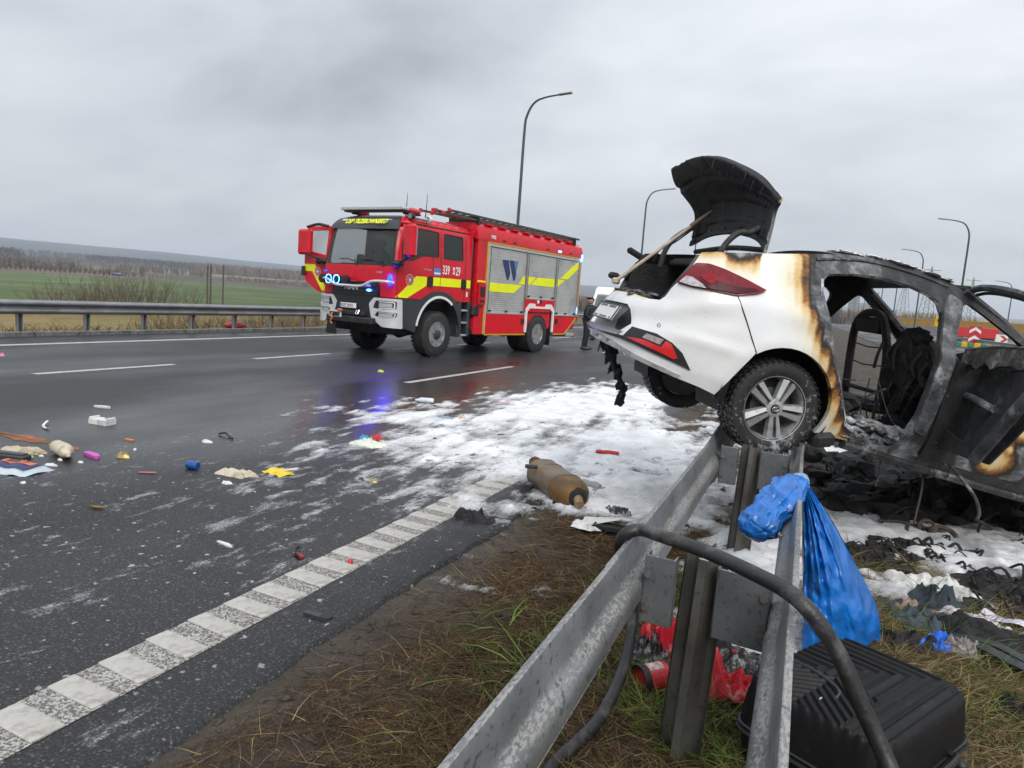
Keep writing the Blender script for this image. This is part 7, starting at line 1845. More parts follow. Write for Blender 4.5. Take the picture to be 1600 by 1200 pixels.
# ---- suitcase
sc_ = thing("suitcase", "large black ribbed suitcase lying on its side in the grass", "suitcase", (.275, 2.665, gz1(.3, 2.6) + .01), R(-29))
M_CASE = pm("black_case_shell", (.008, .008, .009), .55, var=.2, vscale=5, dirt=(.03, .029, .028), damt=.10, dscale=16, spec=.28)
def case_surface(L_, W_, H0, H1, rib, nu=96, nv=220):
    V = []
    for i in range(nu):
        a = -1 + 2 * i / (nu - 1)
        for j in range(nv):
            b = -1 + 2 * j / (nv - 1)
            # map the square to a rounded plate whose rim bends down
            ra = np.sign(a) * min(1, abs(a) / .80); rb = np.sign(b) * min(1, abs(b) / .80)
            ea = max(0, (abs(a) - .80) / .20); eb = max(0, (abs(b) - .80) / .20)
            x = L_ / 2 * ra * .90 + np.sign(a) * L_ / 2 * .10 * math.sin(ea * math.pi / 2); y = W_ / 2 * rb * .91 + np.sign(b) * W_ / 2 * .09 * math.sin(eb * math.pi / 2)
            if abs(ra) > .70 and abs(rb) > .76:
                q_ = math.hypot((abs(ra) - .70) / .30, (abs(rb) - .76) / .24)
                m_ = max((abs(ra) - .70) / .30, (abs(rb) - .76) / .24)
                if q_ > 1e-6:
                    k_ = m_ / q_
                    x = np.sign(a) * (abs(x) - (abs(ra) - .70) * (1 - k_) * L_ / 2); y = np.sign(b) * (abs(y) - (abs(rb) - .76) * (1 - k_) * W_ / 2)
            dn = max(1 - math.cos(min(1, ea * 1.0) * math.pi / 2), 1 - math.cos(min(1, eb) * math.pi / 2))
            k = max(ea, eb)
            z = H1 - (H1 - H0) * (dn ** 1.1)
            c = -max(x * 1.0 + .12, y * .9) if y > -.05 or x > .1 else -(.02 + .8 * abs(x + .06)) - (y + .05) * .9
            r_b = rib * min(1, max(0, .5 + 1.6 * math.sin(c * 2 * math.pi / .036))) * (1 - k)
            V.append((x, y, z + r_b + .006 * (1 - a * a) * (1 - b * b)))
    return MB().grid(np.array(V), nu, nv)
case_surface(.53, .68, .13, .315, .009).build("upper_shell", M_CASE, sc_, 30)
lo_ = case_surface(.52, .67, -.135, .0, 0.0, 50, 40); lv = lo_.verts(); lv[:, 2] *= -1; lv[:, 2] += .0; lo_.v = [lv]; lo_.build("lower_shell", M_CASE, sc_, 40)
zp = rounded([(-.263, -.338), (.263, -.338), (.263, .338), (-.263, .338)], .08, 5)
MB().tube(np.vstack([np.c_[zp, np.full(len(zp), .138)], [[*zp[0], .138]]]), .010, 6).build("zip", M_BLK, sc_)
MB().tube(np.vstack([np.c_[zp * 1.005, np.full(len(zp), .160)], [[*(zp[0] * 1.005), .160]]]), .005, 6).build("seam", M_DK, sc_)
MB().tube(catmull([(.263, -.12, .17), (.295, -.10, .175), (.295, .10, .175), (.263, .12, .17)], 5), .012, 8).build("handle", M_BLK, sc_)
MB().box((-.14, -.16, .305), (.26, .13, .03), rotz(-.25), bev=.012).build("torn_pocket", M_SOOT, sc_)
MB().tube(catmull([(-.28, -.06, .315), (-.14, -.07, .328), (-.01, -.12, .326), (.01, -.19, .318)], 5), .007, 6).build("pocket_edge", M_DK, sc_)
MB().box((-.02, -.22, .322), (.006, .03, .004), bev=.001).build("zip_puller", M_ALUT, sc_)
for x in (-.33, .33): MB().ico((x * .7, .355, .02), (.03, .025, .025), 2).build("castor", M_BLK, sc_)

# ---- blue plastic bag thrown over the rail
bb = thing("blue_plastic_bag", "wet blue plastic bag hanging over the right guardrail beam", "bag")
K = on_ground(1248, 750, .785)
BLp, BRp = on_ground(1249, 1005, .06), on_ground(1376, 988, .06)
def bag_grid(front):
    V = []; nu, nv = 60, 46
    for i in range(nu):
        t = i / (nu - 1)
        for j in range(nv):
            u = j / (nv - 1)
            wdt = .05 + .95 * (1 - (1 - t) ** 1.35)
            tt = min(1.0, t * 1.02)
            base = K + (BLp - K) * tt + np.array([.015, 0, 0]); rightv = (BRp - BLp)
            rightv = rightv * (wdt * (1.0 if t < .9 else 1 - (t - .9) * .5))
            bul = math.sin(math.pi * u) ** .7 * (.03 + .15 * math.sin(math.pi * min(1, t * .9)))
            fold = .024 * abs(math.sin(u * 13 + 3 * t)) * (1 - t * .45) + .03 * (.5 - abs(mnoise.noise(Vector((u * 5, t * 7, 2.2))))) + .016 * math.sin(u * 47 + 2 + 7 * t) * (1 - t) + .05 * (float(fbm(np.array([u * 6 + t]), np.array([t * 9]), 4, 7)[0]) - .5) * (.3 + t)
            p = base + rightv * u + np.array([0, (-bul - fold) if front else .10 * bul - fold * .3, .012 * math.sin(u * 30 + t * 12) * t])
            if t > .94: p[2] -= .02 * (t - .94) / .06
            V.append(p)
    return MB().grid(np.array(V), nu, nv)
fo_ = bag_grid(True); bk = bag_grid(False); fo_.add(bk.verts(), bk.f)
fo_.build("outer_lobe", M_BTARP, bb, 60)
path = catmull([K + np.array([.03, .0, .0]), on_ground(1236, 758, .775), on_ground(1222, 776, .74), on_ground(1206, 795, .69), on_ground(1192, 812, .65), on_ground(1178, 826, .61), on_ground(1168, 834, .59)], 14)
prad = np.interp(np.linspace(0, 1, len(path)), [0, .06, .18, .45, .75, .92, 1], [.015, .05, .080, .092, .094, .075, .03])
tb = MB().tube(path, prad, 90, flat=.62); v_ = tb.verts().reshape(len(path), 90, 3)
for i in range(len(path)):
    t = i / (len(path) - 1); c = path[i]
    for k in range(90):
        a = 2 * math.pi * k / 90; p = v_[i, k]
        fold = .16 * (abs(math.sin(a * 4.5 + 1.3 * math.sin(5 * t))) - .6) * (1 - .4 * t) + .10 * (abs(math.sin(a * 9 + 4 * t)) - .6) * (1 - .6 * t)
        cr_ = .5 - abs(mnoise.noise(Vector(p * 13))) * 2.2; c2 = .5 - abs(mnoise.noise(Vector(p * 29 + c))) * 2
        v_[i, k] = c + (p - c) * (1 + fold + .16 * cr_ + .08 * c2)
tb.v = [v_.reshape(-1, 3)]
tb.build("inner_lobe", M_BTARP, bb, 40)
MB().tube(catmull([K + np.array([-.02, .0, .012]), K + np.array([.01, -.005, .018]), K + np.array([.03, -.01, .002]), K + np.array([.035, -.02, -.06])], 5), [.018, .019, .02, .02, .02, .022, .022, .022, .022, .02, .02, .02, .02, .018, .016, .012], 12).build("knot", pm("pale_wet_film", (.24, .34, .50), .25, var=.4, vscale=20), bb)

# ---- clothes and charred things right of the rail
put("cloth", crumple(.42, .30, .09, 91, 18, 84, .3, 1.5), M_DENIM, 1432, 972, "slate grey jacket crumpled in the grass", "jacket", -.4)
put("cloth", crumple(.30, .16, .11, 92, 18, 84, .3, 1.5), pm("dark_denim", (.03, .04, .055), .85, var=.3, bump=.4), 1462, 945, "dark blue grey trousers behind the slate jacket", "trousers", .3)
put("cloth", crumple(.62, .24, .10, 93, 18, 84, .35, 1.5), M_WCLO, 1452, 920, "dirty white sheet spread at the edge of the foam", "sheet", -.25)
put("small_ball", crumple(.17, .13, .10, 94, 18, 84, .2, .9), pm("bright_blue_film", (.02, .16, .72), .3, var=.25, bump=.3), 1467, 1012, "bright blue crumpled plastic bag knotted on the grass", "bag", .5)
put("cloth", crumple(.42, .16, .06, 95, 18, 84, .3, 1.4), pm("pink_white_print", (.62, .60, .62), .8, var=.1, dirt=(.45, .22, .26), damt=.42, dscale=25), 1508, 968, "white cloth with small pink print beside the black clothes", "cloth", -.15)
put("film", crumple(.20, .12, .09, 96, 18, 84, .3, 1.6), pm("clear_film", (.24, .21, .21), .2, var=.3), 1502, 1018, "greyish clear plastic film beside the knotted blue bag", "plastic film", .2)
put("black_garment", crumple(.62, .26, .09, 97, 18, 84, .3, 1.4), M_BCLO, 1545, 1000, "black garment heaped across the dry grass", "garment", -.4)
put("black_garment", crumple(.36, .20, .09, 98, 18, 84, .3, 1.4), M_BCLO, 1420, 1012, "black cloth under the slate jacket", "garment", .1)
put("paper", MB().grid(np.array([(x, y, .02 + .012 * math.sin(x * 30) + .01 * math.cos(y * 40)) for x in np.linspace(-.13, .13, 12) for y in np.linspace(-.045, .045, 6)]), 12, 6), pm("lilac_paper", (.62, .60, .70), .7), 1578, 975, "white and lilac paper at the right picture edge", "paper", -.5)
put("strap_bundle", MB().tube(catmull([(-.22, .16, .03), (-.1, .05, .06), (.02, -.04, .05), (.16, -.12, .04), (.3, -.22, .03)], 6), [.035] * 25, 8, flat=.4).tube(catmull([(-.2, .2, .03), (-.05, .1, .07), (.1, 0, .05), (.3, -.1, .03)], 6), [.03] * 19, 8, flat=.4), M_DK, 1575, 1045, "dark straps trailing through the grass at the right", "straps")
put("black_lump", crumple(.22, .16, .12, 99, 8, 36), M_BCLO, 1592, 1120, "black bundle at the right picture edge", "bundle")
put("white_stub", crumple(.05, .025, .02, 100, 4, 14), M_PLW, 1510, 1072, "tiny white stub in the dry grass", "stub")
put("white_scrap", crumple(.09, .05, .02, 101, 5, 20), pm("lilac_scrap", (.6, .58, .66), .7), 1376, 938, "small white scrap beside green grass", "scrap")
put("tan_lump", crumple(.12, .08, .07, 102, 7, 30), pm("tan_cloth", (.33, .24, .19), .85, var=.3), 1418, 950, "tan crumpled cloth left of the slate jacket", "cloth")
# charred wreckage in the foam
def heap(name, n, u0, v0, su, sv, size, seed, label, z=0.0, mat=None, flat=.6):
    r = np.random.default_rng(seed); c = on_ground(u0, v0); mb = MB()
    for k in range(n):
        p = on_ground(u0 + r.normal(0, su), v0 + r.normal(0, sv)); s_ = size * r.uniform(.45, 1.25)
        mb.ico((p[0] - c[0], p[1] - c[1], gz1(p[0], p[1]) + s_ * .15), (s_, s_ * r.uniform(.5, 1.1), s_ * flat * r.uniform(.4, 1.1)), 1, .9, 3, seed + k, rotz(r.uniform(0, 3)))
    for k in range(n // 3):
        p = on_ground(u0 + r.normal(0, su), v0 + r.normal(0, sv)) - c; a = r.uniform(0, 6.28); l_ = size * r.uniform(1.2, 3)
        mb.tube(catmull([(p[0], p[1], .02), (p[0] + l_ * .5 * math.cos(a), p[1] + l_ * .5 * math.sin(a), .04 + size * r.random()), (p[0] + l_ * math.cos(a + .5), p[1] + l_ * math.sin(a + .5), .02)], 4), r.uniform(.004, .012), 5)
    o = mb.build(name, mat or M_CHAR, None, 25); o.location = (c[0], c[1], 0); tag(o, label, "charred debris"); o["kind"] = "stuff"
    return o
heap("charred_debris", 90, 1385, 868, 36, 10, .062, 201, "row of burnt black fragments lying in the foam behind the blue bag")
heap("charred_debris", 50, 1475, 872, 24, 8, .055, 202, "curled black burnt strips in the middle of the foam")
heap("charred_debris", 90, 1565, 925, 42, 13, .075, 203, "burnt layered bundle at the edge of the foam on the right")
heap("charred_debris", 46, 1590, 848, 34, 10, .05, 204, "tangle of burnt wires and fibres at the right edge of the foam")
heap("charred_debris", 60, 1325, 742, 30, 13, .10, 205, "black burnt lumps under the near side of the car")
heap("charred_debris", 150, 1440, 770, 60, 24, .17, 206, "large heap of burnt remains beneath the car", flat=.8)
heap("charred_debris", 80, 1590, 765, 50, 20, .18, 207, "burnt remains beneath the front of the car")
heap("charred_debris", 80, 1480, 722, 80, 12, .20, 209, "burnt remains under the far side of the car")
heap("charred_debris", 22, 1225, 690, 10, 4, .05, 208, "small burnt scraps behind the wheel on the rail")
blk_ = put("black_block", MB().ico((0, 0, .10), (.13, .12, .14), 2, .25, 2, 4), M_SOOT, 1270, 722, "black burnt block in the foam right of the rail", "block", .2, smooth=30)
put("red_can", MB().lathe([(0, -.09), (.05, -.09), (.052, .0), (.048, .09), (0, .09)], 14, frame((0, 0, .05), (0, 1, 0), (.3, 0, 1))), pm("red_can_metal", (.45, .03, .05), .4, .2, var=.3, dirt=(.6, .5, .5), damt=.3), 1347, 710, "flattened red can among burnt scraps under the car", "can", .4)
stl = thing("steering_lock", "rusty burnt metal bracket with two rings lying in the foam", "bracket", tuple(on_ground(1455, 836, .02)), .1)
rg_ = lambda r1, r2: [(r1 + r2 * math.cos(t), r2 * math.sin(t)) for t in np.linspace(0, 2 * math.pi, 8)]
M_RB = pm("burnt_rust", (.075, .055, .042), .8, .2, var=.5, vscale=20, bump=.4)
MB().lathe(rg_(.055, .014), 20, frame((-.03, .02, .05), (1, 0, 0), (0, .6, .8)), cap=False).build("ring", M_RB, stl)
MB().lathe(rg_(.085, .018), 20, frame((.07, -.03, .03), (1, .2, 0), (0, .9, .3)), cap=False).build("ring", M_RB, stl)
MB().tube(catmull([(-.36, .08, .03), (-.2, .07, .05), (-.03, .05, .04), (.1, .03, .03)], 5), .010, 6).tube([(-.16, .02, .05), (-.19, -.10, .01)], .012, 6).build("rod", M_RB, stl)
tag(MB().tube(catmull([on_ground(1526, 812, .16), on_ground(1545, 822, .08), on_ground(1570, 836, .03), on_ground(1600, 842, .03), on_ground(1640, 850, .02)], 6), .012, 7).build("burnt_cable", M_CHARG), "grey burnt cable running along the foam to the right edge", "cable")
tag(MB().tube(catmull([on_ground(1560, 800, .12), on_ground(1535, 815, .10), on_ground(1528, 835, .06), on_ground(1532, 858, .02)], 6), .009, 7).build("burnt_cable", M_SOOT), "thin black burnt cable curving down onto the foam", "cable")
# ================================================================== people and vehicles behind
def skin_mesh(joints, edges, sub=2):
    names = list(joints); idx = {n: i for i, n in enumerate(names)}
    me = bpy.data.meshes.new("skin"); me.from_pydata([joints[n][0] for n in names], [(idx[a], idx[b]) for a, b in edges], [])
    o = bpy.data.objects.new("skin", me); C.objects.link(o)
    m = o.modifiers.new("s", "SKIN"); m.use_smooth_shade = True
    for i, n in enumerate(names):
        r = joints[n][1]; me.skin_vertices[0].data[i].radius = (r, r) if np.isscalar(r) else r
    me.skin_vertices[0].data[0].use_root = True
    s = o.modifiers.new("d", "SUBSURF"); s.levels = sub
    ev = o.evaluated_get(bpy.context.evaluated_depsgraph_get())
    e = bpy.data.meshes.new_from_object(ev)
    V = np.array([v.co[:] for v in e.vertices]); F = [tuple(p.vertices) for p in e.polygons]
    bpy.data.objects.remove(o); bpy.data.meshes.remove(me); bpy.data.meshes.remove(e)
    return V, F
M_UNI = pm("black_uniform", (.012, .013, .016), .8, var=.3, vscale=9, bump=.2, bscale=40)
M_SKIN = pm("skin", (.46, .22, .16), .55, var=.1)
M_SHOE = pm("black_leather", (.010, .010, .010), .35)
def person(label, loc, rz, pose="stand", cloth=None, name="person"):
    t = thing(name, label, "person", loc, rz); t.scale = (1.12, 1.12, 1.0)
    J = {"pelvis": ((0, 0, .96), (.15, .12)), "waist": ((0, 0, 1.10), (.145, .11)), "chest": ((.01, 0, 1.32), (.17, .125)), "neckb": ((.01, 0, 1.47), (.075, .075)), "neck": ((.03, 0, 1.54), .055)}
    E_ = [("pelvis", "waist"), ("waist", "chest"), ("chest", "neckb"), ("neckb", "neck")]
    hands = {}
    for s, n in ((1, "l"), (-1, "r")):
        if pose == "stand":
            J.update({n + "hip": ((0, .10 * s, .88), .105), n + "knee": ((.02 + .03 * s, .11 * s, .50), .070), n + "ank": ((-.02 + .05 * s, .115 * s, .10), .048), n + "toe": ((.13 + .05 * s, .135 * s, .045), .038),
                      n + "sho": ((.0, .19 * s, 1.42), .065), n + "elb": ((-.05, .27 * s, 1.14), .050), n + "wri": ((.16, .20 * s, 1.02), .036), n + "pal": ((.22, .17 * s, 1.0), (.036, .02))})
        else:
            J.update({n + "hip": ((.08, .11 * s, .92), .10), n + "knee": ((.48, .14 * s, .95), .07), n + "ank": ((.52, .14 * s, .55), .05), n + "toe": ((.66, .14 * s, .50), .04),
                      n + "sho": ((.0, .19 * s, 1.42), .068), n + "elb": ((.14, .27 * s, 1.16), .052), n + "wri": ((.38, .20 * s, 1.18), .036), n + "pal": ((.44, .18 * s, 1.19), (.036, .02))})
        E_ += [("pelvis", n + "hip"), (n + "hip", n + "knee"), (n + "knee", n + "ank"), (n + "ank", n + "toe"), ("chest", n + "sho"), (n + "sho", n + "elb"), (n + "elb", n + "wri"), (n + "wri", n + "pal")]
        p = np.array(J[n + "pal"][0])
        for k, (dy, l_) in enumerate(((-.024, .075), (-.008, .085), (.008, .08), (.024, .062))):
            J[f"{n}f{k}"] = (tuple(p + np.array([.045, dy, -.01])), .0095); J[f"{n}g{k}"] = (tuple(p + np.array([.045 + l_ * .6, dy * 1.1, -.035])), .008)
            E_ += [(n + "pal", f"{n}f{k}"), (f"{n}f{k}", f"{n}g{k}")]
        J[n + "th"] = (tuple(p + np.array([.03, -.045 * s, .0])), .009); E_.append((n + "pal", n + "th"))
        hands[n] = p
    V, F = skin_mesh(J, E_)
    hb = MB().add(V, F)
    h = MB(); h.ico((.055, 0, 1.665), (.105, .078, .125), 3)
    hv = h.verts(); fr_ = hv[:, 0] > .06; hv[:, 0] -= .025 * np.clip((1.60 - hv[:, 2]) / .06, 0, 1) * (hv[:, 0] < .03)
    hb.add(hv, h.f)
    hb.ico((.162, 0, 1.655), (.022, .014, .026), 1).ico((.05, .08, 1.655), (.022, .012, .034), 1).ico((.05, -.08, 1.655), (.022, .012, .034), 1).ico((.150, 0, 1.605), (.012, .028, .008), 1)
    o = hb.build("body", cloth or M_UNI, t, 0)
    o.data.materials.append(M_SKIN); me = o.data
    for p in me.polygons:
        c = p.center
        if c.z > 1.53 or any(np.linalg.norm(np.array(c) - h_) < .085 and abs(c.x - h_[0]) < .14 and c.x > h_[0] - .04 for h_ in hands.values()): p.material_index = 1
        p.use_smooth = True
    e = MB()
    for s in (-1, 1): e.ico((.148, .030 * s, 1.675), (.010, .012, .007), 1)
    e.build("eyes", M_SHOE, t)
    sh = MB()
    for n in "lr":
        a, b = np.array(J[n + "ank"][0]), np.array(J[n + "toe"][0])
        MB().tube([a + np.array([-.06, 0, -.045]), a + np.array([0, 0, -.04]), b + np.array([-.03, 0, 0]), b + np.array([.06, 0, -.005])], [.045, .055, .048, .025], 12).build("shoe", M_SHOE, t, 60)
    return t
of_ = person("person in black uniform and cap standing on the road behind the white bumper", tuple(on_ground(913, 546)), R(20))
cap_ = MB().lathe([(.088, 0), (.098, .02), (.104, .055), (.085, .075), (0, .08)], 20, frame((.045, 0, 1.70), (1, 0, 0), (0, 1, 0))).build("cap", M_UNI, of_)
MB().ico((.155, 0, 1.705), (.07, .075, .012), 2).build("peak", M_SHOE, cap_)
MB().lathe([(.150, -.02), (.155, .0), (.152, .025)], 24, frame((0, 0, 1.02), (1, 0, 0), (0, 1, 0)), cap=False).build("belt", M_SHOE, of_)
p2 = person("second person in dark clothes almost hidden behind the one in the cap", tuple(on_ground(921, 531)), R(150))
MB().ico((.04, 0, 1.71), (.108, .09, .09), 2).build("hair", M_SHOE, p2)
cr_ = np.array([[TX[0], TY[0]], [TX[1], TY[1]]])
dl = TO[:2] + cr_ @ np.array([.40, -.30])
M_TURN = pm("sand_turnout_coat", (.10, .085, .05), .85)
dp = person("person in a dark coat sitting in the fire engine behind the windscreen", (dl[0], dl[1], .93), math.atan2(TX[1], TX[0]), "sit", M_TURN)
MB().ico((.03, 0, 1.72), (.13, .115, .11), 2).build("helmet", M_SHOE, dp)

def simple_vehicle(name, label, cat, loc, rz, L_, W_, Hh, prof, wprof, paint, glass, wheel_r, wheels, extras=None):
    """prof: closed side outline (x, z); wprof: list of window outlines on the flank"""
    t = thing(name, label, cat, loc, rz)
    mb = MB(); P = np.array(rounded(prof, .08, 3)); n_ = len(P); V = []
    for k, (yy, ins) in enumerate(((-1, .10), (-.93, .03), (-.80, 0), (.80, 0), (.93, .03), (1, .10))):
        c = P.mean(0)
        tum = np.clip((P[:, 1] - Hh * .5) / (Hh * .5), 0, 1) * .10
        q = c + (P - c) * (1 - ins * .6)
        V.append(np.stack([q[:, 0], yy * W_ / 2 * (1 - tum), q[:, 1]], 1))
    V = np.array(V); F = [(k * n_ + i, k * n_ + (i + 1) % n_, (k + 1) * n_ + (i + 1) % n_, (k + 1) * n_ + i) for k in range(5) for i in range(n_)]
    F += [tuple(range(n_))[::-1], tuple(5 * n_ + i for i in range(n_))]
    mb.add(V.reshape(-1, 3), F).build("body", paint, t, 40)
    for w in wprof:
        w = rounded(w, .04, 3)
        for s in (-1, 1):
            tum = np.clip((w[:, 1] - Hh * .5) / (Hh * .5), 0, 1) * .10
            y = s * (W_ / 2 * (1 - tum) + .006)
            m = MB(); m.add(np.stack([w[:, 0], y, w[:, 1]], 1), [tuple(range(len(w)))]); m.build("side_window", glass, t)
    for x in wheels:
        for s in (-1, 1):
            o = MB().lathe([(wheel_r * .6, -.09), (wheel_r * .95, -.10), (wheel_r, -.07), (wheel_r, .07), (wheel_r * .95, .10), (wheel_r * .6, .09)], 24, frame((0, 0, 0), (1, 0, 0), (0, 0, -1)), cap=False).build("wheel", M_TYRE, t)
            o.location = (x, s * (W_ / 2 - .10), wheel_r)
            MB().lathe([(wheel_r * .62, .06), (wheel_r * .5, .085), (0, .075)], 20, frame((0, 0, 0), (1, 0, 0), (0, 0, -1 * 1)), cap=False).lathe([(wheel_r * .62, -.06), (wheel_r * .5, -.085), (0, -.075)], 20, frame((0, 0, 0), (1, 0, 0), (0, 0, -1))).build("rim", M_RIM, o)
    return t
vp = on_ground(968, 447, 2.45) ; vp = at_y(970, 449, 34.0)
van_prof = [(2.75, .35), (2.78, .95), (2.45, 1.15), (1.55, 2.05), (1.25, 2.42), (-2.75, 2.42), (-2.8, .4)]
van = simple_vehicle("white_van", "white van parked on the road beyond the raised boot of the burnt car", "van", (vp[0] - .55, 35.5, 0), R(-82), 5.5, 2.0, 2.4, van_prof, [[(1.40, 1.35), (1.35, 1.95), (.55, 2.0), (.55, 1.35)], [(.35, 1.35), (.35, 2.0), (-1.0, 2.0), (-1.0, 1.35)]], M_WHT, M_GLASSD, .34, (1.75, -1.75))
MB().add([(2.40, -.82, 1.22), (2.40, .82, 1.22), (1.62, .74, 2.02), (1.62, -.74, 2.02)], [(0, 1, 2, 3)]).build("windscreen", M_GLASSD, van).location = (.04, 0, .03)
for s in (-1, 1): MB().box((2.72, s * .72, .92), (.10, .34, .22), bev=.04).build("headlight", M_LAMP, van)
MB().box((2.78, 0, .75), (.06, 1.1, .25), bev=.02).build("grille", M_BLK, van)
ca = ray(184, 431); ca /= np.hypot(ca[0], ca[1]); cp = ca * 575
cz = float(terrain_z(np.array([cp[0]]), np.array([cp[1]]))[0]) + .8
tc_ = simple_vehicle("distant_car", "tiny dark blue car driving along the pale track across the fields", "car", (cp[0], cp[1], cz), R(88), 4.6, 1.8, 1.5, [(2.2, .35), (2.25, .75), (1.2, .95), (.5, 1.48), (-1.1, 1.5), (-2.0, 1.0), (-2.25, .9), (-2.2, .35)], [[(.95, .98), (.45, 1.36), (-.1, 1.38), (-.1, .98)], [(-.2, .98), (-.2, 1.38), (-1.0, 1.38), (-1.55, 1.0)]], pm("blue_car_paint", (.02, .035, .12), .3), pm("car_glass_pale", (.45, .48, .52), .2), .32, (1.4, -1.4))
tc_.scale = (1.7, 1.7, 1.7)

# ================================================================== street lamps, poles, signs
M_LPOST = pm("green_lamp_post", (.035, .075, .062), .5, var=.2, vscale=3)
M_LHEAD = pm("lamp_head_grey", (.26, .28, .26), .45, .2)
def lamp_parts(H, arm, root):
    pts = [(0, 0, -.2), (0, 0, H * .55), (0, 0, H - 1.9), (.10, 0, H - .95), (.50, 0, H - .25), (1.15, 0, H + .02), (arm, 0, H + .14)]
    MB().tube(catmull(pts, 6), np.interp(np.linspace(0, 1, 37), [0, .3, 1], [.105, .085, .045]), 8).build("post", M_LPOST, root, 60)
    MB().box((arm + .35, 0, H + .18), (.85, .26, .10), roty(-.10), bev=.04).build("lamp_head", M_LHEAD, root)
    MB().box((0, 0, .75), (.16, .14, .5), bev=.02).build("service_door", M_LPOST, root)
lampL = None
LL = "tall green street lamp leaning its arm over the road "
p = at_x(809, 350, -17.0)
yl = [p[1]]; d_ = 32.0
left_labels = [LL + "behind the fire engine", LL + "left of the raised boot lid", LL + "under the boot lid", LL + "partly hidden by the boot lid", LL + "seen between lid and roof", LL + "fifth beyond the boot", LL + "sixth beyond the boot"]
for i in range(7):
    y = yl[0] + d_ * i
    if lampL is None:
        lampL = thing("street_lamp", left_labels[0], "street lamp", (-17.0, y, -.2), 0, "street lamps along the far edge"); lamp_parts(13.3, 2.0, lampL)
    else: dup(lampL, (-17.0, y, -.2), R(random.uniform(-3, 3)), left_labels[i])
lampR = None
RL = "green street lamp beside the opposite road "
right_labels = ["tall " + RL + "above the car's windscreen pillar", "shorter looking " + RL + "above the car's roof", RL + "first through the burnt door window", RL + "second through the burnt window", RL + "third through the burnt window", RL + "fourth through the burnt window", RL + "fifth through the burnt window", RL + "farthest in the row"]
for i in range(8):
    y = 79.5 + 32 * i
    if lampR is None:
        lampR = thing("street_lamp", right_labels[0], "street lamp", (12.2, y, -.2), math.pi, "street lamps along the opposite road"); lamp_parts(12.0, 2.0, lampR)
    else: dup(lampR, (12.2, y, -.2), math.pi + R(random.uniform(-3, 3)), right_labels[i])
x_ = at_y(1578, 480, 150.0)
dup(lampR, (x_[0], 150, -1.5), math.pi, "distant green street lamp seen under the open door frame", "street lamps along the opposite road")
# wooden power poles in the field
M_POLE = pm("weathered_pole", (.075, .06, .05), .9, var=.3)
def field_pt(u, v, d):
    r = ray(u, v); r = r / np.hypot(r[0], r[1]); x, y = r[0] * d, r[1] * d
    return x, y, float(terrain_z(np.array([x]), np.array([y]))[0])
pole0 = None
for (u, d, h, lab) in ((324, 165, 9.6, "left one of a pair of wooden power poles in the green field"), (329, 168, 9.4, "right one of the pair of wooden power poles in the green field"), (348.5, 172, 9.4, "single wooden power pole right of the pair in the green field")):
    x, y, z = field_pt(u, 450, d)
    if pole0 is None:
        pole0 = thing("power_pole", lab, "power pole", (x, y, z), R(40), "wooden power poles in the field")
        MB().tube([(0, 0, -.3), (0, 0, h)], [.20, .15], 8).build("pole", M_POLE, pole0)
        MB().box((0, 0, h - .5), (.12, 2.0, .16)).build("crossarm", M_POLE, pole0)
        for yy in (-.85, 0, .85): MB().lathe([(.07, 0), (.09, .12), (.05, .28), (0, .3)], 8, frame((0, yy, h - .42), (1, 0, 0), (0, 1, 0))).build("insulator", M_LHEAD, pole0)
    else: dup(pole0, (x, y, z), R(40 + 9 * (u - 325) * .1), lab)
# noise barrier on its bank, signs and barriers over there
M_NB = pm("barrier_grey", (.26, .265, .27), .7, var=.12); M_NY = pm("barrier_ochre", (.50, .26, .03), .6, var=.12, vscale=.3)
nb = thing("noise_barrier", "long grey and ochre noise barrier beyond the opposite road", "barrier", (22.5, 232, 0), R(-58))
pan_g = MB().box((0, 0, 0), (3.9, .14, 2.0), bev=.02).mesh("grey_panel", M_NB); pan_y = MB().box((0, 0, 0), (3.9, .16, 2.1), bev=.02).mesh("ochre_panel", M_NY); pst = MB().box((0, 0, 0), (.2, .3, 4.3)).mesh("barrier_post", M_NB)
for i in range(17):
    for me, z in ((pan_g, 1.0), (pan_y, 3.05)):
        o = bpy.data.objects.new(me.name.split(".")[0], me); C.objects.link(o); o.parent = nb; o.location = (4.1 * i, 0, z)
    o = bpy.data.objects.new("barrier_post", pst); C.objects.link(o); o.parent = nb; o.location = (4.1 * i - 2.05, -.03, 2.0)
M_SRED = pm("sign_red", (.50, .02, .03), .5, var=.05); M_SWHT = pm("sign_white", (.75, .75, .75), .5, var=.04); M_SYEL = pm("sign_yellow", (.70, .42, .01), .5)
def chev(mb, cx, cz, w, h, t, up=True):
    q = [(-w / 2, -h / 2), (0, h / 2 - t * .0), (w / 2, -h / 2), (w / 2, -h / 2 + t), (0, h / 2 + t), (-w / 2, -h / 2 + t)]
    if not up: q = [(b, -a) for a, b in q]
    V = [(cx + a, -.05, cz + b) for a, b in q]; mb.add(V, [(0, 1, 4, 5), (1, 2, 3, 4)])
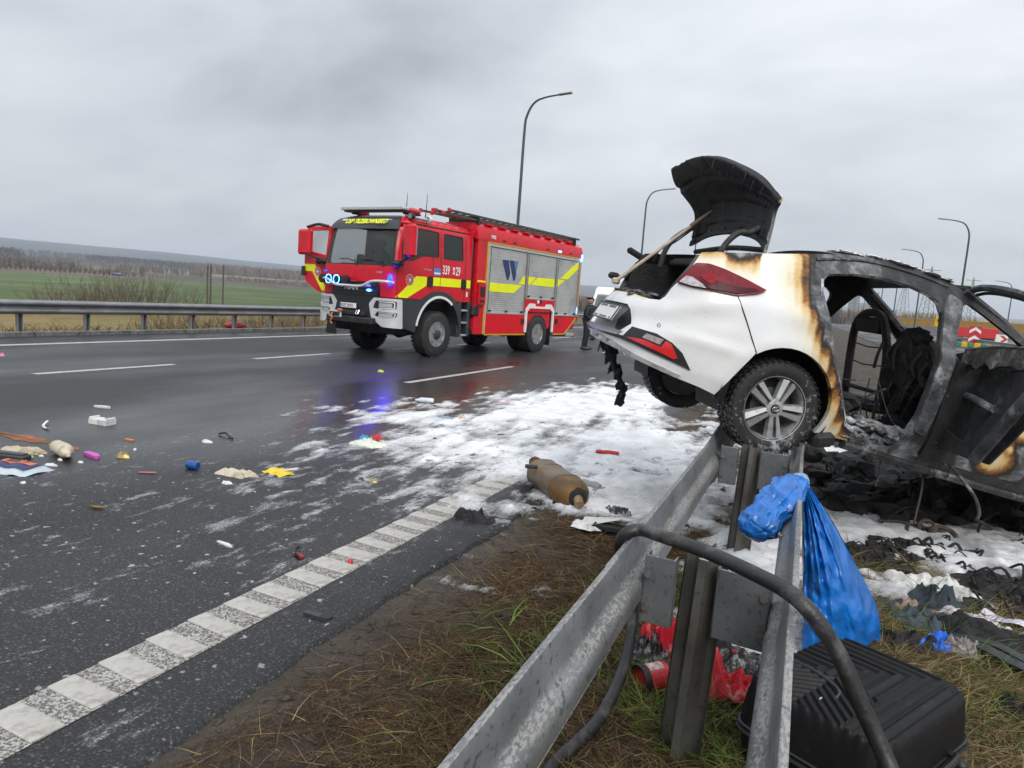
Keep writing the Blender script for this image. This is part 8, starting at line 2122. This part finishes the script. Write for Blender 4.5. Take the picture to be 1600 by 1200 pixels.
def signpost(name, label, u, v, d, w, h, kind):
    pt = at_y(u, v, d)
    t = thing(name, label, "road sign", (pt[0], d, 0), R(-8))
    zc = max(h / 2 + .1, pt[2])
    MB().box((0, 0, zc), (w, .06, h), bev=.01).build("board", M_SRED if kind != "arrow" else M_SYEL, t)
    MB().tube([(0, .08, -.2), (0, .08, zc)], .05, 6).build("post", M_NB, t)
    mb = MB()
    if kind == "up":
        for k in range(2): chev(mb, 0, zc - h * .27 + h * .46 * k, w * .9, h * .20, h * .17)
    elif kind == "side": chev(mb, 0, zc, h * .8, w * .42, w * .30, False)
    else: chev(mb, 0, zc, w * .5, h * .3, h * .25)
    mb.build("chevrons", M_SWHT if kind != "arrow" else M_BLK, t)
    return t
signpost("chevron_sign", "tall red sign with two white upward chevrons seen through the car window", 1523, 524, 92, 1.2, 2.0, "up")
s2 = signpost("chevron_sign", "square white sign with a red chevron pointing right through the car window", 1565, 530, 92, 1.1, .95, "side")
for ch in s2.children:
    if ch.name.startswith("board"): ch.data.materials.clear(); ch.data.materials.append(M_SWHT)
    if ch.name.startswith("chevrons"): ch.data.materials.clear(); ch.data.materials.append(M_SRED)
signpost("warning_sign", "yellow warning sign with a black arrow right of the far window pillar", 1467, 502, 100, .8, 1.25, "arrow")
pt = at_y(1524, 519, 120)
tr_l = thing("red_trailer", "red lorry trailer with a white mark standing in front of the noise barrier", "trailer", (pt[0], 120, 0), R(-4))
MB().box((0, 0, 1.40), (5.4, 2.4, 1.4), bev=.05).build("trailer_box", M_SRED, tr_l)
MB().lathe([(.25, 0), (.42, .01), (.42, .02), (.25, .02)], 14, frame((-.2, -1.21, 1.4), (1, 0, 0), (0, 0, 1)), R(40), R(320)).build("white_mark", M_SWHT, tr_l)
for x in (-1.8, 1.0, 1.9):
    for s in (-1, 1): MB().lathe([(.2, -.15), (.4, -.15), (.4, .15), (.2, .15)], 16, frame((x, s * 1.05, .4), (1, 0, 0), (0, 0, -1))).build("wheel", M_TYRE, tr_l)
M_GRN = pm("green_barrier", (.02, .24, .13), .5, var=.2)
pt = at_y(1518, 538, 80)
gb = thing("impact_barrier", "green and yellow impact barrier below the chevron sign", "barrier", (pt[0], 80, 0), R(-10))
for k in range(5): MB().box((-1.1 + .52 * k, 0, .24), (.48, .4, .46), bev=.05).build("segment", M_GRN if k % 2 == 0 else M_SYEL, gb)
rail_o = None
rail_o = thing("guardrail", "grey steel guardrail along the opposite road beyond the car", "guardrail", (16.2, 0, 0))
mb = MB(); wbeam(mb, [(0, y, .6, 0) for y in (20, 60, 120, 240, 420)], 1); mb.build("rail_beam", M_STEEL, rail_o)
for y in np.arange(24, 200, 4.0):
    o = bpy.data.objects.new("post", post_me); C.objects.link(o); o.parent = rail_o; o.location = (.06, y, 0); o.rotation_euler = (0, 0, math.pi)
# town on the skyline
M_TOWN = pm("hazy_concrete", (.22, .225, .235), .8, var=.1); M_TWIN = pm("dark_panes", (.06, .065, .075), .3)
def tower(u, d, w, h, label):
    r = ray(u, 500); r = r / r[1]; x = r[0] * d
    z0 = float(terrain_z(np.array([x]), np.array([d]))[0])
    t = thing("tower_block", label, "building", (x, d, z0 - 2), 0)
    MB().box((0, 0, h / 2), (w, w * .7, h), bev=.2).build("wall", M_TOWN, t)
    MB().box((0, 0, h + 1.2), (w * .3, w * .3, 2.4)).build("roof_hut", M_TOWN, t)
    mb = MB()
    for i in range(int(h / 4) - 1): mb.box((0, -w * .35 - .06, 4 + 4 * i), (w * .86, .1, 1.6))
    mb.build("window_band", M_TWIN, t)
tower(1330, 1500, 17, 60, "slim grey tower block on the skyline left of the seat frame")
tower(1359, 1650, 22, 62, "wide grey tower block on the skyline behind the seat frame")
tower(1346, 1900, 60, 42, "long low grey block on the skyline between the two towers")
# lattice pylons
def pylon(u, d, h, label):
    r = ray(u, 500); r = r / r[1]; x = r[0] * d
    t = thing("pylon", label, "pylon", (x, d, 0), R(20))
    mb = MB(); w0 = h * .11
    for sx_ in (-1, 1):
        for sy in (-1, 1): mb.tube([(sx_ * w0, sy * w0, 0), (sx_ * w0 * .25, sy * w0 * .25, h * .75), (0, 0, h)], .13, 4)
    for k in range(8):
        z0, z1 = h * .1 * k, h * .1 * (k + 1); a0, a1 = w0 * (1 - k * .1), w0 * (1 - (k + 1) * .1)
        for s in (-1, 1): mb.tube([(-a0 * s, a0, z0), (a1 * s, a1, z1)], .08, 4).tube([(-a0 * s, -a0, z0), (a1 * s, -a1, z1)], .08, 4)
    mb.build("lattice", M_LHEAD, t)
    for z, w in ((.72, .26), (.84, .20), (.94, .13)): MB().box((0, 0, h * z), (h * w * 2, .25, .3)).build("crossarm", M_LHEAD, t)
pylon(1408, 420, 30, "lattice pylon seen through the far door window"); pylon(1445, 300, 24, "lattice pylon right of the far window pillar"); pylon(1512, 380, 26, "lattice pylon behind the windscreen pillar")
rl = put("red_float", MB().ico((0, 0, .14), (.34, .16, .11), 3, .12, 3, 2), pm("dull_red", (.34, .03, .035), .5), 398, 518, "red rounded bundle lying behind the far guardrail", "bundle")
rl.location = (-16.25, 16.6, -.02); rl.rotation_euler = (0, 0, 1.3)

# ================================================================== trees and shrubs
M_TWIG = grass_mat()
def twig_cloud(n_st, h, spread, base_r, seed, tints, w=.05, fork=5, lean=.35):
    r = np.random.default_rng(seed)
    a = r.uniform(0, 2 * np.pi, n_st); q = np.sqrt(r.random(n_st)) * base_r
    P = np.stack([q * np.cos(a), q * np.sin(a), np.zeros(n_st)], 1)
    t = np.abs(r.normal(0, lean, n_st)) + .3 * q / max(base_r, .1) * spread; b = a + r.normal(0, .5, n_st)
    D = np.stack([np.sin(t) * np.cos(b), np.sin(t) * np.sin(b), np.cos(t)], 1); L_ = h * r.uniform(.45, 1.0, n_st)
    bend = np.stack([r.normal(0, .08, n_st), r.normal(0, .08, n_st), r.normal(0, .03, n_st)], 1) * L_[:, None]
    Vs, Fs, m = blades(P, D, L_, np.full(n_st, w), bend, 3, seed=seed); V = [Vs]; F = [Fs]; cnt = [np.repeat(r.integers(0, len(tints), n_st), m)]
    n2 = n_st * fork; i = np.repeat(np.arange(n_st), fork); tt = r.uniform(.3, .97, n2)
    P2 = P[i] + D[i] * (L_[i] * tt)[:, None] + bend[i] * (tt ** 2)[:, None]
    az = r.uniform(0, 6.28, n2); t2 = r.uniform(.25, .95, n2)
    D2 = D[i] + .9 * np.stack([np.cos(az) * np.sin(t2), np.sin(az) * np.sin(t2), .25 * np.cos(t2)], 1); D2 /= np.linalg.norm(D2, axis=1)[:, None]
    L2 = L_[i] * r.uniform(.15, .42, n2) * (1.15 - tt * .6)
    V2, F2, m2 = blades(P2, D2, L2, np.full(n2, w * .6), np.stack([r.normal(0, .1, n2), r.normal(0, .1, n2), r.uniform(-.05, .12, n2)], 1) * L2[:, None], 2, seed=seed + 1)
    F.append(F2 + len(Vs)); V.append(V2); cnt.append(np.repeat(r.integers(0, len(tints), n2), m2))
    col = np.array(tints)[np.concatenate(cnt)] * r.uniform(.8, 1.2, (sum(len(c) for c in cnt), 1))
    return np.vstack(V), np.vstack(F), col
TW = [(.085, .066, .05), (.11, .082, .06), (.07, .056, .045), (.13, .09, .06)]
REDT = [(.12, .072, .05), (.15, .092, .06), (.085, .06, .046)]
def bush(label, x, y, z, h, br, n, seed, tints=TW, w=.05, spread=1.0, group=None, fork=6):
    t = thing("bare_bush", label, "bush", (x, y, z), 0, group)
    V, F, c = twig_cloud(n, h, spread, br, seed, tints, w, fork); o = raw_obj("twigs", V, F, M_TWIG, t); color_attr(o, "tint", c)
    MB().tube([(0, 0, -.2), (0, 0, h * .25)], [.06 * h * .3, .03], 6).build("stem", M_POLE, t)
    return t
bl = ["low reddish bush at the left end of the thicket behind the far rail", "tall brown bush left of the middle of the thicket", "broad brown bush in the middle of the thicket", "taller dark bush near the right of the thicket", "dense dark bush at the right end of the thicket", "thin sapling thicket right of the dark bushes"]
for k, (u, d, h, br) in enumerate(((90, 135, 4.8, 4.5), (130, 135, 6.6, 4.6), (165, 138, 7.4, 5.2), (200, 140, 8.2, 4.4), (232, 140, 8.8, 3.6), (262, 142, 4.2, 4.5))):
    x, y, z = field_pt(u, 460, d); bush(bl[k], x, y, z, h, br, 95 if k != 5 else 26, 300 + k, REDT if k in (0, 1) else TW, .075, .9)
x, y, z = field_pt(294, 460, 120); bush("lone bare sapling standing between the thicket and the power poles", x, y, z, 6.6, .8, 16, 330, TW, .09, .5, fork=9)
for k, (u, v, h, br, lab, tt) in enumerate(((404, 505, 1.9, 1.0, "dark bare bush under the rail left of the open truck door", TW), (440, 505, 2.1, 1.3, "wide dark bush behind the rail beside the open truck door", TW), (478, 500, 2.2, 1.0, "yellowish dry bush just left of the fire engine", [(.16, .12, .05), (.12, .09, .04), (.09, .07, .03)]), (290, 510, 1.7, .7, "reddish weed stems behind the rail near the left lane dash", REDT), (330, 512, 1.5, .8, "straggly weeds behind the rail left of the dark bush", REDT), (258, 508, 1.6, .9, "thin dry reeds behind the rail below the thicket", [(.15, .11, .055), (.11, .08, .04)]))):
    xx = -18.2 - .5 * (k % 2); p = at_x(u, v, xx); bush(lab, xx, p[1], -.62, h * .62, br, 150, 340 + k, tt, .018, .9)
M_STRAWV = M_GRASS
grass_patch("dry_bank_grass", 26000, (-26, -16.4, 6, 40), lambda x, y: .35 + .65 * sstep(.4, .6, fbm(x * .5, y * .5, 3, 71)), [((.17, .125, .055), 3), ((.12, .085, .04), 2), ((.075, .08, .03), 1.4), ((.22, .17, .085), 1)], .15, .55, .5, (.012, .03), seed=12, maxfoam=9, zfun=lambda x, y: np.interp(x, [-34, -30, -26, -22.5, -19.5, -17.6, -16.6, -15.45], [-6, -5.3, -3.9, -2.3, -1.0, -.22, -.02, -.03]))
# bare trees beyond the track, each its own
protos = []
def bare_tree(label, x, y, z, rz, sc, kind):
    if len(protos) <= kind:
        t = thing("bare_tree", label, "tree", (x, y, z), rz, "bare trees beyond the field track")
        V, F, c = twig_cloud(34, 11.5, .8, .9, 400 + kind, TW if kind != 2 else REDT, .30, 9, .30); V[:, 2] += 1.2; o = raw_obj("crown", V, F, M_TWIG, t); color_attr(o, "tint", c)
        MB().tube([(0, 0, -.5), (.1, 0, 3), (0, .1, 7)], [.32, .24, .1], 6).build("trunk", M_POLE, t); protos.append(t); t.scale = (sc,) * 3
        return t
    return dup(protos[kind], (x, y, z), rz, label, None, sc)
rt_ = np.random.default_rng(31); kinds = ["grey", "brown", "reddish"]
us = np.concatenate([np.linspace(-6, 186, 26), np.linspace(196, 222, 3)])
where = lambda u: "at the left picture edge" if u < 30 else "left of the ochre field" if u < 70 else "in the thick of the row" if u < 120 else "left of the small blue car" if u < 180 else "right of the small blue car"
ords = "first second third fourth fifth sixth seventh eighth ninth tenth eleventh twelfth thirteenth fourteenth fifteenth sixteenth seventeenth eighteenth nineteenth twentieth twenty-first twenty-second twenty-third twenty-fourth twenty-fifth twenty-sixth twenty-seventh twenty-eighth twenty-ninth".split()
for k, u in enumerate(us):
    kd = k if k < 3 else int(rt_.integers(0, 3))
    x, y, z = field_pt(u, 425, float(rt_.uniform(590, 660)))
    bare_tree(f"{kinds[kd]} bare tree, {ords[k]} from the left end of the row beyond the field track", x, y, z, float(rt_.uniform(0, 6)), float(rt_.uniform(.75, 1.25)) * (.62 if u > 120 else .85), kd)
def wood(name, bands, seed, tints, w, label=None):
    r = np.random.default_rng(seed); Ps, Ls = [], []
    for (a0, a1, d0, d1, h, n) in bands:
        a = np.radians(r.uniform(a0, a1, n)); d = r.uniform(d0, d1, n); x, y = d * np.sin(a), d * np.cos(a)
        Ps.append(np.stack([x, y, terrain_z(x, y) - .5], 1)); Ls.append(h * r.uniform(.55, 1.1, n))
    P = np.vstack(Ps); Lh = np.concatenate(Ls); n = len(P)
    k = 7; i = np.repeat(np.arange(n), k); az = r.uniform(0, 6.28, n * k); t = r.uniform(0, .45, n * k); lo = r.uniform(0, .5, n * k)
    D = np.stack([np.sin(t) * np.cos(az), np.sin(t) * np.sin(az), np.cos(t)], 1)
    V, F, m = blades(P[i] + np.array([0, 0, 1.0]) * (Lh[i] * lo)[:, None], D, Lh[i] * (1 - lo), np.full(n * k, w) * r.uniform(.5, 1.4, n * k), np.zeros((n * k, 3)), 2, seed=seed)
    o = raw_obj(name, V, F, M_TWIG); o["kind"] = "stuff"
    color_attr(o, "tint", np.repeat(np.array(tints)[r.integers(0, len(tints), n)][i] * r.uniform(.75, 1.25, (n * k, 1)), m, 0))
wood("bare_wood", [(-47.5, -37.5, 1150, 1350, 17, 600), (-60, -49, 1350, 1700, 8, 200), (-39, -26, 1000, 1300, 15, 600), (-26, 16, 520, 760, 13, 1900), (-52, -46, 900, 1000, 9, 90), (-45, -38, 820, 880, 5, 120)], 61, [tuple(min(1, c * 1.5) for c in t) for t in TW], 2.2)
wood("pine_wood", [(-54.0, -46.5, 1650, 1850, 15, 500), (-62, -57.5, 1500, 1600, 17, 130), (-60, -30, 2200, 2900, 16, 900)], 62, [(.018, .026, .016), (.024, .034, .02), (.030, .032, .022)], 5.0)
tan = []
for (u, d, w_) in ((20, 1050, 90), (60, 1080, 80)):
    pass
# ================================================================== air
ZT = float(max(terr.data.vertices[i].co.z for i in range(len(terr.data.vertices)))) + 6
hz_ = MB().box((0, 0, 0), (19200, 19200, ZT + 9))
hb_ = hz_.build("haze", None, None, 0); hb_.location = (0, 0, (ZT + 9) / 2 - 9); hb_["kind"] = "stuff"
hm = bpy.data.materials.new("haze_air"); hm.use_nodes = True; nt = hm.node_tree; nt.nodes.clear()
ho = nt.nodes.new("ShaderNodeOutputMaterial"); hv = nt.nodes.new("ShaderNodeVolumePrincipled")
hv.inputs["Color"].default_value = (.80, .88, 1.0, 1); hv.inputs["Density"].default_value = 2.1e-4; hv.inputs["Anisotropy"].default_value = 0.0
nt.links.new(hv.outputs[0], ho.inputs["Volume"]); hb_.data.materials.append(hm)
hb_.visible_shadow = True
